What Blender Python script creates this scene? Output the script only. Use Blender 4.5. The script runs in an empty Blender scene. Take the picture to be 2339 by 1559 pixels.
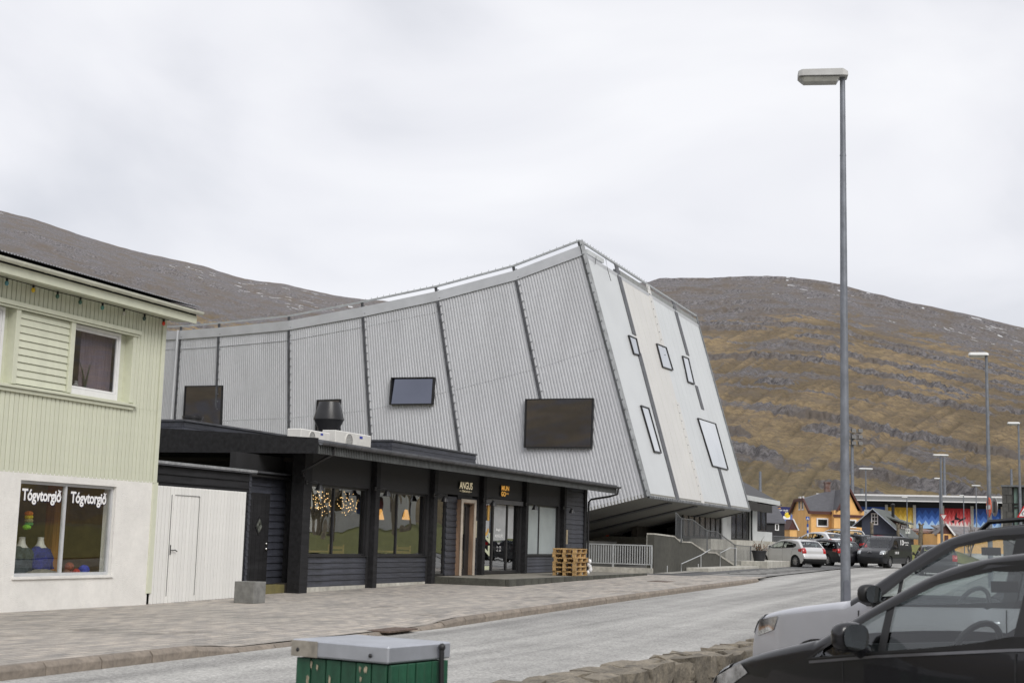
import bpy, bmesh, math, random
import numpy as np
from mathutils import Vector, Matrix
from mathutils.geometry import delaunay_2d_cdt, tessellate_polygon
random.seed(7)
SC = bpy.context.scene
COL = SC.collection
R_ = math.radians
# ---------------------------------------------------------------- camera (48 mm lens, slight upward pitch and roll)
FPX, PITCH, ROLL, SAZ = 3153.6, 0.14166988, 0.02822538, 0.38018524
EYE = np.array([0, 0, 1.5])
_F = np.array([0, math.cos(PITCH), math.sin(PITCH)])
_U0 = np.array([0, -math.sin(PITCH), math.cos(PITCH)])
_R0 = np.array([1.0, 0, 0])
_R = math.cos(ROLL) * _R0 + math.sin(ROLL) * _U0
_U = -math.sin(ROLL) * _R0 + math.cos(ROLL) * _U0
cam = bpy.data.cameras.new('camera')
camo = bpy.data.objects.new('camera', cam)
COL.objects.link(camo)
cam.sensor_width = 36.0
cam.lens = FPX / 2339 * 36
cam.clip_start = 0.1
cam.clip_end = 9000
camo.matrix_world = Matrix(((_R[0], _U[0], -_F[0], EYE[0]), (_R[1], _U[1], -_F[1], EYE[1]), (_R[2], _U[2], -_F[2], EYE[2]), (0, 0, 0, 1)))
cam.dof.use_dof = True
cam.dof.focus_distance = 48
cam.dof.aperture_fstop = 6.3
SC.camera = camo
# ---------------------------------------------------------------- overcast daylight
SUN_EL, SUN_AZ = R_(40), R_(152)
w = bpy.data.worlds.new('World')
SC.world = w
w.use_nodes = True
nt = w.node_tree
nt.nodes.clear()
out = nt.nodes.new('ShaderNodeOutputWorld')
sky = nt.nodes.new('ShaderNodeTexSky')
sky.sky_type = 'NISHITA'
sky.sun_disc = False
sky.sun_elevation = SUN_EL
sky.sun_rotation = SUN_AZ
b1 = nt.nodes.new('ShaderNodeBackground')
b1.inputs[1].default_value = 0.08
nt.links.new(sky.outputs[0], b1.inputs[0])
tc = nt.nodes.new('ShaderNodeTexCoord')
mp = nt.nodes.new('ShaderNodeMapping')
mp.inputs['Scale'].default_value = (1.6, 1.5, 3.4)
mp.inputs['Rotation'].default_value = (0.05, 0.22, 0.3)
nt.links.new(tc.outputs['Generated'], mp.inputs[0])
n1 = nt.nodes.new('ShaderNodeTexNoise')
n1.inputs['Scale'].default_value = 1.7
n1.inputs['Detail'].default_value = 6
n1.inputs['Roughness'].default_value = 0.46
n1.inputs['Distortion'].default_value = 0.5
nt.links.new(mp.outputs[0], n1.inputs[0])
cr = nt.nodes.new('ShaderNodeValToRGB')
cr.color_ramp.elements[0].position = 0.33
cr.color_ramp.elements[0].color = (0.66, 0.672, 0.72, 1)
cr.color_ramp.elements[1].position = 0.63
cr.color_ramp.elements[1].color = (0.90, 0.90, 0.925, 1)
e_ = cr.color_ramp.elements.new(0.5)
e_.color = (0.82, 0.822, 0.86, 1)
nt.links.new(n1.outputs['Fac'], cr.inputs[0])
b2 = nt.nodes.new('ShaderNodeBackground')
b2.inputs[1].default_value = 0.745
nt.links.new(cr.outputs[0], b2.inputs[0])
mx = nt.nodes.new('ShaderNodeMixShader')
mx.inputs[0].default_value = 0.93
nt.links.new(b1.outputs[0], mx.inputs[1])
nt.links.new(b2.outputs[0], mx.inputs[2])
nt.links.new(mx.outputs[0], out.inputs[0])
sl = bpy.data.lights.new('sun', 'SUN')
sl.energy = 1.5
sl.angle = R_(30)
sl.color = (1, 0.97, 0.92)
so = bpy.data.objects.new('sun', sl)
COL.objects.link(so)
_sd = Vector((math.sin(SUN_AZ) * math.cos(SUN_EL), math.cos(SUN_AZ) * math.cos(SUN_EL), math.sin(SUN_EL)))
so.rotation_euler = _sd.to_track_quat('Z', 'Y').to_euler()
so.location = _sd * 60
SC.view_settings.view_transform = 'Standard'
SC.view_settings.look = 'None'
SC.view_settings.exposure = 0.56
SC.view_settings.gamma = 1
SC.cycles.max_bounces = 8
SC.cycles.transparent_max_bounces = 12
# ---------------------------------------------------------------- pixel -> place helpers
UA = np.array([math.sin(SAZ), math.cos(SAZ), 0])
NA = np.array([math.cos(SAZ), -math.sin(SAZ), 0])
def ray(x, y): return _F + _R * (x - 1169.5) / FPX - _U * (y - 779.5) / FPX
def at_z(x, y, z=0.0):
    d = ray(x, y)
    return EYE + d * ((z - EYE[2]) / d[2])
def at_y(x, y, Y):
    d = ray(x, y)
    return EYE + d * (Y / d[1])
P0 = at_z(335, 1380, 0)
def gz(P):                                    # the street climbs gently away from the house
    u = float((np.asarray(P)[:2] - P0[:2]) @ UA[:2])
    return gu(u)
def gu(u):
    q = min(1.0, max(0.0, (u - 64) / 44)); return 0.62 * (1 - math.exp(-max(u, 0) / 45.0)) + 1.10 * q * q * (3 - 2 * q)
def G(x, y, dz=0.0):                           # where a pixel's ray meets the ground
    z = 0.0
    for _ in range(12):
        P = at_z(x, y, z + dz)
        z = gz(P)
    return P
class Frame:
    def __init__(s, o, rz):
        s.o = np.array(o, float); s.rz = rz
        s.X = np.array([math.cos(rz), math.sin(rz), 0]); s.Y = np.array([-math.sin(rz), math.cos(rz), 0])
    def w(s, p): return s.o + s.X * p[0] + s.Y * p[1] + np.array([0, 0, p[2]])
    def l(s, P):
        d = np.asarray(P) - s.o
        return np.array([d @ s.X, d @ s.Y, d[2]])
    def pl(s, x, y, yy=0.0):                   # pixel -> (x, z) on the local plane y = yy
        d = ray(x, y); P = s.o + s.Y * yy
        t = ((P - EYE) @ s.Y) / (d @ s.Y)
        q = s.l(EYE + d * t)
        return q[0], q[2]
FA = Frame(P0, math.pi / 2 - SAZ)              # x along the street front, y into the buildings
# ---------------------------------------------------------------- object helpers
def empty(name, loc, rz=0.0, rx=0.0):
    o = bpy.data.objects.new(name, None)
    COL.objects.link(o)
    o.location = loc
    o.rotation_euler = (rx, 0, rz)
    o.empty_display_size = 0.2
    return o
def tag(o, label=None, cat=None, group=None, kind=None):
    if label: o['label'] = label
    if cat: o['category'] = cat
    if group: o['group'] = group
    if kind: o['kind'] = kind
    return o
def thing(name, label, cat, loc, rz=0.0, group=None):
    return tag(empty(name, loc, rz), label, cat, group)
def copy_tree(o, parent=None):
    c = o.copy(); COL.objects.link(c); c.parent = parent
    for ch in list(o.children): copy_tree(ch, c)
    return c
class MB:
    def __init__(s, off=(0, 0, 0)): s.v = []; s.f = []; s.m = []; s.cur = 0; s.off = off
    def add(s, vs, fs):
        k = len(s.v)
        s.v += [(float(q[0]) - s.off[0], float(q[1]) - s.off[1], float(q[2]) - s.off[2]) for q in vs]
        s.f += [tuple(k + i for i in q) for q in fs]
        s.m += [s.cur] * len(fs)
        return s
    def box(s, x0, x1, y0, y1, z0, z1):
        return s.add([(x0, y0, z0), (x1, y0, z0), (x1, y1, z0), (x0, y1, z0), (x0, y0, z1), (x1, y0, z1), (x1, y1, z1), (x0, y1, z1)],
                     [(0, 3, 2, 1), (4, 5, 6, 7), (0, 1, 5, 4), (1, 2, 6, 5), (2, 3, 7, 6), (3, 0, 4, 7)])
    def hexa(s, p):                             # eight corners, bottom four then top four
        return s.add(p, [(0, 3, 2, 1), (4, 5, 6, 7), (0, 1, 5, 4), (1, 2, 6, 5), (2, 3, 7, 6), (3, 0, 4, 7)])
    def bar(s, a, b, w, h, up=(0, 0, 1)):       # rectangular bar from a to b
        a = Vector(a); b = Vector(b); d = (b - a).normalized(); u = Vector(up)
        if abs(d.dot(u)) > 0.98: u = Vector((0, 1, 0))
        r = d.cross(u).normalized(); u = r.cross(d).normalized()
        r *= w / 2; u *= h / 2
        return s.hexa([a - r - u, a + r - u, b + r - u, b - r - u, a - r + u, a + r + u, b + r + u, b - r + u])
    def prism(s, poly, a, b, axis='y'):         # polygon in the plane across `axis`, from a to b
        n = len(poly)
        def P(q, t):
            return (q[0], t, q[1]) if axis == 'y' else ((t, q[0], q[1]) if axis == 'x' else (q[0], q[1], t))
        vs = [P(q, a) for q in poly] + [P(q, b) for q in poly]
        fs = [tuple(range(n)), tuple(range(2 * n - 1, n - 1, -1))] + [(i, i + n, (i + 1) % n + n, (i + 1) % n) for i in range(n)]
        return s.add(vs, fs)
    def tube(s, pts, r, n=8, caps=True):
        pts = [Vector(p) for p in pts]
        rs = r if isinstance(r, (list, tuple)) else [r] * len(pts)
        rings = []
        up = Vector((0, 0, 1))
        for i, p in enumerate(pts):
            d = (pts[min(i + 1, len(pts) - 1)] - pts[max(i - 1, 0)]).normalized()
            u = up if abs(d.dot(up)) < 0.95 else Vector((0, 1, 0))
            a = d.cross(u).normalized(); b = d.cross(a).normalized()
            rings.append([p + (a * math.cos(2 * math.pi * k / n) + b * math.sin(2 * math.pi * k / n)) * rs[i] for k in range(n)])
        k0 = len(s.v)
        vs = [q for rg in rings for q in rg]
        fs = [(i * n + k, i * n + (k + 1) % n, (i + 1) * n + (k + 1) % n, (i + 1) * n + k) for i in range(len(pts) - 1) for k in range(n)]
        if caps: fs += [tuple(range(n - 1, -1, -1)), tuple(range((len(pts) - 1) * n, len(pts) * n))]
        return s.add(vs, fs)
    def lathe(s, prof, n=16, c=(0, 0, 0), axis='z', cap=True):   # prof of (r, h)
        vs = []
        for r, h in prof:
            for k in range(n):
                a = 2 * math.pi * k / n
                x, y = r * math.cos(a), r * math.sin(a)
                q = (x, y, h) if axis == 'z' else ((x, h, y) if axis == 'y' else (h, x, y))
                vs.append((q[0] + c[0], q[1] + c[1], q[2] + c[2]))
        m = len(prof)
        fs = [(i * n + k, i * n + (k + 1) % n, (i + 1) * n + (k + 1) % n, (i + 1) * n + k) for i in range(m - 1) for k in range(n)]
        if cap: fs += [tuple(range(n - 1, -1, -1)), tuple(range((m - 1) * n, m * n))]
        return s.add(vs, fs)
    def quad(s, *p): return s.add(p, [tuple(range(len(p)))])
    def blob(s, c, r, sc=(1, 1, 1), n=10, m=7, jit=0.0):
        vs = []; fs = []
        for i in range(m + 1):
            th = math.pi * i / m
            for k in range(n):
                a = 2 * math.pi * k / n; q = r * (1 + random.uniform(-jit, jit))
                vs.append((c[0] + q * sc[0] * math.sin(th) * math.cos(a), c[1] + q * sc[1] * math.sin(th) * math.sin(a), c[2] + q * sc[2] * math.cos(th)))
        for i in range(m):
            for k in range(n): fs.append((i * n + k, (i + 1) * n + k, (i + 1) * n + (k + 1) % n, i * n + (k + 1) % n))
        return s.add(vs, fs)
    def mesh(s, name):
        me = bpy.data.meshes.new(name)
        me.from_pydata(s.v, [], s.f)
        return me
    def build(s, name, mat, parent=None, smooth=None, bevel=0, loc=None, rz=None, recalc=True):
        me = s.mesh(name)
        mats = mat if isinstance(mat, (list, tuple)) else [mat]
        for m in mats: me.materials.append(m)
        if len(mats) > 1: me.polygons.foreach_set('material_index', s.m)
        if recalc or bevel or smooth:
            bm = bmesh.new(); bm.from_mesh(me)
            if smooth: bmesh.ops.remove_doubles(bm, verts=bm.verts, dist=1e-5)
            if recalc: bmesh.ops.recalc_face_normals(bm, faces=bm.faces)
            if bevel:
                bmesh.ops.bevel(bm, geom=list(bm.edges), offset=bevel, segments=1, affect='EDGES', profile=0.7)
            if smooth:
                for f_ in bm.faces: f_.smooth = True
                ca = math.cos(R_(smooth))
                for e in bm.edges:
                    if len(e.link_faces) == 2 and e.link_faces[0].normal.dot(e.link_faces[1].normal) < ca: e.smooth = False
            bm.to_mesh(me); bm.free()
        o = bpy.data.objects.new(name, me)
        COL.objects.link(o)
        if parent: o.parent = parent
        if loc is not None: o.location = loc
        if rz is not None: o.rotation_euler.z = rz
        return o
def share(o, name=None, parent=None, loc=None, rot=None, scale=None):   # same mesh again
    c = o.copy(); COL.objects.link(c)
    if parent is not None: c.parent = parent
    if loc is not None: c.location = loc
    if rot is not None: c.rotation_euler = rot
    if scale is not None: c.scale = scale
    return c
_txt = {}
def text_mb(mb, s, origin, xdir, zdir, height, width=None, bold=0.0, proud=0.003, spacing=1.0):
    """flat lettering laid in a plane as mesh faces; returns mb"""
    key = (s, bold, spacing)
    if key not in _txt:
        cu = bpy.data.curves.new('txt', 'FONT'); cu.body = s; cu.size = 1; cu.offset = bold; cu.space_character = spacing
        cu.resolution_u = 3
        o = bpy.data.objects.new('txt', cu); COL.objects.link(o)
        dg = bpy.context.evaluated_depsgraph_get()
        me = bpy.data.meshes.new_from_object(o.evaluated_get(dg))
        _txt[key] = ([tuple(v.co) for v in me.vertices], [tuple(p.vertices) for p in me.polygons])
        bpy.data.objects.remove(o); bpy.data.curves.remove(cu); bpy.data.meshes.remove(me)
    vs, fs = _txt[key]
    xs = [v[0] for v in vs]; ys = [v[1] for v in vs]
    x0, x1, y0, y1 = min(xs), max(xs), min(ys), max(ys)
    sy = height / (y1 - y0); sx = width / (x1 - x0) if width else sy
    o = Vector(origin); X = Vector(xdir); Z = Vector(zdir)
    N = X.cross(Z).normalized()
    mb.add([o + X * ((v[0] - x0) * sx) + Z * ((v[1] - y0) * sy) + N * proud for v in vs], fs)
    return mb
# ---------------------------------------------------------------- materials
M = {}
def lin(c):
    if isinstance(c, str):
        c = tuple(int(c[i:i + 2], 16) / 255 for i in (0, 2, 4))
        c = tuple(x / 12.92 if x <= 0.04045 else ((x + 0.055) / 1.055) ** 2.4 for x in c)
    return tuple(c)
def pm(name, col, rough=0.6, metal=0.0, var=0.12, scale=3.0, bump=0.0, bscale=60.0, col2=None, streak=None, rnd=0.0, coat=0.0, spec=0.5, emit=None, estr=1.0, detail=5.0, dirt=0.0):
    if name in M: return M[name]
    m = bpy.data.materials.new(name); m.use_nodes = True
    t = m.node_tree; p = t.nodes['Principled BSDF']
    c = lin(col)
    p.inputs['Roughness'].default_value = rough
    p.inputs['Metallic'].default_value = metal
    p.inputs['Coat Weight'].default_value = coat
    p.inputs['Coat Roughness'].default_value = 0.03
    p.inputs['Specular IOR Level'].default_value = spec
    if emit:
        p.inputs['Emission Color'].default_value = (*lin(emit), 1); p.inputs['Emission Strength'].default_value = estr
    tcn = t.nodes.new('ShaderNodeTexCoord'); src = tcn.outputs['Object']
    if streak:
        mpn = t.nodes.new('ShaderNodeMapping'); mpn.inputs['Scale'].default_value = streak
        t.links.new(src, mpn.inputs[0]); src = mpn.outputs[0]
    no = t.nodes.new('ShaderNodeTexNoise'); no.inputs['Scale'].default_value = scale; no.inputs['Detail'].default_value = detail
    no.inputs['Roughness'].default_value = 0.62
    t.links.new(src, no.inputs[0])
    c2 = lin(col2) if col2 is not None else tuple(max(0, x * (1 - 2 * var)) for x in c)
    c1 = c if col2 is not None else tuple(min(1, x * (1 + var)) for x in c)
    rp = t.nodes.new('ShaderNodeValToRGB')
    rp.color_ramp.elements[0].position = 0.3; rp.color_ramp.elements[0].color = (*c2, 1)
    rp.color_ramp.elements[1].position = 0.68; rp.color_ramp.elements[1].color = (*c1, 1)
    t.links.new(no.outputs['Fac'], rp.inputs[0]); last = rp.outputs[0]
    if rnd:
        oi = t.nodes.new('ShaderNodeObjectInfo'); hs = t.nodes.new('ShaderNodeHueSaturation')
        mr = t.nodes.new('ShaderNodeMapRange'); mr.inputs['To Min'].default_value = 1 - rnd; mr.inputs['To Max'].default_value = 1 + rnd
        t.links.new(oi.outputs['Random'], mr.inputs[0]); t.links.new(mr.outputs[0], hs.inputs['Value']); t.links.new(last, hs.inputs['Color']); last = hs.outputs[0]
    if dirt:
        n2 = t.nodes.new('ShaderNodeTexNoise'); n2.inputs['Scale'].default_value = scale * 7; n2.inputs['Detail'].default_value = 6
        t.links.new(tcn.outputs['Object'], n2.inputs[0])
        r2 = t.nodes.new('ShaderNodeValToRGB'); r2.color_ramp.elements[0].position = 0.35; r2.color_ramp.elements[0].color = (1 - dirt,) * 3 + (1,)
        r2.color_ramp.elements[1].position = 0.6; r2.color_ramp.elements[1].color = (1, 1, 1, 1)
        t.links.new(n2.outputs['Fac'], r2.inputs[0])
        mm = t.nodes.new('ShaderNodeMix'); mm.data_type = 'RGBA'; mm.blend_type = 'MULTIPLY'; mm.inputs['Factor'].default_value = 1
        t.links.new(last, mm.inputs['A']); t.links.new(r2.outputs[0], mm.inputs['B']); last = mm.outputs['Result']
    t.links.new(last, p.inputs['Base Color'])
    mr2 = t.nodes.new('ShaderNodeMapRange'); mr2.inputs['To Min'].default_value = max(0.02, rough * 0.85); mr2.inputs['To Max'].default_value = min(1, rough * 1.15)
    t.links.new(no.outputs['Fac'], mr2.inputs[0]); t.links.new(mr2.outputs[0], p.inputs['Roughness'])
    if bump:
        nb = t.nodes.new('ShaderNodeTexNoise'); nb.inputs['Scale'].default_value = bscale; nb.inputs['Detail'].default_value = 4
        t.links.new(src, nb.inputs[0])
        bp = t.nodes.new('ShaderNodeBump'); bp.inputs['Strength'].default_value = bump; bp.inputs['Distance'].default_value = 0.02
        t.links.new(nb.outputs['Fac'], bp.inputs['Height']); t.links.new(bp.outputs[0], p.inputs['Normal'])
    M[name] = m
    return m
def glass(name, tint=(0.75, 0.8, 0.78), ior=1.6, wave=0.0, rough=0.0, wscale=1.2, see=1.0):
    m = bpy.data.materials.new(name); m.use_nodes = True
    t = m.node_tree; t.nodes.clear()
    o = t.nodes.new('ShaderNodeOutputMaterial'); mx_ = t.nodes.new('ShaderNodeMixShader')
    tr = t.nodes.new('ShaderNodeBsdfTransparent'); gl = t.nodes.new('ShaderNodeBsdfGlossy'); fr = t.nodes.new('ShaderNodeLayerWeight')
    tr.inputs[0].default_value = (*tint, 1); gl.inputs['Roughness'].default_value = rough; gl.inputs[0].default_value = (0.95, 0.97, 1, 1)
    fr.inputs['Blend'].default_value = 0.5; f0 = 2 * ((ior - 1) / (ior + 1)) ** 2
    pw = t.nodes.new('ShaderNodeMath'); pw.operation = 'POWER'; pw.inputs[1].default_value = 4.0; t.links.new(fr.outputs['Facing'], pw.inputs[0])
    ma = t.nodes.new('ShaderNodeMath'); ma.operation = 'MULTIPLY_ADD'; ma.inputs[1].default_value = 1 - f0; ma.inputs[2].default_value = f0; t.links.new(pw.outputs[0], ma.inputs[0])
    if wave:
        tcn = t.nodes.new('ShaderNodeTexCoord'); no = t.nodes.new('ShaderNodeTexNoise'); no.inputs['Scale'].default_value = wscale; no.inputs['Detail'].default_value = 1
        bp = t.nodes.new('ShaderNodeBump'); bp.inputs['Strength'].default_value = wave; bp.inputs['Distance'].default_value = 0.05
        t.links.new(tcn.outputs['Object'], no.inputs[0]); t.links.new(no.outputs['Fac'], bp.inputs['Height'])
        t.links.new(bp.outputs[0], gl.inputs['Normal']); t.links.new(bp.outputs[0], fr.inputs['Normal'])
    t.links.new(ma.outputs[0], mx_.inputs[0]); t.links.new(tr.outputs[0], mx_.inputs[1]); t.links.new(gl.outputs[0], mx_.inputs[2])
    t.links.new(mx_.outputs[0], o.inputs[0])
    M[name] = m
    return m
# ================================================================ SETTING: ground, road, pavement
def nodes_mat(name):
    m = bpy.data.materials.new(name); m.use_nodes = True; M[name] = m
    return m, m.node_tree, m.node_tree.nodes['Principled BSDF']
def mixc(t, fac, a, b, blend='MIX'):
    n = t.nodes.new('ShaderNodeMix'); n.data_type = 'RGBA'; n.blend_type = blend
    for k, v in (('Factor', fac), ('A', a), ('B', b)):
        if isinstance(v, (int, float)): n.inputs[k].default_value = v
        elif isinstance(v, tuple): n.inputs[k].default_value = (*v, 1) if len(v) == 3 else v
        else: t.links.new(v, n.inputs[k])
    return n.outputs['Result']
def noise(t, src, scale, detail=5, rough=0.55, mapping=None, dist=0.0, rot=(0, 0, 0)):
    if mapping:
        mpn = t.nodes.new('ShaderNodeMapping'); mpn.inputs['Scale'].default_value = mapping; mpn.inputs['Rotation'].default_value = rot
        t.links.new(src, mpn.inputs[0]); src = mpn.outputs[0]
    n = t.nodes.new('ShaderNodeTexNoise'); n.inputs['Scale'].default_value = scale; n.inputs['Detail'].default_value = detail
    n.inputs['Roughness'].default_value = rough; n.inputs['Distortion'].default_value = dist
    t.links.new(src, n.inputs[0])
    return n.outputs['Fac']
def ramp(t, fac, a, b, ca=(0, 0, 0), cb=(1, 1, 1)):
    n = t.nodes.new('ShaderNodeValToRGB')
    n.color_ramp.elements[0].position = a; n.color_ramp.elements[0].color = (*ca, 1)
    n.color_ramp.elements[1].position = b; n.color_ramp.elements[1].color = (*cb, 1)
    t.links.new(fac, n.inputs[0])
    return n.outputs[0]
def bump(t, h, p, strength=0.3, dist=0.02):
    b = t.nodes.new('ShaderNodeBump'); b.inputs['Strength'].default_value = strength; b.inputs['Distance'].default_value = dist
    t.links.new(h, b.inputs['Height']); t.links.new(b.outputs[0], p.inputs['Normal'])
def asphalt_mat(name, ca, cb, tracks=True, speck=0.5):
    m, t, p = nodes_mat(name)
    src = t.nodes.new('ShaderNodeTexCoord').outputs['Object']
    s1 = noise(t, src, 1.0, 3, 0.5, mapping=(0.035, 1.05, 1)) if tracks else noise(t, src, 0.5, 5)
    base = ramp(t, s1, 0.36, 0.62, ca, cb)
    sp = noise(t, src, 26, 3, 0.7)
    base = mixc(t, speck, base, ramp(t, sp, 0.34, 0.66, (0.12, 0.12, 0.12), (1, 1, 1)), 'OVERLAY')
    pt = noise(t, src, 0.9, 6, 0.65)
    base = mixc(t, 0.5, base, ramp(t, pt, 0.4, 0.55, (0.72, 0.72, 0.72), (1, 1, 1)), 'MULTIPLY')
    t.links.new(base, p.inputs['Base Color']); p.inputs['Roughness'].default_value = 0.85
    bump(t, sp, p, 0.6, 0.012)
    return m
ASPH = asphalt_mat('worn_asphalt', (0.235, 0.23, 0.22), (0.395, 0.388, 0.37), speck=0.45)
ASPH2 = asphalt_mat('parking_asphalt', (0.17, 0.165, 0.16), (0.25, 0.245, 0.235), tracks=False)
ASPHD = asphalt_mat('fresh_asphalt', (0.085, 0.085, 0.088), (0.13, 0.13, 0.13), tracks=False, speck=0.35)
CONC = pm('concrete', (0.36, 0.35, 0.32), 0.85, var=0.12, scale=1.2, bump=0.15, bscale=40, dirt=0.25, streak=(1, 1, 0.35))
CONCD = pm('recess_shade_concrete', (0.085, 0.083, 0.072), 0.85, col2=(0.05, 0.05, 0.046), scale=0.8, bump=0.12, bscale=25, dirt=0.2, streak=(1, 1, 0.4))
CONCL = pm('pale_concrete', (0.58, 0.565, 0.51), 0.85, col2=(0.36, 0.345, 0.30), scale=1.1, bump=0.12, bscale=30, dirt=0.2, streak=(1.4, 1.4, 0.25))
def paving_mat():
    m, t, p = nodes_mat('block_paving')
    src = t.nodes.new('ShaderNodeTexCoord').outputs['Object']
    br = t.nodes.new('ShaderNodeTexBrick')
    mpn = t.nodes.new('ShaderNodeMapping'); mpn.inputs['Rotation'].default_value = (0, 0, R_(0))
    t.links.new(src, mpn.inputs[0]); t.links.new(mpn.outputs[0], br.inputs[0])
    br.inputs['Scale'].default_value = 1; br.inputs['Brick Width'].default_value = 0.42; br.inputs['Row Height'].default_value = 0.14
    br.inputs['Mortar Size'].default_value = 0.012; br.inputs['Mortar Smooth'].default_value = 0.3; br.inputs['Bias'].default_value = -0.1
    br.inputs['Color1'].default_value = (0.425, 0.388, 0.345, 1); br.inputs['Color2'].default_value = (0.275, 0.26, 0.242, 1)
    br.inputs['Mortar'].default_value = (0.22, 0.20, 0.175, 1)
    pat = noise(t, src, 0.5, 5, 0.6, mapping=(0.6, 1.2, 1))
    base = mixc(t, 0.75, br.outputs['Color'], ramp(t, pat, 0.36, 0.52, (0.74, 0.75, 0.75), (1.0, 0.99, 0.98)), 'MULTIPLY')
    wet = noise(t, src, 0.42, 6, 0.7, mapping=(1, 1.6, 1))
    base = mixc(t, ramp(t, wet, 0.58, 0.64), base, mixc(t, 0.5, base, (0.10, 0.09, 0.075), 'MIX'))
    pale = noise(t, src, 0.25, 3, 0.5)
    base = mixc(t, ramp(t, pale, 0.48, 0.62), base, mixc(t, 0.45, base, (0.36, 0.335, 0.30), 'MIX'))
    zz = noise(t, src, 2.6, 3, 0.6, mapping=(0.8, 1.5, 1), rot=(0, 0, 0.5))
    base = mixc(t, 0.8, base, ramp(t, zz, 0.40, 0.58, (0.76, 0.77, 0.79), (1.06, 1.04, 1.02)), 'MULTIPLY')
    fine = noise(t, src, 45, 3, 0.7)
    base = mixc(t, 0.3, base, ramp(t, fine, 0.35, 0.65, (0.3, 0.3, 0.3), (1, 1, 1)), 'OVERLAY')
    t.links.new(base, p.inputs['Base Color']); p.inputs['Roughness'].default_value = 0.85
    bump(t, br.outputs['Fac'], p, -0.5, 0.01)
    return m
PAVE = paving_mat()
GRASSG = pm('mown_grass', (0.20, 0.20, 0.055), 0.9, col2=(0.11, 0.12, 0.035), scale=2.5, bump=0.6, bscale=30, detail=8)
EARTH = pm('valley_ground', (0.13, 0.125, 0.07), 0.95, col2=(0.07, 0.075, 0.04), scale=0.05, bump=0.3, bscale=2)
GRAVEL = pm('gravel_grey', (0.27, 0.265, 0.255), 0.9, col2=(0.13, 0.13, 0.125), scale=9, bump=0.8, bscale=35)
KERB = pm('kerb_concrete', (0.235, 0.20, 0.165), 0.85, var=0.14, scale=2, bump=0.25, bscale=50, rnd=0.10, dirt=0.25)
def drop(u):                                    # 1 where the kerb is lowered for the driveway
    def s(x, a, b):
        q = min(1, max(0, (x - a) / (b - a)))
        return q * q * (3 - 2 * q)
    return s(u, -7.6, -6.6) * (1 - s(u, -0.6, 0.6))
def sheet(name, mat, u0, u1, ylo, yhi, dz=0.0, du=1.0, ny=4, zf=None, kind='structure'):
    """ground sheet in the street frame; ylo / yhi may be functions of u"""
    f0 = ylo if callable(ylo) else (lambda u: ylo)
    f1 = yhi if callable(yhi) else (lambda u: yhi)
    n = max(2, int((u1 - u0) / du) + 1)
    vs = []; fs = []
    for i in range(n + 1):
        u = u0 + (u1 - u0) * i / n
        for j in range(ny + 1):
            y = f0(u) + (f1(u) - f0(u)) * j / ny
            vs.append((u, y, gu(u) + dz + (zf(u, y) if zf else 0)))
    for i in range(n):
        for j in range(ny):
            a = i * (ny + 1) + j
            fs.append((a, a + ny + 1, a + ny + 2, a + 1))
    o = MB().add(vs, fs).build(name, mat, None, loc=FA.o, rz=FA.rz, smooth=30)
    if kind: o['kind'] = kind
    return o
KY, KY2 = -6.5, -13.5                            # kerb lines on either side of the road
RD = -0.125                                       # road surface below the pavement
def pavez(u, y): return -0.075 * drop(u) * max(0, min(1, (-y - 5.3) / 1.05))
pavement = sheet('pavement', PAVE, -30, 30.5, -6.34, 7.0, 0.0, 0.5, 24, pavez)
road = sheet('road', ASPH, -60, 190, KY2, lambda u: KY + (0 if u < 26 else min(22, (u - 26) * 0.42)), RD, 1.5, 10, lambda u, y: 0.10 * max(0, min(1, (u - 26) / 8)) - 0.012)

klen = 0.97
def kerb_stone_mb(u, far=False, h=0.0):
    return None
kproto = MB().add([(0.004, -0.15, -0.2), (klen - 0.012, -0.15, -0.2), (klen - 0.012, 0.0, -0.2), (0.004, 0.0, -0.2),
                   (0.004, -0.15, -0.045), (klen - 0.012, -0.15, -0.045), (klen - 0.012, -0.15, -0.045), (0.004, -0.15, -0.045),
                   (0.004, -0.105, 0.008), (klen - 0.012, -0.105, 0.008), (klen - 0.012, 0, 0.008), (0.004, 0, 0.008)],
                  [(0, 3, 2, 1), (0, 1, 5, 4), (4, 5, 9, 8), (8, 9, 10, 11), (2, 3, 11, 10), (1, 2, 10, 9, 5), (3, 0, 4, 8, 11)])
k0 = None
u = -19.4
while u < 27.2:
    z0 = gu(u) + pavez(u, -6.34); z1 = gu(u + klen) + pavez(u + klen, -6.34)
    if k0 is None:
        k0 = kproto.build('kerb_stone', KERB, pavement, bevel=0.006); o = k0
    else: o = share(k0)
    o.location = (u, -6.35 + random.uniform(-.006, .006), z0 + random.uniform(-.004, .004) - 0.02 * drop(u + .5))
    o.rotation_euler = (random.uniform(-.012, .012), -math.atan2(z1 - z0, klen), random.uniform(-.006, .006))
    u += klen
# the near side of the road: kerb, verge, parking area
verge = sheet('verge', ASPH2, -60, 60, -60, KY2 - 0.14, 0.0, 2, 10)
verge.name = 'parking_area'
k1 = None
u = -24
nearkerb = pm('granite_kerb', (0.3, 0.29, 0.27), 0.8, var=0.15, scale=3, bump=0.2, rnd=0.1)
for i in range(34):
    if k1 is None: k1 = MB().box(0.005, 1.19, -0.14, 0, -0.25, 0.012).build('kerb_stone', nearkerb, verge, bevel=0.012); o = k1
    else: o = share(k1)
    o.location = (u, KY2, gu(u)); u += 1.2
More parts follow.
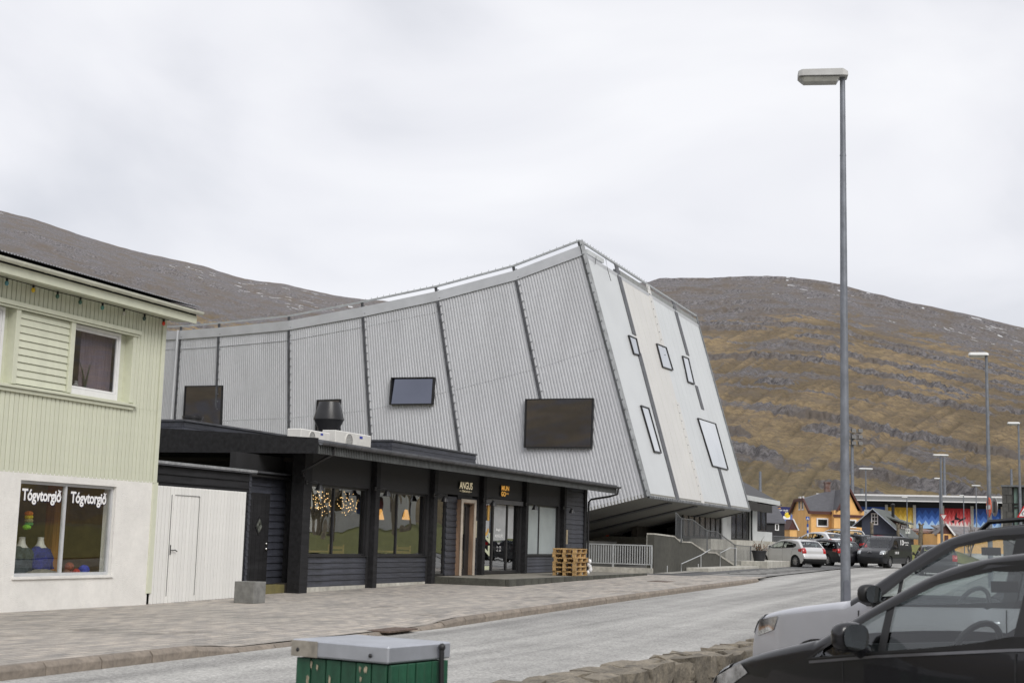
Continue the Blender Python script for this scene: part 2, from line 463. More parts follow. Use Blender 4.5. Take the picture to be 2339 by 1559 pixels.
# forecourt patches beside the black pavilion
sheet('forecourt', ASPH2, 30.4, 75, -6.1, 9, -0.004, 1.5, 6)
sheet('driveway_patch', ASPHD, 28.5, 47, lambda u: -3.9 + 0.02 * (u - 28), lambda u: -1.7 + 0.02 * (u - 28), 0.004, 1, 2)
sheet('gravel_patch', GRAVEL, 33, 47, lambda u: -5.2 + 0.3 * math.sin(u * 2.3), lambda u: -4.0 + 0.2 * math.sin(u * 3.1 + 1), 0.012, .4, 2)
sheet('dark_patch', ASPHD, 46.0, 66, lambda u: -6.0 + 0.15 * math.sin(u * 1.7), lambda u: -2.6, 0.010, 1, 2)
def rise(u, y):                                  # the car park climbs towards the houses
    a = min(1, max(0, (u - 64) / 9)); b = min(1, max(0, (y + 4.5) / 2.5)); return 0.5 * a * a * (3 - 2 * a) * b * b * (3 - 2 * b)
sheet('car_park', ASPH, 64, 170, -6, 26, 0.006, 1.5, 26, rise)
# road crossing marks far up the street
WPAINT = pm('white_road_paint', (0.62, 0.62, 0.6), 0.7, var=0.15, scale=6)
# valley floor out to the hills
gv = []; gf = []
rr = [0, 20, 40, 60, 80, 110, 150, 200, 260, 330, 420]
na_ = 48
for r in rr:
    for k in range(na_):
        a = 2 * math.pi * k / na_
        x, y = r * math.sin(a), r * math.cos(a)
        z = gz((x, y, 0)) - 0.6 + (0 if r < 260 else (r - 260) * 0.02)
        gv.append((x, y, z))
for i in range(len(rr) - 1):
    for k in range(na_): gf.append((i * na_ + k, (i + 1) * na_ + k, (i + 1) * na_ + (k + 1) % na_, i * na_ + (k + 1) % na_))
o = MB().add(gv, gf).build('ground', EARTH, smooth=60); o['kind'] = 'structure'
# ---------------------------------------------------------------- mountain sides around the fjord town
def vnoise(x, y, seed):
    rs = np.random.RandomState(seed); T = rs.rand(512, 512).astype(np.float32)
    xi = np.floor(x).astype(int); yi = np.floor(y).astype(int); xf = x - xi; yf = y - yi
    xf = xf * xf * (3 - 2 * xf); yf = yf * yf * (3 - 2 * yf)
    a = T[xi % 512, yi % 512]; b = T[(xi + 1) % 512, yi % 512]; c = T[xi % 512, (yi + 1) % 512]; d = T[(xi + 1) % 512, (yi + 1) % 512]
    return (a * (1 - xf) + b * xf) * (1 - yf) + (c * (1 - xf) + d * xf) * yf
def fbm(x, y, seed, oct=5, g=0.5):
    s = 0; a = 1; n = 0
    for i in range(oct):
        s = s + a * vnoise(x, y, seed + i); n += a; a *= g; x = x * 2.03 + 11.3; y = y * 2.03 + 7.1
    return s / n
def sstep(x, a, b):
    q = np.clip((x - a) / (b - a), 0, 1)
    return q * q * (3 - 2 * q)
RIDGE = [(-700, 330), (-300, 420), (0, 482), (60, 497), (150, 525), (215, 545), (300, 570), (380, 588), (450, 605), (560, 637), (650, 650), (750, 672), (830, 684), (950, 694), (1150, 690), (1350, 660),
         (1490, 642), (1600, 641), (1700, 637), (1760, 634), (1810, 636), (1870, 640), (1920, 650), (2000, 672), (2100, 695), (2200, 715), (2339, 750), (2600, 800)]
raz = []; rel = []
for (x, y) in RIDGE:
    d = ray(x, y); raz.append(math.atan2(d[0], d[1])); rel.append(math.atan2(d[2], math.hypot(d[0], d[1])))
raz = [-1.8, -0.95] + raz + [0.75, 1.1, 1.6, 2.2, 2.9, 3.4, 4.0, 4.5]; rel = [0.17, 0.21] + rel + [0.125, 0.16, 0.20, 0.21, 0.24, 0.25, 0.10, 0.15]
def hill_mesh(name, a0, a1, na, nt_, seed=3):
    az = np.linspace(a0, a1, na); t = np.linspace(0, 1.12, nt_)
    A, T = np.meshgrid(az, t, indexing='ij')
    el = np.interp(A, raz, rel)
    wl = sstep(-A, -0.02, 0.10)                                    # further away on the left
    R0 = 250 + 60 * fbm(A * 6 + 9, A * 0 + 1, 40, 2)
    RR = 1350 + 550 * wl + 90 * fbm(A * 4 + 3, A * 0, 50, 3)
    H = np.tan(el) * RR + EYE[2]
    H = H * (1 + 0.010 * (fbm(A * 60 + 50, A * 0, 60, 4) - 0.5))
    tt = np.clip(T, 0, 1)
    warp = (fbm(A * 9 + 20, T * 2 + 5, 70, 4) - 0.5)
    base = tt ** 1.22
    # lava benches: cliffs and ledges that run along the slope
    N = 31.0
    ph = base * N + warp * 1.3 + A * 9.0 + 0.35 * (fbm(A * 60, T * 4, 77, 3) - 0.5)
    fr = ph - np.floor(ph); fl = np.floor(ph)
    rnd = fbm(fl * 7.3 + 100, A * 10 + fl * 3.1, 80, 3)             # how strong the cliff is here
    stg = sstep(rnd, 0.52, 0.64)
    riser = sstep(fr, 0.0, 0.20)
    stepz = (riser - (fr)) * stg * 0.45 / N * sstep(tt, 0.03, 0.12)
    gul = fbm(A * 230 - T * 60, T * 7 + A * 6, 90, 4) - 0.5           # gullies running downslope
    fine = fbm(A * 420 + 5, T * 110, 95, 5, 0.62) - 0.5
    z = (base + stepz) * H + 0.3
    amp = np.sin(np.clip(tt, 0, 1) * math.pi) ** 0.5 * sstep(tt, 0.01, 0.08)
    colm = fbm(A * 500 + fl * 13, T * 110, 99, 3) - 0.5
    rockband = stg * (1 - sstep(fr, 0.14, 0.24)) * sstep(fr, -0.01, 0.04)
    z = z + gul * 2.6 * amp + fine * 1.8 * amp + colm * 2.2 * rockband * amp
    z = np.where(T < 0.004, -3.0, z)
    over = T > 1
    z = np.where(over, z - (T - 1) * H * 3.0, z)
    r = R0 + (RR - R0) * T
    r = r + rockband * colm * 8 * amp - gul * 5 * amp
    X = r * np.sin(A); Y = r * np.cos(A)
    co = np.stack([X, Y, z], -1).reshape(-1, 3).astype(np.float32)
    # rock or grass: cliffs, the high stony slopes, scree below the cliffs
    high = sstep(base + 0.30 * warp + 0.10 * gul - 0.35 * np.clip(A - 0.05, 0, 1), 0.52, 0.70)
    rock = np.clip(rockband * 1.2 + high * 0.72 + 0.55 * sstep(fbm(A * 45, T * 24, 120, 5), 0.52, 0.66) * (0.35 + high) + 0.4 * sstep(fine, 0.12, 0.30) + 0.35 * sstep(gul, 0.12, 0.28), 0, 1)
    rock = np.clip(rock + 0.5 * (fbm(A * 700, T * 170, 130, 3) - 0.5), 0, 1)
    rock = np.clip(rock + 0.55 * sstep(fbm(A * 16 + 4, ph * 1.7, 171, 3), 0.56, 0.68), 0, 1)
    tone = fbm(A * 22, T * 14, 140, 5) + 0.55 * gul
    green = 1 - sstep(base, 0.02, 0.20)
    sn = (fbm(A * 110, T * 330, 150, 3) > 0.745) & (base > 0.72) & (base < 0.985) & (fbm(A * 14 + 3, T * 10, 160, 2) > 0.50) & (np.abs(gul) < 0.2)
    me = bpy.data.meshes.new(name)
    idx = np.arange(na * nt_).reshape(na, nt_)
    q = np.stack([idx[:-1, :-1], idx[:-1, 1:], idx[1:, 1:], idx[1:, :-1]], -1).reshape(-1, 4)[:, ::-1]
    me.vertices.add(len(co)); me.vertices.foreach_set('co', co.ravel())
    me.loops.add(q.size); me.loops.foreach_set('vertex_index', q.ravel().astype(np.int32))
    me.polygons.add(len(q)); me.polygons.foreach_set('loop_start', (np.arange(len(q)) * 4).astype(np.int32))
    me.update(calc_edges=True); me.validate()
    at = me.attributes.new('cover', 'FLOAT_COLOR', 'POINT')
    cv = np.stack([rock, tone, green, sn.astype(float)], -1).reshape(-1, 4).astype(np.float32)
    at.data.foreach_set('color', cv.ravel())
    me.polygons.foreach_set('use_smooth', np.ones(len(q), bool))
    me.materials.append(hillmat)
    o = bpy.data.objects.new(name, me); COL.objects.link(o); o['kind'] = 'structure'
    return o
hillmat, t, p = nodes_mat('mountain_cover')
at = t.nodes.new('ShaderNodeAttribute'); at.attribute_name = 'cover'
sep = t.nodes.new('ShaderNodeSeparateColor'); t.links.new(at.outputs['Color'], sep.inputs[0])
src = t.nodes.new('ShaderNodeTexCoord').outputs['Object']
f1 = noise(t, src, 0.16, 9, 0.8); f2 = noise(t, src, 0.03, 7, 0.7); f3 = noise(t, src, 0.45, 6, 0.75, mapping=(1, 1, 0.4))
grass = ramp(t, sep.outputs[1], 0.36, 0.62, (0.305, 0.238, 0.15), (0.50, 0.378, 0.225))
grass = mixc(t, ramp(t, f1, 0.44, 0.60), grass, mixc(t, 0.75, grass, (0.18, 0.15, 0.115)))
grass = mixc(t, ramp(t, f2, 0.50, 0.66), grass, mixc(t, 0.6, grass, (0.27, 0.23, 0.195)))
grass = mixc(t, sep.outputs[2], grass, mixc(t, 0.28, grass, (0.28, 0.25, 0.125)))
rockc = ramp(t, f3, 0.36, 0.66, (0.125, 0.119, 0.126), (0.42, 0.40, 0.405))
rockc = mixc(t, ramp(t, f2, 0.45, 0.62), rockc, (0.25, 0.215, 0.185))
rk = t.nodes.new('ShaderNodeMath'); rk.operation = 'ADD'
t.links.new(sep.outputs[0], rk.inputs[0])
rk2 = t.nodes.new('ShaderNodeMath'); rk2.operation = 'MULTIPLY_ADD'; rk2.inputs[1].default_value = 1.5; rk2.inputs[2].default_value = -0.75
t.links.new(f1, rk2.inputs[0]); t.links.new(rk2.outputs[0], rk.inputs[1])
c = mixc(t, ramp(t, rk.outputs[0], 0.34, 0.60), grass, rockc)
c = mixc(t, ramp(t, at.outputs['Alpha'], 0.45, 0.55), c, (0.85, 0.86, 0.88))
t.links.new(c, p.inputs['Base Color']); p.inputs['Roughness'].default_value = 1.0; p.inputs['Specular IOR Level'].default_value = 0.1
hb = t.nodes.new('ShaderNodeMath'); hb.operation = 'ADD'; t.links.new(f1, hb.inputs[0]); t.links.new(f3, hb.inputs[1])
bump(t, hb.outputs[0], p, 1.0, 4.0)
hill_mesh('mountain', -0.43, 0.43, 1000, 520)
hill_mesh('mountain', 0.43, 4.5, 700, 110)
hill_mesh('mountain', -1.79, -0.43, 180, 90)
# ================================================================ PALE GREEN CORNER HOUSE
GREEN = pm('pale_green_paint', (0.615, 0.63, 0.505), 0.55, var=0.03, scale=1.2, rnd=0.03, dirt=0.04, streak=(3, 3, 0.6))
GREEND = pm('green_gutter_paint', (0.62, 0.625, 0.535), 0.4, var=0.06, scale=3)
STUC = pm('white_render', (0.80, 0.785, 0.75), 0.9, var=0.05, scale=1.5, bump=0.7, bscale=55, dirt=0.04)
UPVC = pm('white_window_frame', (0.78, 0.78, 0.78), 0.35, var=0.03, scale=5)
ALU = pm('grey_window_frame', (0.50, 0.51, 0.52), 0.4, var=0.05, scale=5)
ZINC = pm('corrugated_zinc', (0.30, 0.30, 0.32), 0.5, metal=0.3, var=0.15, scale=1.5)
BLACKV = pm('black_void', (0.012, 0.012, 0.012), 0.8, var=0.1)
SHOPG = glass('shop_glass', (0.86, 0.88, 0.84), 1.55, wave=0.03)
HOMEG = glass('house_glass', (0.62, 0.64, 0.66), 1.75, wave=0.02)
RESTG = glass('restaurant_glass', (0.85, 0.85, 0.80), 2.3, wave=0.12, wscale=0.9)
INTER = pm('shop_interior', (0.62, 0.58, 0.48), 0.8, var=0.2, scale=1)
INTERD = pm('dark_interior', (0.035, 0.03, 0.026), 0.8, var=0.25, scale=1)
DOORW = pm('interior_white_door', (0.6, 0.6, 0.58), 0.5)
WOODO = pm('orange_wood', (0.42, 0.19, 0.045), 0.5, var=0.2, streak=(6, 6, 0.6))
house = thing('corner_house', 'two storey house, pale green boards over white render, shop window below', 'house', FA.o, FA.rz)
HL = -9.5
def rect_wall(mb, x0, x1, z0, z1, holes, y0, y1):
    """wall slab with rectangular openings, cut into butt-jointed boxes"""
    xs = sorted({x0, x1} | {h[0] for h in holes} | {h[1] for h in holes}); zs = sorted({z0, z1} | {h[2] for h in holes} | {h[3] for h in holes})
    for i in range(len(xs) - 1):
        run = None
        for j in range(len(zs) - 1):
            cx, cz = (xs[i] + xs[i + 1]) / 2, (zs[j] + zs[j + 1]) / 2
            inside = any(h[0] < cx < h[1] and h[2] < cz < h[3] for h in holes)
            if not inside: run = [zs[j], zs[j + 1]] if run is None else [run[0], zs[j + 1]]
            if inside and run: mb.box(xs[i], xs[i + 1], y0, y1, *run); run = None
        if run: mb.box(xs[i], xs[i + 1], y0, y1, *run)
    return mb
rect_wall(MB(), HL, -0.02, -0.25, 2.43, [(-3.85, -1.19, 0.60, 2.28), (-8.9, -5.2, 0.2, 2.28)], 0.0, 0.28).build('rendered_wall', STUC, house)  # left-hand opening is added out of view to let daylight into the shop
MB().box(-0.02, 0.0, 0.28, 6, -0.25, 2.43).build('side_wall', STUC, house)
# upper storey: backing and boards
rect_wall(MB(), HL, -0.02, 2.431, 5.72, [(HL + .2, -0.97, 3.93, 5.27)], 0.02, 0.25).build('upper_wall', GREEN, house)
MB().prism([(0.02, 2.44), (4.2, 2.44), (4.2, 6.8), (0.02, 5.85)], -0.02, 0.03, 'x').build('upper_side_wall', GREEN, house)
bw = 0.118
def vboards(par, x0, x1, z0, z1, y, mat, bw, name='board', th=0.022, skipz=None):
    p0 = None; x = x0
    while x < x1 - 0.02:
        ww = min(bw, x1 - x)
        if p0 is None: p0 = MB().box(0.008, bw - 0.008, 0, th, 0, z1 - z0).build(name, mat, par, bevel=0.005); o = p0
        else: o = share(p0)
        o.location = (x, y - random.uniform(0, 0.002), z0); o.scale = (ww / bw, 1, 1)
        x += ww
vboards(house, -5.0, -0.08, 2.40, 3.84, 0.0, GREEN, bw)
vboards(house, -5.4, -0.86, 5.37, 5.74, 0.0, GREEN, bw)
vboards(house, -0.86, -0.08, 3.84, 5.74, 0.0, GREEN, 0.1115)
MB().box(HL, -5.0, 0.0, 0.022, 2.40, 3.84).box(HL, -5.4, 0, .022, 5.37, 5.74).build('board_panel', GREEN, house)
MB().box(-0.075, 0.045, -0.03, 0.10, 2.40, 5.76).build('corner_board', GREEN, house, bevel=0.005)
MB().box(-0.06, 0.10, -0.025, 0.05, 0.22, 2.42).build('downpipe_board', GREEN, house, bevel=0.005)
MB().box(HL, -0.80, -0.06, 0.02, 5.29, 5.37).box(HL, -0.82, -0.03, 0.02, 5.25, 5.285).build('head_trim', GREEN, house, bevel=0.004)
MB().hexa([(HL, -0.09, 3.86), (-0.80, -0.09, 3.86), (-0.80, 0.22, 3.89), (HL, 0.22, 3.89), (HL, -0.09, 3.90), (-0.80, -0.09, 3.90), (-0.80, 0.22, 3.94), (HL, 0.22, 3.94)]).build('window_sill', GREEN, house)
MB().box(HL, -0.90, -0.05, 0.0, 3.79, 3.857).build('sill_trim', GREEN, house, bevel=0.004)
# recessed strip of windows and slatted panel
def post(x0, x1, y0=0.0): MB().box(x0, x1, y0, 0.20, 3.935, 5.262).build('window_post', GREEN, house, bevel=0.004)
post(-2.82, -2.70); post(-4.28, -4.17); post(-0.975, -0.862, 0.001)
zz = 3.96
slat0 = None
for i in range(10):
    hh = (5.25 - 3.95) / 10
    if slat0 is None:
        slat0 = MB().hexa([(-4.165, 0.03, 0), (-2.825, 0.03, 0), (-2.825, 0.10, 0), (-4.165, 0.10, 0), (-4.165, 0.055, hh - .004), (-2.825, 0.055, hh - .004), (-2.825, 0.10, hh - .004), (-4.165, 0.10, hh - .004)]).build('slat', GREEN, house); o = slat0
    else: o = share(slat0)
    o.location = (0, 0, 3.95 + hh * i)
MB().box(-4.17, -2.82, 0.10, 0.12, 3.95, 5.25).build('slat_backing', GREEN, house)
def window_unit(par, x0, x1, z0, z1, y, fw, mat, gl, mull=(), name='window', depth=0.07, bottom=None, sash=0.045):
    """frame with one or more panes; returns the frame part"""
    fb = bottom or fw
    m = MB().box(x0, x0 + fw, y, y + depth, z0, z1).box(x1 - fw, x1, y, y + depth, z0, z1)
    m.box(x0 + fw, x1 - fw, y, y + depth, z1 - fw, z1).box(x0 + fw, x1 - fw, y, y + depth, z0, z0 + fb)
    for q in mull: m.box(q - fw / 2, q + fw / 2, y + 0.002, y + depth - .002, z0 + fb, z1 - fw)
    f = m.build(name, mat, par, bevel=0.003)
    xs = [x0 + fw] + sorted(mull) + [x1 - fw]
    for i in range(len(xs) - 1):
        a = xs[i] + (fw / 2 if i else 0); b = xs[i + 1] - (fw / 2 if i < len(xs) - 2 else 0)
        if sash:
            s_ = sash
            MB().box(a + .006, a + s_, y + .012, y + .05, z0 + fb + .006, z1 - fw - .006).box(b - s_, b - .006, y + .012, y + .05, z0 + fb + .006, z1 - fw - .006).box(a + s_, b - s_, y + .012, y + .05, z1 - fw - s_, z1 - fw - .006).box(a + s_, b - s_, y + .012, y + .05, z0 + fb + .006, z0 + fb + s_).build('sash', mat, f)
        MB().quad((a - .004, y + depth * .5, z0 + fb - .004), (b + .004, y + depth * .5, z0 + fb - .004), (b + .004, y + depth * .5, z1 - fw + .004), (a - .004, y + depth * .5, z1 - fw + .004)).build('pane', gl, f, recalc=False)
    return f
window_unit(house, -2.69, -1.19, 3.945, 5.255, 0.13, 0.06, UPVC, HOMEG, bottom=0.11)
window_unit(house, -5.9, -4.42, 3.945, 5.255, 0.13, 0.06, UPVC, HOMEG, bottom=0.11)
for q in [(-1.19, -0.976, 0.19, 0.21, 3.94, 5.26), (-4.42, -4.281, 0.19, 0.21, 3.94, 5.26), (-2.70, -1.19, 0.20, 0.22, 5.255, 5.27)]: MB().box(*q).build('reveal_board', GREEN, house)
# rooms behind the windows
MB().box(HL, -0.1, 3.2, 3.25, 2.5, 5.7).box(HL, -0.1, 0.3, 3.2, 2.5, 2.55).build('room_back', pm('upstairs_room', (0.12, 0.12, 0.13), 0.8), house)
CURT = pm('pale_pink_curtain', (0.42, 0.33, 0.36), 0.9, var=0.1, scale=8, streak=(8, 1, 0.3))
def curtain(name, x0, x1, y, z0, z1, par, mat):
    n = 40; vs = []; fs = []
    for i in range(n + 1):
        x = x0 + (x1 - x0) * i / n; yy = y + 0.03 * math.sin(i * 1.35) + 0.012 * math.sin(i * .6)
        vs += [(x, yy, z0), (x, yy, z1)]
    for i in range(n): fs.append((2 * i, 2 * i + 2, 2 * i + 3, 2 * i + 1))
    return MB().add(vs, fs).build(name, mat, par, smooth=60)
tag(curtain('curtain', -2.12, -1.22, 0.34, 3.93, 5.3, None, CURT), 'pale pink curtain hanging behind the upper window with plants', 'curtain').location = FA.o
bpy.data.objects['curtain'].rotation_euler.z = FA.rz
# pot plants and ornaments on the upper window sill
LEAFD = pm('dark_leaf', (0.05, 0.075, 0.04), 0.5, var=0.3, scale=9, col2=(0.13, 0.15, 0.11))
POTW = pm('white_pot', (0.62, 0.60, 0.58), 0.4)
def sill_plant(x, z, h, n, lab):
    t_ = thing('potted_plant', lab, 'plant', FA.w((x, 0.27, z)), FA.rz)
    MB().lathe([(0.05, 0), (0.065, 0.10), (0.068, 0.115), (0.055, 0.115), (0.05, 0.1)], 12).build('pot', POTW, t_, smooth=50)
    m = MB()
    for k in range(n):
        a = k * 2.4; ln = random.uniform(.08, .26); hh = h * random.uniform(.6, 1)
        p = [(0, 0, .1), (math.cos(a) * ln * .3, math.sin(a) * .03, .1 + hh * .5), (math.cos(a) * ln, math.sin(a) * .06, .1 + hh)]
        m.tube(p, [0.016, 0.013, 0.002], 5)
    m.build('leaves', LEAFD, t_)
sill_plant(-2.55, 3.955, 0.60, 6, 'spiky snake plant in a white pot next to the window post')
sill_plant(-2.00, 3.955, 0.58, 7, 'spiky snake plant in a white pot in front of the pink curtain')
t_ = thing('figurine', 'small white stacked ornament between two snake plants', 'ornament', FA.w((-2.28, 0.26, 3.955)), FA.rz)
MB().lathe([(0.03, 0), (0.045, .03), (.03, .06), (.05, .10), (.028, .14), (.055, .18), (.03, .21), (.04, .25), (.0, .27)], 12).build('body', POTW, t_, smooth=50)
MB().box(HL, -0.1, 0.22, 0.36, 3.90, 3.952).build('inner_sill', UPVC, house)
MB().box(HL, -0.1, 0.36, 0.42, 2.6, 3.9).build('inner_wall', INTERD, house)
# eaves, gutter, corrugated roof
MB().box(HL, 0.42, -0.44, 0.02, 5.742, 5.76).build('soffit', GREEN, house)
MB().box(HL, 0.42, -0.465, -0.44, 5.70, 5.86).hexa([(0.42, -0.465, 5.70), (0.445, -0.465, 5.70), (0.445, 4.2, 6.70), (0.42, 4.2, 6.70), (0.42, -0.465, 5.86), (0.445, -0.465, 5.86), (0.445, 4.2, 6.86), (0.42, 4.2, 6.86)]).build('fascia', GREEN, house, bevel=0.004)
def gutter(par, x0, x1, y, z, r, mat, name='gutter', step=0.62, zt=0.0):
    n = 10; vs = []; fs = []
    pr = [(r * math.cos(math.pi + math.pi * k / n), r * math.sin(math.pi + math.pi * k / n)) for k in range(n + 1)] + [(r * .9 * math.cos(2 * math.pi - math.pi * k / n), r * .9 * math.sin(2 * math.pi - math.pi * k / n)) for k in range(n + 1)]
    m = MB().prism([(y + q[0], z + q[1]) for q in pr], x0, x1, 'x')
    m.prism([(y + q[0] * .95, z + q[1] * .95) for q in pr[:n + 1]], x1 - .01, x1, 'x')
    g = m.build(name, mat, par, smooth=40)
    b0 = None; x = x0 + .3
    while x < x1 - .1:
        if b0 is None: b0 = MB().prism([(y + q[0] * 1.08, z + q[1] * 1.08) for q in pr[:n + 1]] + [(y + q[0] * .98, z + q[1] * .98) for q in pr[:n + 1]][::-1], -0.012, 0.012, 'x').build('bracket', mat, g); o = b0
        else: o = share(b0)
        o.location = (x, 0, 0); x += step
    return g
gutter(house, HL, 0.50, -0.535, 5.945, 0.068, GREEND)
def corrugated(name, mat, par, x0, x1, ya, za, yb, zb, pitch=0.076, amp=0.012, axis='x', seg=8):
    n = int((x1 - x0) / pitch * seg); vs = []; fs = []
    for i in range(n + 1):
        x = x0 + (x1 - x0) * i / n; dz = amp * math.sin(2 * math.pi * (x - x0) / pitch)
        vs += [(x, ya, za + dz), (x, yb, zb + dz), (x, ya, za + dz - .004)]
    for i in range(n): fs += [(3 * i, 3 * i + 3, 3 * i + 4, 3 * i + 1), (3 * i + 2, 3 * i + 5, 3 * i + 3, 3 * i)]
    return MB().add(vs, fs).build(name, mat, par, smooth=60)
corrugated('roof', ZINC, house, -6.2, 0.44, -0.56, 6.035, 4.2, 7.05)
MB().hexa([(-6.2, -0.46, 5.862), (0.42, -0.46, 5.862), (0.42, 4.2, 5.862), (-6.2, 4.2, 5.862), (-6.2, -0.46, 6.005), (0.42, -0.46, 6.005), (0.42, 4.2, 7.02), (-6.2, 4.2, 7.02)]).build('roof_deck', BLACKV, house)
# string of coloured bulbs under the eaves
st = thing('bulb_string', 'string of coloured bulbs under the pale green eaves', 'string lights', FA.w((-5.2, -0.10, 5.70)), FA.rz)
MB().tube([(0, 0, 0.02), (1.7, 0, 0.0), (3.4, 0, 0.02), (5.2, 0, 0.015)], 0.008, 5).build('cable', BLACKV, st)
bulbc = [(0.10, 0.28, 0.33), (0.75, 0.5, 0.02), (0.05, 0.13, 0.10), (0.05, 0.13, 0.10), (0.12, 0.33, 0.30), (0.55, 0.54, 0.5), (0.05, 0.09, 0.08), (0.65, 0.04, 0.015)]
bulbx = [(17, 628), (77, 648), (133, 654), (185, 668), (235, 687), (284, 699), (331, 708), (375, 723)]
for k, (c, (px, py)) in enumerate(zip(bulbc, bulbx)):
    x, z = FA.pl(px, py, -0.10)
    x += 5.2
    b = MB().blob((x, 0, -0.075), 0.036, (1, 1, 1.25), 10, 8).build('bulb', pm('bulb_%d' % k, c, 0.2, spec=0.6), st, smooth=80)
    MB().lathe([(0.02, -0.045), (0.022, 0.015), (0.012, 0.022)], 8, (x, 0, 0)).build('socket', BLACKV, b)
# ground floor shop window and its display
win = window_unit(house, -3.85, -1.19, 0.60, 2.28, 0.07, 0.055, ALU, SHOPG, mull=(-2.55,), sash=0)
MB().box(-3.90, -1.14, -0.035, 0.07, 0.555, 0.598).build('window_ledge', STUC, win)
LET = pm('white_vinyl', (0.85, 0.85, 0.85), 0.5, var=0.01)
LETS = pm('navy_vinyl', (0.01, 0.01, 0.06), 0.5)
def shopname(x, z, wdt):
    m = MB()
    for cur, dx, dz, y, bd in ((1, .014, -.012, .094, .034), (0, 0, 0, .091, .028)):
        m.cur = cur
        text_mb(m, 'Tógvtorgio', (x + dx, y, z + dz), (1, 0, 0), (0, 0, 1), 0.275, wdt, bold=bd, proud=0.0, spacing=0.95)
        e = x + wdt + dx; q = z + dz                      # ascender and crossbar that turn the last letter into an eth
        m.quad((e - .012, y, q + .13), (e + .006, y, q + .15), (e - .05, y, q + .27), (e - .085, y, q + .29), (e - .095, y, q + .265), (e - .06, y, q + .24))
        m.quad((e - .10, y - .001, q + .215), (e - .09, y - .001, q + .195), (e - .01, y - .001, q + .26), (e - .02, y - .001, q + .28))
    m.build('lettering', [LET, LETS], win, recalc=False)
shopname(-3.70, 1.865, 1.04); shopname(-2.40, 1.865, 1.04)
# shop room
MB().box(HL, -0.1, 3.4, 3.45, 0.2, 2.42).build('shop_back_wall', INTER, house)
MB().box(HL, -0.1, 0.3, 3.4, 0.20, 0.30).build('shop_floor', WOODO, house)
MB().box(-0.18, -0.13, 0.3, 3.4, 0.3, 2.42).build('shop_end_wall', pm('shop_wall_tan', (0.40, 0.30, 0.12), 0.8), house)
MB().box(-4.2, -0.3, 0.285, 1.0, 0.50, 0.56).build('display_shelf', DOORW, house)
MB().box(-2.5, -1.9, 3.30, 3.39, 0.3, 2.25).build('inner_door', DOORW, house)
MB().box(-1.72, -1.52, 1.0, 1.2, 0.3, 2.42).build('wood_column', WOODO, house)
MB().box(-4.6, -4.0, 2.4, 3.3, 0.3, 2.2).build('cabinet', WOODO, house)
YC = {'orange': (0.8, 0.22, 0.01), 'yellow': (0.75, 0.6, 0.02), 'khaki': (0.4, 0.36, 0.15), 'green': (0.1, 0.3, 0.08), 'lime': (0.25, 0.6, 0.04), 'rust': (0.3, 0.08, 0.03), 'rose': (0.5, 0.2, 0.18), 'blue': (0.06, 0.08, 0.5), 'cream': (0.5, 0.45, 0.32), 'brown': (0.22, 0.1, 0.05), 'red': (0.5, 0.05, 0.03)}
def yarn(c, x, y, z, r, sc, lab, grp=None):
    o = MB().blob((0, 0, 0), r, sc, 14, 10, 0.03).build('yarn_ball', pm('yarn_' + c, YC[c], 0.95, var=0.25, scale=14, bump=0.8, bscale=50), smooth=80)
    o.location = FA.w((x, y, z)); o.rotation_euler.z = FA.rz
    tag(o, lab, 'yarn', grp)
def shop_at(px, py, yy): return FA.pl(px, py, yy)
for i, (c, px, py) in enumerate([('orange', 66, 1172), ('yellow', 66, 1180), ('khaki', 66, 1188), ('green', 66, 1196), ('lime', 61, 1203)]):
    x, z = shop_at(px, py, 0.45)
    yarn(c, x, 0.45, z, 0.078, (1, 1, 0.62), '%s skein of yarn in the hanging column beside the shop name' % c, 'hanging yarn column')
for i, (c, px, py, r) in enumerate([('rust', 158, 1291, .09), ('rose', 162, 1298, .07), ('red', 174, 1301, .075), ('lime', 184, 1302, .06), ('blue', 192, 1293, .11), ('cream', 203, 1302, .065), ('brown', 152, 1302, .07)]):
    x, z = shop_at(px, py, .5)
    yarn(c, x, 0.5 + (i % 2) * .05, 0.562 + r * (1 if i else 2.0), r, (1, 1, 0.95), '%s ball of yarn in the heap on the shop window shelf' % c, 'yarn heap')
t_ = thing('sweater_bust', 'navy blue knitted sweater on a white bust in the shop window', 'sweater', FA.w((FA.pl(88, 1300, .66)[0], 0.66, 0.56)), FA.rz)
def torso(mat, par, name):
    pr = [(0.23, 0.0), (0.25, 0.15), (0.26, 0.32), (0.25, 0.42), (0.18, 0.52), (0.11, 0.56)]
    m = MB(); n = 18
    vs = []; fs = []
    for r, h in pr:
        for k in range(n):
            a = 2 * math.pi * k / n; vs.append((r * 1.05 * math.cos(a), r * .62 * math.sin(a), h))
    for i in range(len(pr) - 1):
        for k in range(n): fs.append((i * n + k, i * n + (k + 1) % n, (i + 1) * n + (k + 1) % n, (i + 1) * n + k))
    m.add(vs, fs)
    for s in (-1, 1): m.tube([(s * .17, 0, .47), (s * .27, -.02, .32), (s * .30, -.03, .14)], [.085, .075, .065], 10)
    return m.build(name, mat, par, smooth=60)
torso(pm('navy_knit', (0.03, 0.035, 0.22), 0.95, var=0.3, scale=12, bump=0.6, bscale=40), t_, 'sweater')
MB().lathe([(0.12, .53), (0.07, .60), (.055, .68), (.06, .72), (.0, .73)], 14).build('bust', POTW, t_, smooth=50)
t_ = thing('sweater_bust', 'dark grey knitted sweater on a white bust at the edge of the shop window', 'sweater', FA.w((FA.pl(45, 1300, .66)[0], 0.66, 0.56)), FA.rz)
torso(pm('grey_knit', (0.06, 0.075, 0.085), 0.95, var=0.4, scale=10, bump=0.6, bscale=40), t_, 'sweater')
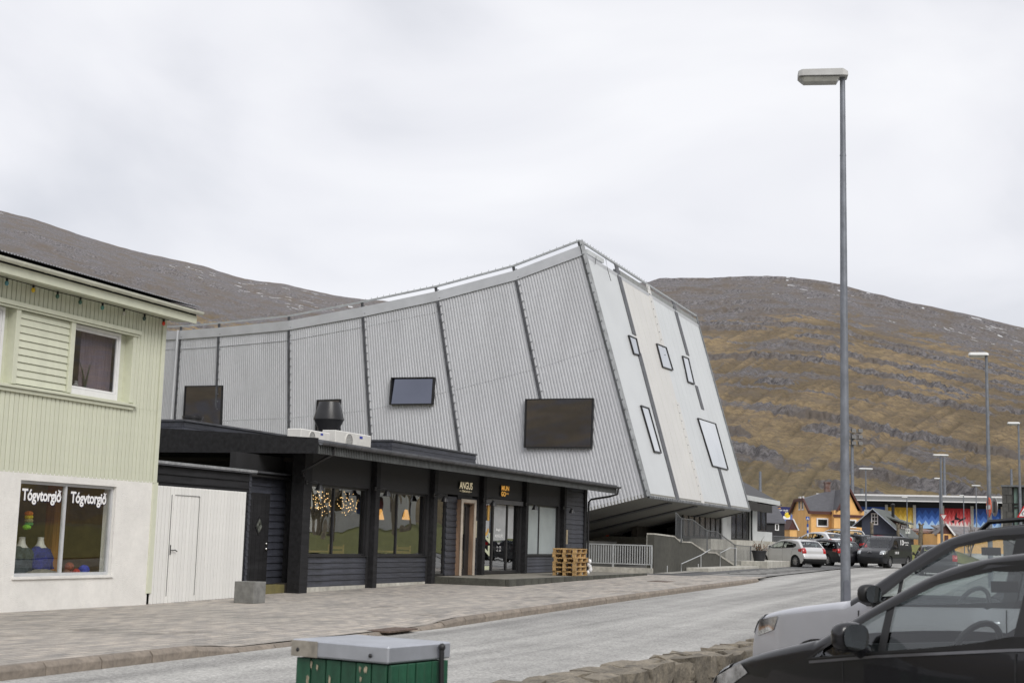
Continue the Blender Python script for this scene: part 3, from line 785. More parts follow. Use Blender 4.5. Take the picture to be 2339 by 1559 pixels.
MB().lathe([(0.12, .53), (0.07, .60), (.055, .68), (.06, .72), (.0, .73)], 14).build('bust', POTW, t_, smooth=50)
o = MB().blob((0, 0, 0), 0.3, (1.3, 0.6, 0.36), 18, 10, 0.10).build('blanket', pm('wool_blanket', (0.27, 0.25, 0.21), 0.95, var=0.25, scale=20, bump=0.8, bscale=40), smooth=80, loc=FA.w((FA.pl(95, 1305, .42)[0], 0.42, 0.60)), rz=FA.rz)
tag(o, 'heap of beige wool blanket under the navy sweater', 'blanket')
# ================================================================ WHITE BOARD FENCE WITH A GATE
WFEN = pm('white_fence_paint', (0.76, 0.755, 0.73), 0.6, var=0.04, scale=2, rnd=0.03, dirt=0.03, streak=(3, 3, 0.5))
fen = thing('board_fence', 'tall white vertical board fence with a plain gate beside the green house', 'fence', FA.o, FA.rz)
x = 0.07; fb = 0.124; f0 = None; i = 0
while x < 3.40:
    zb = gu(x) - 0.02
    if f0 is None: f0 = MB().box(0.0065, fb - 0.0065, 0, 0.025, 0, 1).build('board', WFEN, fen, bevel=0.004); o = f0
    else: o = share(f0)
    ingate = 0.62 < x + fb / 2 < 1.62
    o.location = (x, 0.0 if not ingate else -0.006, zb + 0.02); o.scale = (min(fb, 3.43 - x) / fb, 1, 2.365 - zb - 0.02)
    x += fb; i += 1
MB().box(0.05, 3.43, 0.03, 0.09, 2.1, 2.2).box(0.05, 3.43, 0.03, 0.09, 0.3, 0.4).build('rail', WFEN, fen)
MB().box(0.07, 3.43, 0.026, 0.029, 0.05, 2.34).build('backing', BLACKV, fen)
gp = MB().box(0.60, 0.622, -0.014, 0.0, 0.15, 2.20).box(0.72, 1.60, -0.013, -0.004, 2.185, 2.205).box(1.595, 1.608, -0.013, -0.004, 0.15, 2.2).build('gate_edge', pm('gate_gap', (0.25, 0.25, 0.24), 0.8), fen)
MB().tube([(0.66, -0.012, 1.18), (0.66, -0.012, 0.98)], 0.012, 6).tube([(0.66, -0.05, 1.07), (0.76, -0.055, 1.08), (0.84, -0.05, 1.05)], 0.011, 6).tube([(0.66, 0, 1.07), (0.66, -0.05, 1.07)], 0.009, 6).build('handle', pm('dark_steel', (0.08, 0.08, 0.08), 0.4, metal=0.8), fen)
# concrete planter cube
pl = G(592, 1377)
pl = FA.l(pl)
t_ = thing('planter', 'square grey concrete planter at the end of the white fence', 'planter', FA.w((pl[0] + .02, pl[1] + .25, gu(pl[0]))), FA.rz)
m = MB(); a, b, h = 0.235, 0.19, 0.44
m.box(-a, a, -a, -b, 0, h).box(-a, a, b, a, 0, h).box(-a, -b, -b, b, 0, h).box(b, a, -b, b, 0, h).build('box', pm('planter_concrete', (0.20, 0.20, 0.19), 0.85, var=0.2, scale=5, bump=0.3), t_, bevel=0.006)
MB().box(-b, b, -b, b, 0.05, h - 0.06).build('soil', pm('soil', (0.06, 0.05, 0.035), 0.95, var=0.4, scale=12, bump=0.5), t_)
# ================================================================ BLACK TIMBER RESTAURANT PAVILION
BLK = pm('black_timber', (0.020, 0.020, 0.022), 0.7, var=0.25, scale=1.5, bump=0.25, bscale=20, rnd=0.12, streak=(0.8, 6, 6), spec=0.25)
BLKP = pm('black_panel', (0.022, 0.022, 0.024), 0.65, var=0.12, scale=1.5)
BLKB = pm('blue_black_boards', (0.040, 0.043, 0.056), 0.48, var=0.30, scale=1.6, bump=0.3, bscale=14, rnd=0.14, streak=(0.7, 5, 5), dirt=0.12)
BLKM = pm('black_metal', (0.018, 0.018, 0.02), 0.35, var=0.15, scale=3)
GUTM = pm('dark_gutter', (0.095, 0.098, 0.11), 0.4, var=0.2, scale=3, metal=0.2)
ROOFG = pm('roof_felt', (0.13, 0.135, 0.15), 0.6, var=0.2, scale=2, bump=0.2, dirt=0.2)
WOODW = pm('weathered_wood', (0.27, 0.175, 0.115), 0.7, var=0.22, scale=2, streak=(5, 5, 0.5), bump=0.2, bscale=20)
FROST = pm('frosted_glass', (0.36, 0.40, 0.41), 0.22, var=0.06, scale=1.2, spec=0.7)
OF = (5.72, 0, 0)
rest = thing('restaurant_pavilion', 'single storey black timber restaurant with glazed bays and low sloping roof', 'restaurant', FA.w(OF), FA.rz)
def RB(): return MB(OF)
FL = 0.36
# posts along the front
posts = [(5.72, 6.09), (9.35, 9.72), (13.04, 13.40), (16.74, 17.08), (20.46, 20.82), (24.24, 24.70)]
for i, (a, b) in enumerate(posts):
    zp_ = gu(a) - 0.1 if i < 3 else FL
    p_ = RB().box(a if i == 0 else b - .23, b, -0.13, 0.22, zp_, 3.50).build('post', BLK, rest, bevel=0.008)
    if i: RB().box(a, b - .231, 0.03, 0.2, zp_, 3.50).build('post_backing', BLKP, p_)
RB().box(27.12, 27.40, -0.02, 0.25, FL, 3.50).build('corner_post', BLK, rest, bevel=0.006)
# floor slab, side and back walls, ceiling
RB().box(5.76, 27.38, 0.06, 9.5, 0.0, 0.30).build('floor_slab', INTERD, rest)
RB().box(6.09, 6.2, 0.22, 9.5, 0.0, 3.4).build('end_wall', BLK, rest)
RB().box(27.2, 27.37, 0.25, 9.5, 0.0, 3.4).build('end_wall', BLK, rest)
RB().box(6.0, 27.2, 6.0, 6.2, 0.30, 3.4).build('back_wall', pm('restaurant_back', (0.16, 0.11, 0.07), 0.8, var=0.4, scale=0.7), rest)
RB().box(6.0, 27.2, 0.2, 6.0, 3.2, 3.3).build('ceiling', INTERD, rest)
# header panels above the glazing
heads = [(6.09, 9.35, 2.69), (9.72, 13.04, 2.69), (13.40, 16.74, 2.76), (17.08, 20.46, 2.76), (20.82, 24.24, 2.70)]
for a, b, z in heads: RB().box(a, b, 0.0, 0.12, z, 3.50).build('header_panel', BLKP, rest)
# weather boards
def clap(par, off, x0, x1, z0, z1, y, n, mat, th=0.03, name='board'):
    hh = (z1 - z0) / n
    p0 = None
    for i in range(n):
        if p0 is None:
            p0 = MB().hexa([(x0 - off[0], y - th - off[1], 0), (x1 - off[0], y - th - off[1], 0), (x1 - off[0], y + .03 - off[1], 0), (x0 - off[0], y + .03 - off[1], 0), (x0 - off[0], y - .006 - off[1], hh), (x1 - off[0], y - .006 - off[1], hh), (x1 - off[0], y + .03 - off[1], hh), (x0 - off[0], y + .03 - off[1], hh)]).build(name, mat, par); o = p0
        else: o = share(p0)
        o.location = (0, random.uniform(-.003, .003), z0 + hh * i - off[2]); o.rotation_euler = (0, random.uniform(-.0008, .0008), 0)
clap(rest, OF, 6.09, 9.35, 0.20, 0.93, 0.05, 5, BLKB); clap(rest, OF, 9.72, 13.04, 0.22, 0.93, 0.05, 5, BLKB)
clap(rest, OF, 20.82, 24.24, 0.37, 0.93, 0.05, 5, BLKB)
clap(rest, OF, 24.70, 27.12, 0.37, 3.48, 0.05, 18, BLKB)
clap(rest, OF, 14.42, 15.18, 0.37, 2.70, 0.06, 13, BLKB); clap(rest, OF, 16.28, 16.74, 0.37, 2.70, 0.06, 13, BLKB)
RB().box(6.09, 9.35, 0.02, 0.2, gu(6) - .1, 0.20).box(9.72, 13.04, 0.02, 0.2, gu(9) - .1, 0.22).build('plinth', CONCL, rest)
for q in [(6.09, 9.35, .081, .2, .2, .93), (9.72, 13.04, .081, .2, .22, .93), (20.82, 24.24, .081, .2, .37, .93), (24.7, 27.12, .081, .2, .37, 3.48), (14.42, 15.18, .091, .2, .37, 2.7), (16.28, 16.74, .091, .2, .37, 2.7), (15.18, 16.28, .02, .2, 2.64, 2.75), (13.4, 14.42, .02, .2, 2.64, 2.75)]:
    RB().box(*q).build('wall_backing', BLKP, rest)
# glazed bays
def rwin(x0, x1, z0, z1, mull, gl=RESTG, fw=0.06, y=0.07):
    f = window_unit(rest, x0 - OF[0], x1 - OF[0], z0, z1, y, fw, BLKM, gl, mull=tuple(q - OF[0] for q in mull), sash=0)
    return f
rwin(6.09, 9.35, 0.94, 2.69, (7.60,)); rwin(9.72, 13.04, 0.94, 2.69, (11.20,))
rwin(13.40, 14.42, 0.37, 2.64, ())
f4 = rwin(17.08, 20.46, 0.37, 2.76, (18.15, 19.40), fw=0.10)
rwin(20.82, 24.24, 0.94, 2.70, (22.4,), gl=FROST)
RB().box(6.0, 9.4, -.02, .07, .93, .945).box(9.7, 13.1, -.02, .07, .93, .945).box(20.8, 24.3, -.02, .07, .93, .945).build('sill', BLKM, rest)
RB().box(17.08, 20.46, -0.06, 0.07, 2.60, 2.74).build('door_track_cover', pm('track_grey', (0.10, 0.10, 0.105), 0.5), rest)
# entrance with a thick timber frame
m = RB().box(15.18, 15.30, -0.10, 0.15, FL, 2.63).box(16.16, 16.28, -0.10, 0.15, FL, 2.63).box(15.30, 16.16, -0.10, 0.15, 2.52, 2.63)
df = m.build('door_frame', WOODW, rest, bevel=0.006)
RB().box(15.16, 15.30, -0.12, -0.101, FL, 2.65).box(16.16, 16.30, -0.12, -0.101, FL, 2.65).box(15.30, 16.16, -0.12, -0.101, 2.55, 2.65).build('frame_edge', pm('pale_wood_edge', (0.46, 0.40, 0.33), 0.6), df)
m = RB().box(15.30, 15.40, 0.04, 0.09, FL, 2.52).box(15.85, 16.16, 0.04, 0.09, FL, 2.52).box(15.40, 15.85, 0.04, 0.09, 2.42, 2.52).box(15.40, 15.85, 0.04, 0.09, FL, 0.55)
dr = m.build('door', BLKM, rest)
RB().quad((15.40, 0.06, 0.55), (15.85, 0.06, 0.55), (15.85, 0.06, 2.42), (15.40, 0.06, 2.42)).build('pane', RESTG, dr, recalc=False)
RB().tube([(15.95, -0.02, 1.1), (15.95, -0.02, 1.6)], 0.014, 6).build('handle', BLKM, dr)
RB().box(16.42, 16.62, -0.02, 0.02, 1.50, 2.02).build('menu_case', pm('menu_paper', (0.42, 0.38, 0.28), 0.6, var=0.2, scale=8), rest)
RB().box(24.98, 25.12, -0.05, 0.0, 1.36, 1.88).build('wall_plaque', pm('brass_plaque', (0.36, 0.30, 0.2), 0.5), rest)
# raised lettering
SIGNW = pm('cream_letters', (0.80, 0.72, 0.52), 0.5, emit=(1, 0.85, 0.55), estr=0.25)
SIGNO = pm('amber_letters', (0.80, 0.42, 0.08), 0.5, emit=(1, 0.5, 0.1), estr=0.25)
SIGNS = pm('letter_sides', (0.01, 0.01, 0.01), 0.7)
def sign_text(s, x, z, h, wd, mat, y=-0.06, bold=0.02, depth=0.055, spacing=1.0):
    m = RB(); m.cur = 1
    for k in range(6): text_mb(m, s, (x - 0.010 * (6 - k), y + depth * (6 - k) / 6, z), (1, 0, 0), (0, 0, 1), h, wd, bold=bold, proud=0, spacing=spacing)
    m.cur = 0
    text_mb(m, s, (x, y, z), (1, 0, 0), (0, 0, 1), h, wd, bold=bold, proud=0, spacing=spacing)
    m.build('lettering', [mat, SIGNS], rest, recalc=False)
sign_text('ANGUS', 15.10, 2.955, 0.215, 0.98, SIGNW, bold=0.012)
sign_text('STEAKHOUSE', 15.27, 2.86, 0.06, 0.62, SIGNW, bold=0.005)
RB().box(15.12, 15.22, -0.06, -0.05, 2.885, 2.895).box(15.94, 16.04, -0.06, -0.05, 2.885, 2.895).build('lettering', SIGNW, rest)
sign_text('MUN', 18.48, 3.045, 0.155, 0.66, SIGNO, bold=0.04); sign_text('GO', 18.46, 2.855, 0.16, 0.40, SIGNO, bold=0.045); sign_text('&CO', 18.90, 2.925, 0.06, 0.22, SIGNO)
# vinyl on the sliding doors
VIN = pm('pale_vinyl', (0.55, 0.58, 0.42), 0.6)
VING = pm('grey_poster', (0.42, 0.43, 0.44), 0.6, var=0.1, scale=2)
m = RB()
for k, ch in enumerate(['Z', 'Z', 'I']):
    text_mb(m, ch, (17.98, 0.09, 0.50 + (2 - k) * 0.40 + (0 if k == 2 else 0.02)), (0, 0, 1), (-1, 0, 0), 0.62, 0.36 if k < 2 else 0.12, bold=0.04, proud=-0.003)
m.build('door_lettering', VIN, f4, recalc=False)
m = RB()
m.quad((18.28, 0.098, 1.42), (19.30, 0.098, 1.45), (19.30, 0.098, 2.58), (18.28, 0.098, 2.58)); m.quad((19.48, .098, 1.5), (20.0, .098, 1.5), (20.0, .098, 2.58), (19.48, .098, 2.58))
m.quad((17.26, .098, 1.56), (17.9, .098, 1.53), (17.9, .098, 2.05), (17.26, .098, 2.05))
m.build('door_poster', VING, f4, recalc=False)
m = RB()
text_mb(m, 'Bugi í', (18.5, .095, 1.72), (1, 0, 0), (0, 0, 1), .10, .42, bold=.03, proud=0); text_mb(m, 'MUNGO.FO', (18.42, .095, 1.53), (1, 0, 0), (0, 0, 1), .10, .66, bold=.02, proud=0)
text_mb(m, 'Opið', (18.65, .095, 1.30), (1, 0, 0), (0, 0, 1), .07, .2, proud=0); text_mb(m, '12 - 22', (18.58, .095, 1.19), (1, 0, 0), (0, 0, 1), .06, .36, proud=0); text_mb(m, '12 - 23', (18.58, .095, 1.08), (1, 0, 0), (0, 0, 1), .06, .36, proud=0)
m.build('door_lettering', LET, f4, recalc=False)
m = RB()
vs = []
for k in range(17):
    a = math.pi * k / 16; vs.append((17.58 + .30 * math.cos(a), .094, 1.80 - .24 * math.sin(a)))
for k in range(17):
    a = math.pi - math.pi * k / 16; vs.append((17.58 + .17 * math.cos(a), .094, 1.80 - .13 * math.sin(a)))
m.quad(*vs)
m.build('door_emblem', pm('amber_vinyl', (0.62, 0.36, 0.08), 0.6), f4, recalc=False)
RB().box(17.3, 17.42, .092, .094, 2.1, 2.5).build('door_emblem', M['amber_vinyl'], f4)
RB().box(17.72, 17.88, .092, .094, 2.05, 2.55).build('door_emblem', M['amber_vinyl'], f4)
# wall lamps on the posts
lampin = pm('lamp_inside', (0.5, 0.2, 0.05), 0.5, emit=(1, 0.35, 0.08), estr=0.6)
lroot = None
for i, (a, zz_) in enumerate([(5.80, 2.70), (9.40, 2.70), (13.10, 2.68), (16.80, 2.68), (20.52, 2.67), (24.32, 2.66)]):
    lab = ['black barn lamp on the thick end post by the first bay', 'black barn lamp on the post between the two dining windows', 'black barn lamp on the post left of the timber doorway', 'black barn lamp on the post beside the sliding doors', 'black barn lamp on the post by the frosted window', 'black barn lamp beside the boarded end bay'][i]
    if lroot is None:
        lroot = thing('wall_lamp', lab, 'lamp', FA.w((a, -0.13, zz_)), FA.rz, 'barn lamps along the restaurant front')
        MB().lathe([(0.05, -0.03), (0.05, 0.0)], 10, axis='y').build('wall_plate', BLKM, lroot, smooth=40)
        MB().tube([(0, -.02, 0), (0, -.16, .02), (.06, -.24, .03), (.16, -.26, .0), (.20, -.26, -.03)], 0.014, 6).build('arm', BLKM, lroot, smooth=60)
        sh = MB().lathe([(0.02, .02), (0.05, -.01), (0.075, -.06), (.12, -.15), (.115, -.15), (.07, -.06), (.02, -.02)], 14, (.20, -.26, -.03), cap=False).build('shade', BLKM, lroot, smooth=50)
        MB().blob((.20, -.26, -.13), .045, (1, 1, 1), 10, 6).build('lamp_bulb', lampin, sh, smooth=80)
        o = lroot
    else:
        o = copy_tree(lroot); o.location = FA.w((a, -0.13, zz_)); o['label'] = lab
# roof: eave, ribbed fascia, soffit, gutter, verge
EY, VX = -0.95, 4.86
rs = 0.055
def rz_(y): return 3.66 + (y - EY) * rs
RB().hexa([(VX, EY, 3.60), (28.2, EY, 3.60), (28.2, 10, 3.60 + 11 * rs), (VX, 10, 3.60 + 11 * rs), (VX, EY, 3.66), (28.2, EY, 3.66), (28.2, 10, 3.66 + 11 * rs), (VX, 10, 3.66 + 11 * rs)]).build('roof', ROOFG, rest)
RB().box(VX + .03, 28.15, EY + .03, 9.4, 3.50, 3.53).build('soffit', BLKP, rest)
m = RB(); x = VX + 0.02
while x < 28.15:
    m.box(x, x + 0.045, EY - .012, EY + .012, 3.33, 3.60); x += 0.085
m.box(VX, 28.2, EY + .012, EY + .03, 3.33, 3.598)
m.build('ribbed_fascia', pm('grey_ribbed_boards', (0.085, 0.09, 0.09), 0.6, var=.2, scale=2), rest)
RB().hexa([(VX - .03, EY, 3.33), (VX, EY, 3.33), (VX, 9.9, 3.36), (VX - .03, 9.9, 3.36), (VX - .03, EY, 3.69), (VX, EY, 3.69), (VX, 9.9, 3.69 + 10.85 * rs), (VX - .03, 9.9, 3.69 + 10.85 * rs)]).build('verge_board', BLK, rest)
g = gutter(rest, VX - OF[0], 28.3 - OF[0], EY - .07, 3.60, 0.075, GUTM, step=0.8)
RB().tube([(5.55, EY - .05, 3.52), (5.55, EY - .02, 3.36), (5.45, EY + .15, 3.25), (5.35, -.28, 2.93), (5.55, -.18, 2.84)], 0.036, 8).build('downpipe', BLKM, rest, smooth=60)
RB().tube([(28.12, EY - .07, 3.53), (28.12, EY - .05, 3.32), (27.95, EY + .2, 3.22), (27.55, -.12, 3.08), (27.45, -.06, 2.98), (27.45, -.06, FL)], 0.04, 8).build('downpipe', BLKM, rest, smooth=60)
RB().box(26.2, 26.3, EY + .3, EY + .4, 3.42, 3.5).box(27.0, 27.1, EY + .3, EY + .4, 3.42, 3.5).build('eave_spotlight', UPVC, rest)
# boxes clad in boards standing on the roof
def roof_box(x0, x1, y0, y1, z1, nb):
    z0 = rz_(y0) - .05
    b = RB().box(x0 + .02, x1 - .02, y0 + .02, y1, z0, z1 - .02).build('roof_box', BLKB, rest)
    RB().box(x0 - .04, x1 + .04, y0 - .05, y1, z1 - .03, z1 + .02).build('coping', GUTM, b)
    hh = (z1 - .03 - z0) / nb
    for i in range(nb):
        RB().hexa([(x0, y0 - .015, z0 + hh * i), (x1, y0 - .015, z0 + hh * i), (x1, y0 + .02, z0 + hh * i), (x0, y0 + .02, z0 + hh * i), (x0, y0, z0 + hh * (i + 1)), (x1, y0, z0 + hh * (i + 1)), (x1, y0 + .02, z0 + hh * (i + 1)), (x0, y0 + .02, z0 + hh * (i + 1))]).build('board', BLKB, b)
        RB().hexa([(x0 - .012, y0, z0 + hh * i), (x0 + .02, y0, z0 + hh * i), (x0 + .02, y1, z0 + hh * i), (x0 - .012, y1, z0 + hh * i), (x0, y0, z0 + hh * (i + 1)), (x0 + .02, y0, z0 + hh * (i + 1)), (x0 + .02, y1, z0 + hh * (i + 1)), (x0, y1, z0 + hh * (i + 1))]).build('board', BLKB, b)
roof_box(16.52, 23.42, 3.0, 6.0, 4.52, 4)
roof_box(8.0, 14.6, 5.0, 9.0, 4.42, 3)
# kitchen exhaust cowl, second small vent
t_ = thing('exhaust_cowl', 'black double cone kitchen exhaust cowl on the restaurant roof', 'vent', FA.w((12.35, 3.0, rz_(3.0))), FA.rz)
z0 = rz_(3.0)
MB().lathe([(0.16, -0.1), (0.16, 0.34), (0.44, 4.80 - z0)], 18).build('lower_cone', BLKM, t_, smooth=35)
MB().lathe([(0.45, 4.795 - z0), (0.45, 4.82 - z0), (0.31, 5.32 - z0), (0.29, 5.32 - z0), (0.27, 5.1 - z0)], 18).build('upper_cone', BLKM, t_, smooth=35)
t_ = thing('roof_vent', 'short black round vent in front of the large museum window', 'vent', FA.w((10.7, 6.6, rz_(6.6))), FA.rz)
MB().lathe([(0.27, -0.1), (0.27, 0.62), (0.30, 0.63), (0.30, 0.70), (0.0, 0.72)], 18).build('drum', BLKM, t_, smooth=35)
# heat pump units
ACW = pm('white_ac_casing', (0.66, 0.65, 0.62), 0.4, var=0.05, scale=3)
ACG = pm('ac_grille', (0.36, 0.36, 0.35), 0.5)
BLUE = pm('blue_badge', (0.02, 0.04, 0.35), 0.4)
def ac_unit(x, y, wd, h, lab):
    t_ = thing('heat_pump', lab, 'heat pump', FA.w((x, y, rz_(y) + 0.02)), FA.rz, 'outdoor units on the restaurant roof')
    MB().box(0, wd, 0, 0.42, 0.05, h).build('casing', ACW, t_, bevel=0.02)
    MB().box(0.1, 0.2, 0.03, 0.4, -0.04, 0.05).box(wd - .2, wd - .1, 0.03, 0.4, -0.04, 0.05).build('feet', BLKM, t_)
    cx, cz, r = wd * .36, h * .45, h * .42
    ring = MB()
    for k in range(9):
        zz_ = cz - r + 2 * r * (k + .5) / 9; hw = math.sqrt(max(0.001, r * r - (zz_ - cz) ** 2))
        MBk = ring.box(cx - hw, cx + hw, -0.014, -0.004, zz_ - r * .05, zz_ + r * .05)
    ring.build('fan_grille', ACG, t_)
    n = 24; vs = []; fs = []
    for k in range(n + 1):
        a = 2 * math.pi * k / n
        vs += [(cx + r * 1.02 * math.cos(a), -.02, cz + r * 1.02 * math.sin(a)), (cx + r * 1.1 * math.cos(a), -.02, cz + r * 1.1 * math.sin(a)), (cx + r * 1.1 * math.cos(a), .0, cz + r * 1.1 * math.sin(a))]
    for k in range(n): fs += [(3 * k, 3 * k + 3, 3 * k + 4, 3 * k + 1), (3 * k + 1, 3 * k + 4, 3 * k + 5, 3 * k + 2)]
    MB().add(vs, fs).build('fan_ring', ACW, t_)
    MB().box(wd * .66, wd * .74, -.01, -.002, h * .72, h * .86).build('badge', BLUE, t_)
    MB().tube([(wd + .01, .1, h * .55), (wd + .06, .1, h * .5)], .02, 6).tube([(wd + .01, .1, h * .4), (wd + .06, .1, h * .35)], .02, 6).build('valves', BLKM, t_)
ac_unit(7.30, 0.95, 1.50, 0.29 + .05, 'white heat pump unit left of the exhaust cowl')
ac_unit(9.10, 0.95, 2.05, 0.45, 'wider white heat pump unit right of the exhaust cowl')
# ---------------------------------------------------------------- entrance platform of dark blocks
BLKS = pm('dark_block', (0.075, 0.075, 0.062), 0.8, var=0.2, scale=3, rnd=0.2, bump=0.2, dirt=0.2)
pf = thing('entrance_platform', 'low entrance platform edged with dark concrete blocks', 'platform', FA.w((13.42, 0, gu(13.4))), FA.rz)
OP = (13.42, 0, gu(13.4))
MB(OP).box(13.5, 27.4, -2.30, 0.06, 0.05, 0.352).build('deck', pm('platform_paving', (0.24, 0.225, 0.19), 0.85, var=0.18, scale=2, bump=0.2, dirt=0.2), pf)
k = 0
for i in range(24):
    x0 = 13.42 + i * 0.585
    o = MB(OP).box(x0 + .008, x0 + 0.577, -2.42, -2.30, 0.02, 0.362).build('block', BLKS, pf, bevel=0.008) if i == 0 else share(bl0)
    if i == 0: bl0 = o
    else: o.location = (0.585 * i, random.uniform(-.004, .004), 0)
for i in range(4):
    MB(OP).box(13.38, 13.50, -2.30 + i * .58 + .008, -2.30 + (i + 1) * .58, 0.02, 0.362).build('block', BLKS, pf, bevel=0.008)
# ---------------------------------------------------------------- shed and dark side entrance between fence and pavilion
shed = thing('shed', 'low black boarded shed with flat roof behind the white fence', 'shed', FA.w((0.3, 0.12, gu(0.3))), FA.rz)
OS = (0.3, 0.12, gu(0.3))
MB(OS).box(0.12, 3.78, 0.16, 3.0, 0.0, 2.78).build('wall', BLKP, shed)
clap(shed, OS, 0.12, 3.72, 1.62, 2.78, 0.16, 7, BLK, name='board')
clap(shed, OS, 3.72, 3.82, 0.1, 2.78, 0.155, 19, BLKB, name='corner_board')
MB(OS).box(0.08, 3.90, 0.06, 3.1, 2.79, 2.86).build('roof', GUTM, shed)
MB(OS).box(0.08, 3.90, 0.045, 0.058, 2.82, 2.875).build('roof_edge', pm('pale_flashing', (0.30, 0.31, 0.32), 0.5, dirt=0.3), shed)
se = thing('side_entrance', 'recessed black boarded wall with a diamond window door beside the shed', 'entrance', FA.w((3.9, 0.6, gu(4))), FA.rz)
OE = (3.9, 0.6, gu(4))
clap(se, OE, 5.36, 6.08, 0.28, 2.74, 0.6, 15, BLKB); clap(se, OE, 3.9, 5.36, 2.40, 2.74, 0.6, 2, BLKB)
MB(OE).box(3.9, 6.085, 0.64, 0.8, 0.0, 3.3).build('wall', BLKP, se)
MB(OE).box(3.95, 6.08, 0.3, 0.64, -0.05, 0.27).build('mossy_step', pm('moss_concrete', (0.13, 0.115, 0.05), 0.9, col2=(0.20, 0.17, 0.06), scale=5, bump=0.4), se)
d = MB(OE).box(4.20, 5.34, 0.555, 0.61, 0.30, 2.40).build('door', BLK, se, bevel=0.004)
for i in range(6): MB(OE).box(4.24 + i * .18, 4.41 + i * .18, 0.545, 0.556, 0.36, 2.34).build('door_board', BLK, d)
MB(OE).prism([(4.70, 1.62), (4.87, 1.40), (5.04, 1.62), (4.87, 1.86)], 0.53, 0.546).build('diamond_frame', BLKM, d)
MB(OE).prism([(4.75, 1.62), (4.87, 1.46), (4.99, 1.62), (4.87, 1.80)], 0.525, 0.529).build('diamond_pane', pm('diamond_glass', (0.16, 0.17, 0.15), 0.1, spec=0.9, var=0.5, scale=9), d)
MB(OE).blob((5.22, .53, 1.22), .03).blob((5.22, .53, 1.10), .035).build('knob', pm('steel', (0.6, 0.6, 0.58), 0.25, metal=1.0), d, smooth=80)
gutter(se, 3.75 - OE[0], 6.05 - OE[0], 0.45 - OE[1], 2.80 - OE[2], 0.06, BLKM, step=0.5)
MB(OE).box(3.75, 6.08, 0.42, 0.9, 2.855, 2.9).build('canopy', GUTM, se)
# ---------------------------------------------------------------- things inside the dining room
FAIRY = pm('fairy_light', (1, 0.7, 0.35), 0.4, emit=(1, 0.62, 0.25), estr=5.0)
def globe(x, y, z, r, n, lab):
    t_ = thing('light_globe', lab, 'chandelier', FA.w((x, y, z)), FA.rz)
    m = MB(); wv = MB()
    for k in range(n):
        a = k * 2.399963; c = 1 - 2 * (k + .5) / n; s = math.sqrt(1 - c * c); q = r * random.uniform(.45, 1.15)
        m.blob((q * s * math.cos(a), q * s * math.sin(a), q * c), 0.0085, (1, 1, 1), 5, 4)
    m.build('lights', FAIRY, t_)
    for k in range(7):
        a = math.pi * k / 7
        wv.tube([(r * .96 * math.cos(b) * math.cos(a), r * .96 * math.cos(b) * math.sin(a), r * .96 * math.sin(b)) for b in [2 * math.pi * j / 16 for j in range(17)]], .004, 4, False)
    wv.tube([(0, 0, r), (0, 0, 3.2 - z)], .006, 5)
    wv.build('wire_frame', BLKM, t_)
_g = FA.pl(733, 1147, 1.3); globe(_g[0], 1.3, _g[1], 0.34, 48, 'globe of warm fairy lights in the dining bay nearest the end post')
_g = FA.pl(795, 1150, 1.3); globe(_g[0], 1.3, _g[1], 0.31, 44, 'globe of warm fairy lights beside the second dining bay')
SHADE = pm('straw_shade', (0.62, 0.38, 0.13), 0.8, var=0.2, scale=8, emit=(1, 0.5, 0.12), estr=0.75)
for i, px in enumerate((868, 927)):
    x, zl_ = FA.pl(px, 1186, 1.4)
    t_ = thing('pendant_lamp', ['straw cone pendant lamp behind the left pane of the second dining window', 'straw cone pendant lamp behind the right pane of the second dining window'][i], 'lamp', FA.w((x, 1.4, zl_)), FA.rz, 'straw pendants')
    MB().lathe([(0.125, 0), (0.05, 0.29), (0.04, 0.30), (.0, .305)], 20, cap=False).build('shade', SHADE, t_, smooth=60)
    MB().tube([(0, 0, .3), (0, 0, 3.2 - zl_)], .006, 5).build('cord', BLKM, t_)
TBL = pm('dining_oak', (0.40, 0.25, 0.10), 0.5, var=0.2, streak=(0.6, 6, 6))
def dining_table(x, y):
    t_ = thing('dining_table', 'light oak dining table %s' % ('in the first bay under the fairy light globes' if x < 9.5 else 'in the second bay under the straw pendants'), 'table', FA.w((x, y, 0.30)), FA.rz, None)
    MB().box(-.6, .6, -.4, .4, .72, .76).build('top', TBL, t_, bevel=.005)
    for sx_ in (-1, 1):
        for sy in (-1, 1): MB().box(sx_ * .54 - .025, sx_ * .54 + .025, sy * .34 - .025, sy * .34 + .025, 0, .72).build('leg', TBL, t_)
def dining_chair(x, y, a, lab):
    t_ = thing('dining_chair', lab, 'chair', FA.w((x, y, 0.30)), FA.rz + a)
    MB().box(-.22, .22, -.22, .22, .43, .47).build('seat', TBL, t_)
    m = MB()
    for k in range(3): MB().bar((-.2, .21 + .02 * k, .6 + .12 * k), (.2, .21 + .02 * k, .6 + .12 * k), .02, .07).build('back_slat', TBL, t_)
    for sx_ in (-1, 1):
        MB().bar((sx_ * .19, -.19, 0), (sx_ * .19, -.19, .43), .035, .035).build('leg', TBL, t_); MB().bar((sx_ * .20, .19, 0), (sx_ * .20, .26, .92), .035, .035).build('leg', TBL, t_)
dining_table(7.9, 0.95); dining_table(12.2, 0.95)
dining_chair(9.0, 0.8, -1.3, 'oak chair with slatted back at the table in the first bay')
dining_chair(13.0, 0.8, -1.4, 'oak chair with slatted back at the table in the second bay')
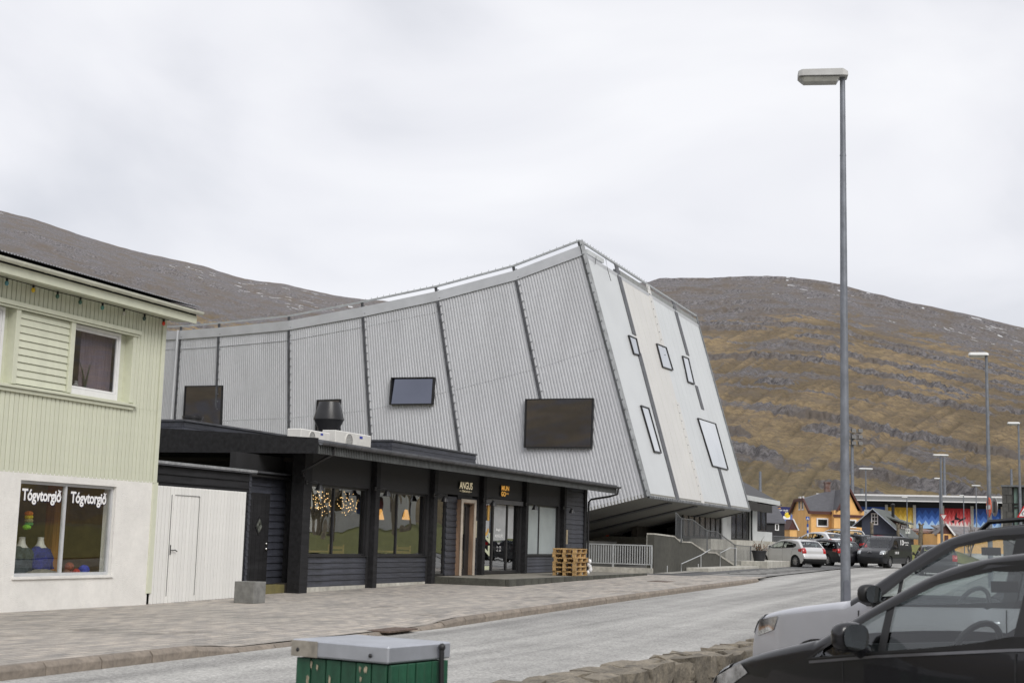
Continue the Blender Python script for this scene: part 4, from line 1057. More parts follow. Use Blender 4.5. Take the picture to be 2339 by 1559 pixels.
# ---------------------------------------------------------------- stack of wooden pallets
PAL = pm('pallet_wood', (0.46, 0.30, 0.13), 0.75, var=0.25, scale=3, rnd=0.22, bump=0.2, bscale=25, streak=(0.7, 5, 5))
pb = Frame(G(1341, 1316), FA.rz)
pc = FA.l(pb.o)
palu = []
pal0 = None
for i in range(6):
    lab = ['lowest wooden pallet of the stack by the restaurant corner', 'second wooden pallet up in the stack by the restaurant corner', 'third wooden pallet up in the stack by the restaurant corner', 'fourth wooden pallet up in the stack by the restaurant corner', 'fifth wooden pallet up, just under the topmost pallet', 'topmost wooden pallet of the stack by the restaurant corner'][i]
    L = FA.w((19.7 + random.uniform(-.03, .03), -2.25 + random.uniform(-.03, .03), 0.36 + i * 0.146))
    if pal0 is None:
        pal0 = thing('pallet', lab, 'pallet', L, FA.rz, 'stacked pallets')
        b0 = MB().box(0, 1.2, 0, 0.12, 0, 0.022).build('top_plank', PAL, pal0, bevel=.003)
        for k in range(5):
            o = b0 if k == 0 else share(b0)
            o.location = (0, [0, .16, .34, .52, .68][k], 0.122)
        for k in range(3): o = share(b0); o.name = 'bottom_plank'; o.location = (0, [0, .34, .68][k], 0)
        k0_ = MB().box(0, 0.145, 0, 0.10, 0, 0.078).build('block', PAL, pal0, bevel=.004)
        n_ = 0
        for xx in (0, .5275, 1.055):
            for yy in (0.01, .35, .69):
                o = k0_ if n_ == 0 else share(k0_); n_ += 1
                o.location = (xx, yy, .022)
        s0_ = MB().box(0, .145, 0, .8, 0, .022).build('cross_plank', PAL, pal0, bevel=.003)
        for k, xx in enumerate((0, .5275, 1.055)): o = s0_ if k == 0 else share(s0_); o.location = (xx, 0, .100)
    else:
        o = copy_tree(pal0); o.location = L; o['label'] = lab
    bpy.context.view_layer.update()
    (pal0 if i == 0 else o).rotation_euler.z = FA.rz + random.uniform(-.03, .03)
m = MB()
for k in range(5): m.blob((random.uniform(-.05, .05), random.uniform(-.04, .04), .1 + k * .09), .07, (.7, .8, 1.1), 8, 6, .2)
o = m.build('plastic_wrap', pm('white_plastic', (0.75, 0.76, 0.78), 0.3, var=0.1, scale=12), smooth=60, loc=FA.w((20.95, -2.3, 0.36)), rz=FA.rz)
tag(o, 'crumpled white plastic wrap hanging at the pallet stack corner', 'plastic wrap')
# ================================================================ GREY CORRUGATED CULTURE HOUSE
CORR = pm('grey_corrugated', (0.585, 0.595, 0.62), 0.45, metal=0.1, var=0.05, scale=0.7, dirt=0.05, streak=(1, 1, 0.3))
PANL = pm('pale_panel', (0.62, 0.64, 0.65), 0.4, metal=0.2, var=0.03, scale=0.5)
PANW = pm('warm_pale_panel', (0.635, 0.625, 0.605), 0.45, metal=0.1, var=0.03, scale=0.5)
GALV = pm('galvanised_steel', (0.23, 0.24, 0.25), 0.5, metal=0.5, var=0.2, scale=2)
RAILM = pm('bright_rail', (0.46, 0.48, 0.49), 0.4, metal=0.3, var=.1, scale=3)
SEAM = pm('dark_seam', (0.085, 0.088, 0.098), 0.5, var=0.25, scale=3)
FLASH = pm('zinc_flashing', (0.60, 0.615, 0.64), 0.4, metal=0.4, var=0.06, scale=1)
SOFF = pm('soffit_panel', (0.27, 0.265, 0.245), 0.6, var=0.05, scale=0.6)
MGLAS = pm('museum_glass', (0.27, 0.285, 0.32), 0.03, metal=1.0, var=0.03, scale=0.5)
Bb = at_y(1480, 1133, 59.0); 
nE = NA                                           # the end face is parallel to the street
# lean of the corner lies in the plane of the long side: top corner found on the plane square to the street
def on_plane(px, py, P, n):
    d = ray(px, py); return EYE + d * (((P - EYE) @ n) / (d @ n))
Bt = on_plane(1325, 550, Bb, UA)
# end face plane
ne = np.cross(UA, Bt - Bb); ne /= np.linalg.norm(ne)
if ne @ NA < 0: ne = -ne
top_px = [(1325, 550), (1405, 600), (1476, 640), (1535, 682), (1587, 712)]
bot_px = [(1480, 1133), (1548, 1142), (1606, 1152), (1667, 1160), (1712, 1165)]
ET = [on_plane(x, y, Bb, ne) for x, y in top_px]; EB = [on_plane(x, y, Bb, ne) for x, y in bot_px]
# regularise: tops and bottoms level
zt, zb = Bt[2], Bb[2]
def lev(P, Q, z): return P + (Q - P) * ((z - P[2]) / (Q[2] - P[2]))
ET = [lev(b, t_, zt) for b, t_ in zip(EB, ET)]; EB = [lev(b, t_, zb) for b, t_ in zip(EB, ET)]
hall = thing('culture_house', 'large grey corrugated metal culture house with sweeping roofline and overhanging end', 'building', (Bb[0], Bb[1], gz(Bb)), 0)
HO = np.array([Bb[0], Bb[1], gz(Bb)])
def HB(): return MB(tuple(HO))
# long side: vertical planes that swing back towards the left
s_top = [(1325, 550), (1173, 608), (996, 655), (828, 690), (661, 722), (502, 738), (415, 745), (300, 750)]
s_bot = [(1480, 1133), (1281, 1133), (1059, 1090), (849, 1040), (661, 1020), (492, 1000), (397, 1010), (270, 1000)]
az = [-68.2, -67, -64, -60, -55, -50, -46]
ST = [Bt]; SB = [Bb]
ndir = []
for i in range(1, len(s_top)):
    a = R_(az[i - 1]); d = np.array([math.sin(a), math.cos(a), 0]); n = np.array([d[1], -d[0], 0])
    if n @ (EYE - ST[-1]) < 0: n = -n
    ST.append(on_plane(*s_top[i], ST[-1], n)); SB.append(on_plane(*s_bot[i], SB[-1], n)); ndir.append(n)
# extend bottoms down to the sloping underside / ground
slope = 0.25
SX = -NA
def under_z(P):                                   # underside rises towards the end face
    return zb - slope * max(0.0, float((Bb - P) @ NA))
SB2 = []
for i, (t_, b) in enumerate(zip(ST, SB)):
    q = b
    for _ in range(30):
        zz_ = max(under_z(q), gz(q) - .2); q = t_ + (b - t_) * ((zz_ - t_[2]) / (b[2] - t_[2]))
    SB2.append(q)
SB = SB2
def lerp(a, b, t): return a + (b - a) * t
TOPGAP = 0.036                                     # open strip below the edge rail
for i in range(len(ST) - 1):
    n = ndir[i]; wdt = np.linalg.norm(ST[i] - ST[i + 1])
    nr = max(4, int(round(wdt / 0.135))); vs = []; fs = []
    prof = [(0.0, 0.0), (0.12, 0.0), (0.24, 0.026), (0.62, 0.026), (0.74, 0.0)]
    cols = [(k + a, h) for k in range(nr) for a, h in prof] + [(nr, 0.0)]
    for c_, h in cols:
        t_ = c_ / nr; T_ = lerp(ST[i], ST[i + 1], t_); B_ = lerp(SB[i], SB[i + 1], t_)
        T2 = lerp(T_, B_, TOPGAP + 0.02)
        vs += [T2 + n * h, B_ + n * h]
    for k in range(len(cols) - 1): fs.append((2 * k, 2 * k + 1, 2 * k + 3, 2 * k + 2))
    HB().add(vs, fs).build('corrugated_panel', CORR, hall, recalc=False)
    jt = HB(); 
    for (a_, b_) in ((lerp(ST[i], SB[i], .42), lerp(ST[i + 1], SB[i + 1], .42)),): jt.bar(a_ + n * .020, b_ + n * .020, .010, .02)
    jt.build('sheet_joint', CORR, hall)
    # flashing band at the head of the panel
    T0, T1 = lerp(ST[i], SB[i], TOPGAP * .55), lerp(ST[i + 1], SB[i + 1], TOPGAP * .55); U0, U1 = lerp(ST[i], SB[i], TOPGAP + 0.022), lerp(ST[i + 1], SB[i + 1], TOPGAP + 0.022)
    HB().hexa([U0 - n * .05, U1 - n * .05, U1 + n * .075, U0 + n * .075, T0 - n * .05, T1 - n * .05, T1 + n * .075, T0 + n * .075]).build('flashing', FLASH, hall)
    # edge rail with short spikes
    m = HB().bar(ST[i] + n * .05, ST[i + 1] + n * .05, 0.10, 0.08)
    r_ = m.build('edge_rail', RAILM, hall)
    m = HB(); ns = max(3, int(wdt / 0.33))
    for k in range(ns):
        q = lerp(ST[i], ST[i + 1], (k + .5) / ns) + n * .05; m.bar(q, q + np.array([0.02, 0, 0.13]), .018, .018)
    tag(m.build('rail_spikes', GALV, r_), kind='stuff')
# seam covers with bolts, interrupted at windows
def strip(A, B, n, wd, th, mat, name, par, u0=0.0, u1=1.0):
    A2, B2 = lerp(A, B, u0), lerp(A, B, u1); d = (B2 - A2); d = d / np.linalg.norm(d); s = np.cross(d, n); s /= np.linalg.norm(s)
    hw = s * wd / 2
    return HB().hexa([A2 - hw, A2 + hw, A2 + hw + n * th, A2 - hw + n * th, B2 - hw, B2 + hw, B2 + hw + n * th, B2 - hw + n * th]).build(name, mat, par)
def bolts(A, B, n, side, par, step=0.38):
    m = HB(); L = np.linalg.norm(B - A); k = 0
    d = (B - A) / L; s = np.cross(d, n); s /= np.linalg.norm(s)
    for j in range(int(L / step)):
        q = A + d * (j + .5) * step + s * side + n * .06; m.bar(q, q + s * np.sign(side) * .07, .03, .03)
    tag(m.build('clips', GALV, par), kind='stuff')
for i in range(1, len(ST) - 1):
    n = (ndir[i - 1] + ndir[i]); n /= np.linalg.norm(n)
    cuts = {1: [(0, 0.61), (0.86, 1)], 5: [(0, 0.54)]}.get(i, [(0, 1)])
    for a, b in cuts:
        q = strip(lerp(ST[i], SB[i], .0), SB[i], n, 0.12, 0.07, SEAM, 'seam_cover', hall, a, b)
        bolts(lerp(ST[i], SB[i], a), lerp(ST[i], SB[i], b), n, -0.09, q)
n = ndir[0]
nc = (n + ne); nc /= np.linalg.norm(nc)
cs = HB().bar(Bt + nc * .0, Bb + nc * .0, 0.20, 0.20, up=tuple(nc)).build('corner_trim', GALV, hall)
bolts(Bt, Bb, ne, 0.12, cs, .45)
# rain pipe at the far left
a_ = on_plane(412, 755, ST[6], ndir[5]) + ndir[5] * .16; b_ = on_plane(395, 985, ST[6], ndir[5]) + ndir[5] * .16
HB().tube([a_, b_], 0.06, 8).build('rain_pipe', FLASH, hall, smooth=60)
# end face panels (flat, with fine standing lines)
for i in range(4):
    A0, A1, B0, B1 = ET[i], ET[i + 1], EB[i], EB[i + 1]
    up = 0.055
    T0, T1 = lerp(A0, B0, up), lerp(A1, B1, up)
    mat = PANW if i == 1 else PANL
    m = HB().hexa([B0 - ne * .15, B1 - ne * .15, B1 + ne * .0, B0 + ne * .0, T0 - ne * .15, T1 - ne * .15, T1, T0])
    pn = m.build('end_panel', mat, hall)
    nl = [0, 5, 6, 5][i]
    for k in range(1, nl):
        strip(lerp(T0, T1, k / nl), lerp(B0, B1, k / nl), ne, 0.022, 0.008, mat, 'standing_line', pn)
    m = HB().bar(lerp(T0, B0, 0) - ne * .02, lerp(T1, B1, 0) - ne * .02, 0.10, 0.16); m.build('panel_head', FLASH, pn)
    # open louvre above the panel
    r_ = HB().bar(A0, A1, 0.10, 0.08).build('edge_rail', RAILM, hall)
    if i != 0: HB().bar(lerp(A0, B0, .030) - ne * .1, lerp(A1, B1, .030) - ne * .1, 0.22, 0.22).build('rolled_banner', pm('banner_roll', (0.3, 0.31, 0.31), 0.6), r_)
    else: HB().bar(lerp(lerp(A0, A1, .15), lerp(B0, B1, .15), .026) - ne * .1, lerp(lerp(A0, A1, .62), lerp(B0, B1, .62), .022) - ne * .1, 0.2, 0.2).build('rolled_banner', M['pale_panel'], r_)
    m = HB(); ns = int(np.linalg.norm(A0 - A1) / .4)
    for k in range(ns):
        q = lerp(A0, A1, (k + .5) / ns); m.bar(q, q + np.array([0.02, 0, 0.13]), .018, .018)
    tag(m.build('rail_spikes', GALV, r_), kind='stuff')
    m = HB(); ns = int(np.linalg.norm(B0 - B1) / .28)
    for k in range(ns):
        q = lerp(B0, B1, (k + .5) / ns); m.bar(q - ne * .05 + np.array([0, 0, -.02]), q + ne * .06 + np.array([0, 0, -.02]), .12, .12)
    tag(m.build('drip_edge', GALV, r_), kind='stuff')
ecuts = {1: [(0, .31), (.385, 1)], 2: [(0, .37), (.55, 1)], 3: [(0, .27), (.42, .535), (.80, 1)]}
for i in (1, 2, 3):
    mat = PANW if i == 2 else SEAM
    for a, b in ecuts[i]: q = strip(ET[i], EB[i], ne, 0.62 if i != 2 else 0.6, 0.03, mat, 'seam_cover', hall, a, b); bolts(lerp(ET[i], EB[i], a), lerp(ET[i], EB[i], b), ne, 0.2, q, .42)
q = strip(ET[4], EB[4], ne, 0.20, 0.05, GALV, 'corner_trim', hall); bolts(ET[4], EB[4], ne, 0.12, q, .42)
# windows, set on the faces where the photograph shows them
WFR = pm('black_window_frame', (0.012, 0.012, 0.013), 0.4)
def face_window(pxs, P, n, fr=0.10, th=0.10, gl=MGLAS, inset=0.02, tilt=0.0):
    c4 = [on_plane(x, y, P, n) for x, y in pxs]                   # tl, tr, br, bl
    cen = sum(c4) / 4
    m = HB(); k = []
    for q in c4:
        d = cen - q; k.append(q + d / np.linalg.norm(d) * fr * 1.35)
    for i in range(4):
        j = (i + 1) % 4
        m.hexa([c4[i] - n * .05, c4[j] - n * .05, k[j] - n * .05, k[i] - n * .05, c4[i] + n * th, c4[j] + n * th, k[j] + n * th, k[i] + n * th])
    f = m.build('window', WFR, hall)
    HB().quad(*[q + n * (inset - (tilt if i < 2 else 0)) for i, q in enumerate(k)]).build('pane', gl, f)
    return f
o_ = 0.07
MIRR = pm('sky_reflecting_glass', (0.66, 0.68, 0.69), 0.05, metal=0.9, var=0.04, scale=0.5)
face_window([(425, 881), (511, 880), (506, 985), (419, 985)], lerp(ST[5], SB[5], .5) + ndir[4] * o_, ndir[4], inset=.06, fr=.06)
face_window([(726, 913), (779, 911), (776, 990), (722, 990)], lerp(ST[4], SB[4], .5) + ndir[3] * o_, ndir[3], inset=.06, fr=.06)
face_window([(895, 862), (994, 861), (990, 923), (891, 924)], lerp(ST[3], SB[3], .5) + ndir[2] * (o_ + .06), ndir[2], inset=.06, fr=.06, tilt=.09, gl=pm('blue_grey_glass', (0.15, 0.16, 0.20), 0.03, metal=1.0, var=.05, scale=.5))
face_window([(1201, 911), (1357, 909), (1353, 1023), (1198, 1022)], Bb + ndir[0] * (o_ + .02), ndir[0], inset=.06, fr=.06)
for w4 in ([(1435, 765), (1453, 773), (1462, 812), (1447, 808)], [(1499, 784), (1521, 793), (1537, 846), (1513, 838)], [(1558, 812), (1572, 818), (1586, 878), (1571, 872)], [(1463, 925), (1481, 931), (1510, 1035), (1494, 1032)], [(1593, 954), (1634, 967), (1663, 1073), (1627, 1064)]):
    face_window(w4, Bb + ne * .035, ne, fr=0.05, th=0.05, gl=MIRR, inset=0.015)
# two loose cables hanging at the top of the end face
HB().tube([on_plane(1357, 588, Bb, ne) + ne * .1, on_plane(1355, 605, Bb, ne) + ne * .1], .015, 5).build('cable', BLKM, hall)
HB().tube([on_plane(1379, 593, Bb, ne) + ne * .1, on_plane(1384, 620, Bb, ne) + ne * .1, on_plane(1391, 643, Bb, ne) + ne * .1], .015, 5).build('cable', BLKM, hall)
# underside: panels between dark beams, sloping down and back
Lu = 13.0
def und(P, s): return P - NA * s + np.array([0, 0, -slope * s])
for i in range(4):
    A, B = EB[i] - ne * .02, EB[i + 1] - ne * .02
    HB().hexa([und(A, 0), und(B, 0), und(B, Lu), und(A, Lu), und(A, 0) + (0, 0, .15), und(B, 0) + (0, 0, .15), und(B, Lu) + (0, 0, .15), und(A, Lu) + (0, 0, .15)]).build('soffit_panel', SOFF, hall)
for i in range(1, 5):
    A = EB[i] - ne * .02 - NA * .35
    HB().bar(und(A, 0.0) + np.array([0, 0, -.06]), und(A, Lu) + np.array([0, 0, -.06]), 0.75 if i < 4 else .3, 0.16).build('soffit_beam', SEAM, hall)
for i, s in ((1, 6.2), (3, 5.6)):
    q = und(EB[i] - NA * .4 - UA * .9, s) + np.array([0, 0, -.1])
    l_ = HB().box(q[0] - .35, q[0] + .35, q[1] - .3, q[1] + .3, q[2] - .10, q[2] + .05).build('floodlight', BLKM, hall)
    HB().blob(q + np.array([-.45, 0, -.12]), .10, (1, 1, .7)).build('floodlight_lens', pm('orange_lens', (0.8, 0.16, 0.05), 0.3), l_)
# roof and hidden back so that the volume is closed
m = HB()
bk = [p_ + UA * 19 - NA * 0 for p_ in ST]
for i in range(len(ST) - 1):
    d = np.array([0, 0, -1.2]); m.quad(ST[i] + d, ST[i + 1] + d, bk[i + 1] + d, bk[i] + d)
    m.quad(bk[i] + d, bk[i + 1] + d, np.array([bk[i + 1][0], bk[i + 1][1], 0]), np.array([bk[i][0], bk[i][1], 0]))
m.build('roof', FLASH, hall)
# ================================================================ TERRACE, STAIRS AND RAILINGS UNDER THE OVERHANG
STEELW = pm('light_steel', (0.55, 0.57, 0.58), 0.4, metal=0.3, var=0.08, scale=4)
STEELG = pm('grey_steel', (0.20, 0.21, 0.22), 0.45, metal=0.5, var=0.1, scale=4)
def xpl(px, py, xc):                                # pixel -> (y, z) on the street-frame plane x = xc
    q = FA.l(on_plane(px, py, FA.w((xc, 0, 0)), FA.X)); return q[1], q[2]
Wp = FA.l(G(1493, 1309)); YW = Wp[1]; XR = Wp[0]
rail = thing('guard_rail', 'light steel guard rail with upright bars on a low concrete plinth', 'railing', FA.w((XR, YW, gu(XR))), FA.rz)
OR = (XR, YW, gu(XR))
ya, za = xpl(1490, 1244, XR); yb, zb_ = xpl(1330, 1239, XR)
zp = xpl(1490, 1297, XR)[1]
MB(OR).box(XR - .12, XR + .12, ya - .05, yb, gu(XR) - .1, zp).build('plinth', CONCL, rail)
MB(OR).box(XR - .025, XR + .025, ya, yb, za - .05, za).build('top_rail', STEELW, rail)
MB(OR).box(XR - .02, XR + .02, ya, yb, zp + .12, zp + .16).build('bottom_rail', STEELW, rail)
nb = 30; b0 = None
for k in range(nb):
    y = ya + (yb - ya) * k / (nb - 1)
    if b0 is None: b0 = MB().box(-.018, .018, -.018, .018, zp + .16 - OR[2], za - .05 - OR[2]).build('bar', STEELW, rail); o = b0
    else: o = share(b0)
    o.location = (0, y - OR[1], 0)
for y in (ya + .02, (ya + yb) / 2 + .15): MB(OR).box(XR - .03, XR + .03, y - .03, y + .03, zp, za).build('post', STEELW, rail)
# retaining wall whose top steps down with the stairs
tw = [FA.pl(x, y, YW) for x, y in ((1540, 1226), (1553, 1238), (1578, 1239), (1612, 1262), (1634, 1263), (1676, 1291), (1712, 1292))]
zl = FA.pl(1488, 1220, YW)[1]
wallth = thing('retaining_wall', 'shade-darkened concrete retaining wall stepping down beside the stairs', 'wall', FA.w((XR, YW, gu(XR))), FA.rz)
CONCM = pm('shade_tinted_concrete', (0.085, 0.083, 0.070), 0.85, col2=(0.052, 0.051, 0.043), scale=0.7, bump=0.12, bscale=25, dirt=0.2, streak=(1, 1, 0.4))  # the overhang's shade is put into this base colour
for i, (a, b) in enumerate([(-12, 2.3), (2.3, tw[0][0])]) if False else []: pass
poly = [(XR, gu(XR) - .3), (tw[-1][0], gu(tw[-1][0]) - .3)] + tw[::-1] + [(XR, zl)]
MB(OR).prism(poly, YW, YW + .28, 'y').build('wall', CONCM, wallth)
m = MB(OR)
pts = [(XR, zl)] + tw
for a, b in zip(pts[:-1], pts[1:]): m.hexa([(a[0], YW - .02, a[1]), (b[0], YW - .02, b[1]), (b[0], YW + .30, b[1]), (a[0], YW + .30, a[1]), (a[0], YW - .02, a[1] + .06), (b[0], YW - .02, b[1] + .06), (b[0], YW + .30, b[1] + .06), (a[0], YW + .30, a[1] + .06)])
m.build('coping', CONCL, wallth)
MB(OR).box(XR - 3, XR + 6, YW + 3.4, YW + 3.6, 0, 1.5).build('back_wall', CONCD, wallth)  # dark colour stands in for the deep shade behind the guard rail
st = thing('stairs', 'concrete stairs rising behind the retaining wall to the terrace', 'stairs', FA.w((tw[-1][0], YW + .3, gu(tw[-1][0]))), FA.rz)
OT = (tw[-1][0], YW + .3, gu(tw[-1][0]))
ns = 11
for k in range(ns):
    x1 = tw[-1][0] - 1.0 - k * (tw[-1][0] - 1 - tw[0][0]) / ns; z1 = gu(tw[-1][0]) + (k + 1) * (zl - gu(tw[-1][0])) / ns
    MB(OT).box(tw[0][0] + .4, max(x1, tw[0][0] + .6), YW + .30, YW + 1.3, z1 - (zl - .3) / ns, z1).build('step', CONCL, st)
sr = thing('stair_railing', 'thin grey steel railing following the concrete stairs', 'railing', FA.w((tw[-1][0], YW + .12, gu(tw[-1][0]))), FA.rz)
m = MB(OT); hr = 1.0
rp = [tw[0], tw[0], tw[1], tw[2], tw[3], tw[4], tw[5], tw[6], (tw[6][0] + 2.6, tw[6][1])]
for a, b in zip(rp[:-1], rp[1:]):
    L = math.hypot(b[0] - a[0], b[1] - a[1]); n_ = max(1, int(L / .19))
    for k in range(n_):
        t_ = (k + .5) / n_; x = a[0] + (b[0] - a[0]) * t_; z = a[1] + (b[1] - a[1]) * t_
        m.box(x - .008, x + .008, YW + .11, YW + .126, z + .05, z + hr)
tag(m.build('bars', STEELG, sr), kind='stuff')
m = MB(OT)
for a, b in zip(rp[:-1], rp[1:]): m.bar((a[0], YW + .12, a[1] + hr), (b[0], YW + .12, b[1] + hr), .045, .03)
m.build('top_rail', STEELG, sr)
for q in (rp[2], rp[4], rp[6], rp[7]): MB(OT).box(q[0] - .035, q[0] + .035, YW + .09, YW + .15, q[1], q[1] + hr + .03).build('post', STEELG, sr)
# bent tube handrails in front of the wall
def handrail(pp, yy, lab):
    q = [FA.pl(x, y, yy) for x, y in pp]
    o = MB((q[0][0], yy, gu(q[0][0]))).tube([(a, yy, b) for a, b in q], .019, 7).build('handrail', STEELW, smooth=60, loc=FA.w((q[0][0], yy, gu(q[0][0]))), rz=FA.rz)
    tag(o, lab, 'handrail')
handrail([(1556, 1305), (1556, 1287), (1601, 1267), (1622, 1254)], YW - .25, 'long sloping tube handrail in front of the retaining wall')
handrail([(1601, 1304), (1601, 1266)], YW - .25, 'upright steel tube standing against the retaining wall')
handrail([(1645, 1297), (1645, 1262), (1668, 1250), (1682, 1251), (1681, 1295)], YW - .15, 'bent tube handrail beside the low concrete step')
handrail([(1524, 1306), (1524, 1291)], YW - .35, 'short steel stub post near the end of the guard rail')
handrail([(1595, 1305), (1595, 1287)], YW - .35, 'short steel stub post beside the sloping handrail')
def slab(pa, pb, dep, h, lab):
    a = FA.l(G(*pa)); b = FA.l(G(*pb)); x0, x1 = a[0], b[0]; y0 = min(a[1], b[1])
    o = MB((x0, y0, gu(x0))).box(x0, x1, y0, y0 + dep, gu(x0) - .05, gu(x0) + h).build('concrete_slab', CONCL, bevel=.015, loc=FA.w((x0, y0, gu(x0))), rz=FA.rz)
    tag(o, lab, 'concrete slab')
    return x0, x1, y0
XS = FA.l(G(1518, 1309))[0]
def slab2(x0, x1, y0, y1, h, lab):
    o = MB((x0, y0, gu(x0))).box(x0, x1, y0, y1, gu(x0) - .05, gu(x1) + h).build('concrete_slab', CONCL, bevel=.015, loc=FA.w((x0, y0, gu(x0))), rz=FA.rz)
    tag(o, lab, 'concrete slab')
xa = FA.pl(1517, 1300, YW - 1.0)[0]; xb = FA.pl(1690, 1295, YW - 1.0)[0]
slab2(XR + 5.0, XR + 15.5, YW - 1.0, YW - .02, 0.10, 'low pale concrete step along the retaining wall')
slab2(XR + 15.6, XR + 25, YW - 1.4, YW + .6, 0.30, 'raised concrete landing under the flower pot')
# pale apron in front of the guard rail
sheet('apron', CONC, XR - .2, XR + 16, YW - .75, YW - .02, 0.02, 1, 1)
# flower pot
pp = FA.w((XR + 17.0, YW - .7, gu(XR + 17) + .30)); 
t_ = thing('flower_pot', 'dark tapered flower pot with a scraggly plant on the concrete landing', 'flower pot', pp)
MB().lathe([(0.26, 0), (0.36, .5), (.39, .5), (.39, .56), (.33, .56), (.32, .46)], 16).build('pot', pm('charcoal_pot', (0.025, 0.026, 0.03), 0.5), t_, smooth=40)
m = MB()
for k in range(26):
    a = k * 2.4; r = random.uniform(.1, .4); h = random.uniform(.05, .45) + (.5 if k % 9 == 0 else 0)
    m.tube([(0, 0, .45), (math.cos(a) * r * .5, math.sin(a) * r * .5, .5 + h * .7), (math.cos(a) * r, math.sin(a) * r, .5 + h)], [.012, .009, .004], 4)
m.build('stems', pm('stem_brown', (0.10, 0.07, 0.035), 0.8), t_)
m = MB()
for k in range(60):
    a = random.uniform(0, 6.28); r = random.uniform(.05, .42); z = .55 + random.uniform(-.03, .3)
    m.quad((math.cos(a) * r, math.sin(a) * r, z), (math.cos(a) * r + .06, math.sin(a) * r + .02, z + .03), (math.cos(a) * r + .05, math.sin(a) * r - .03, z + .08))
m.build('leaves', pm('rust_leaf', (0.30, 0.09, 0.03), 0.7, col2=(0.10, 0.07, 0.03), scale=14), t_)
# ---------------------------------------------------------------- café on the terrace
YC_ = YW + 3.2
def C_(x, y): return FA.pl(x, y, YC_)
x0c = C_(1500, 1230)[0]; x1c = C_(1765, 1235)[0]; zt_ = C_(1640, 1231)[1]
ter = thing('terrace', 'pale concrete terrace with a stepped front wall', 'terrace', FA.w((x0c, YC_ - 1.75, gu(x0c))), FA.rz)
OTe = (x0c, YC_ - 1.75, gu(x0c))
MB(OTe).box(x0c + 7, x1c + 8, YC_ - 1.75, YC_ + 14, 0, zt_ - .55).build('base', CONCL, ter)
MB(OTe).box(x0c + 7, x1c + 4, YC_ - 1.0, YC_ + 14, zt_ - .55, zt_).build('upper_step', CONCL, ter)
cafe = thing('cafe', 'low white walled café with tall dark windows and a shallow black hipped roof', 'café', FA.w((x0c, YC_, zt_)), FA.rz)
OC = (x0c, YC_, zt_)
WWALL = pm('white_plaster', (0.58, 0.60, 0.60), 0.8, var=0.04, scale=1.5)
ze = C_(1700, 1138)[1]
XC = [C_(x, 1200)[0] for x in (1575, 1608, 1648, 1668, 1712, 1728, 1752)]
MB(OC).box(XC[2], XC[3], YC_ - .05, YC_ + .3, zt_, ze).build('wall', WWALL, cafe)
MB(OC).box(XC[4] + .1, XC[5], YC_ - .05, YC_ + .3, zt_, ze).build('wall', WWALL, cafe)
MB(OC).box(XC[5], XC[6] + 1.5, YC_ - .05, YC_ + .3, zt_, C_(1735, 1213)[1]).build('wall', WWALL, cafe)
MB(OC).box(XC[0] - 1.2, XC[6], YC_ + 2.5, YC_ + 2.8, zt_, ze).build('inner_wall', pm('cafe_inside', (0.08, 0.07, 0.06), 0.8, var=0.3), cafe)
def cw(xa, xb, za, n_):
    window_unit(cafe, xa - OC[0], xb - OC[0], za - OC[2], ze - OC[2], .02, .12, WFR, pm('cafe_glass', (0.045, 0.045, 0.045), 0.18, spec=.5, var=.5, scale=1.5), mull=tuple(xa - OC[0] + (xb - xa) * k / n_ for k in range(1, n_)), sash=0)
cw(XC[0] - 1.2, XC[2], zt_, 7); cw(XC[3], XC[4] + .1, zt_, 3); cw(XC[5], XC[6], C_(1735, 1213)[1], 2)
MB(OC).tube([(XC[4] + .2, YC_ - .1, zt_), (XC[4] + .2, YC_ - .1, ze - .6), (XC[5], YC_ - .5, ze - .25), (XC[6] - .3, YC_ - 1.0, ze - .15)], .06, 7).build('downpipe', BLKM, cafe, smooth=60)
q0 = C_(1665, 1145); xb = FA.pl(1762, 1160, YC_ - 1.5)[0]; zb0 = FA.pl(1740, 1168, YC_ - 1.5)[1]; zb1 = FA.pl(1740, 1150, YC_ - 1.5)[1]
MB(OC).box(XC[2], xb, YC_ - 1.55, YC_ - 1.4, zb0, zb1).build('balcony_beam', pm('dark_beam', (0.035, 0.033, 0.03), 0.7, var=0.3), cafe)
# roof
xe = FA.pl(1779, 1145, YC_ - 1.2)[0]; zee = FA.pl(1779, 1145, YC_ - 1.2)[1]
xr, zr = FA.pl(1700, 1104, YC_ + 6)
ROOFB = pm('black_roof_felt', (0.05, 0.05, 0.052), 0.7, var=0.15, scale=3)
m = MB(OC); A = (XC[0] - 1.2, YC_ - 1.2, zee); B = (xe, YC_ - 1.2, zee); C3 = (xe, YC_ + 13, zee); D = (XC[0] - 1.2, YC_ + 13, zee); E1 = (XC[0] - 1.2, YC_ + 6, zr + .2); E2 = (xr - 1, YC_ + 6, zr + .2)
m.quad(A, B, E2, E1); m.quad(B, C3, E2); m.quad(C3, D, E1, E2); m.quad(A, D, C3, B)
m.build('roof', ROOFB, cafe)
MB(OC).box(XC[0] - 1.2, xe + .04, YC_ - 1.28, YC_ - 1.2, zee - .25, zee + .03).build('eave_board', WWALL, cafe)
MB(OC).box(xe, xe + .08, YC_ - 1.2, YC_ + 13, zee - .25, zee + .03).build('eave_board', BLKM, cafe)
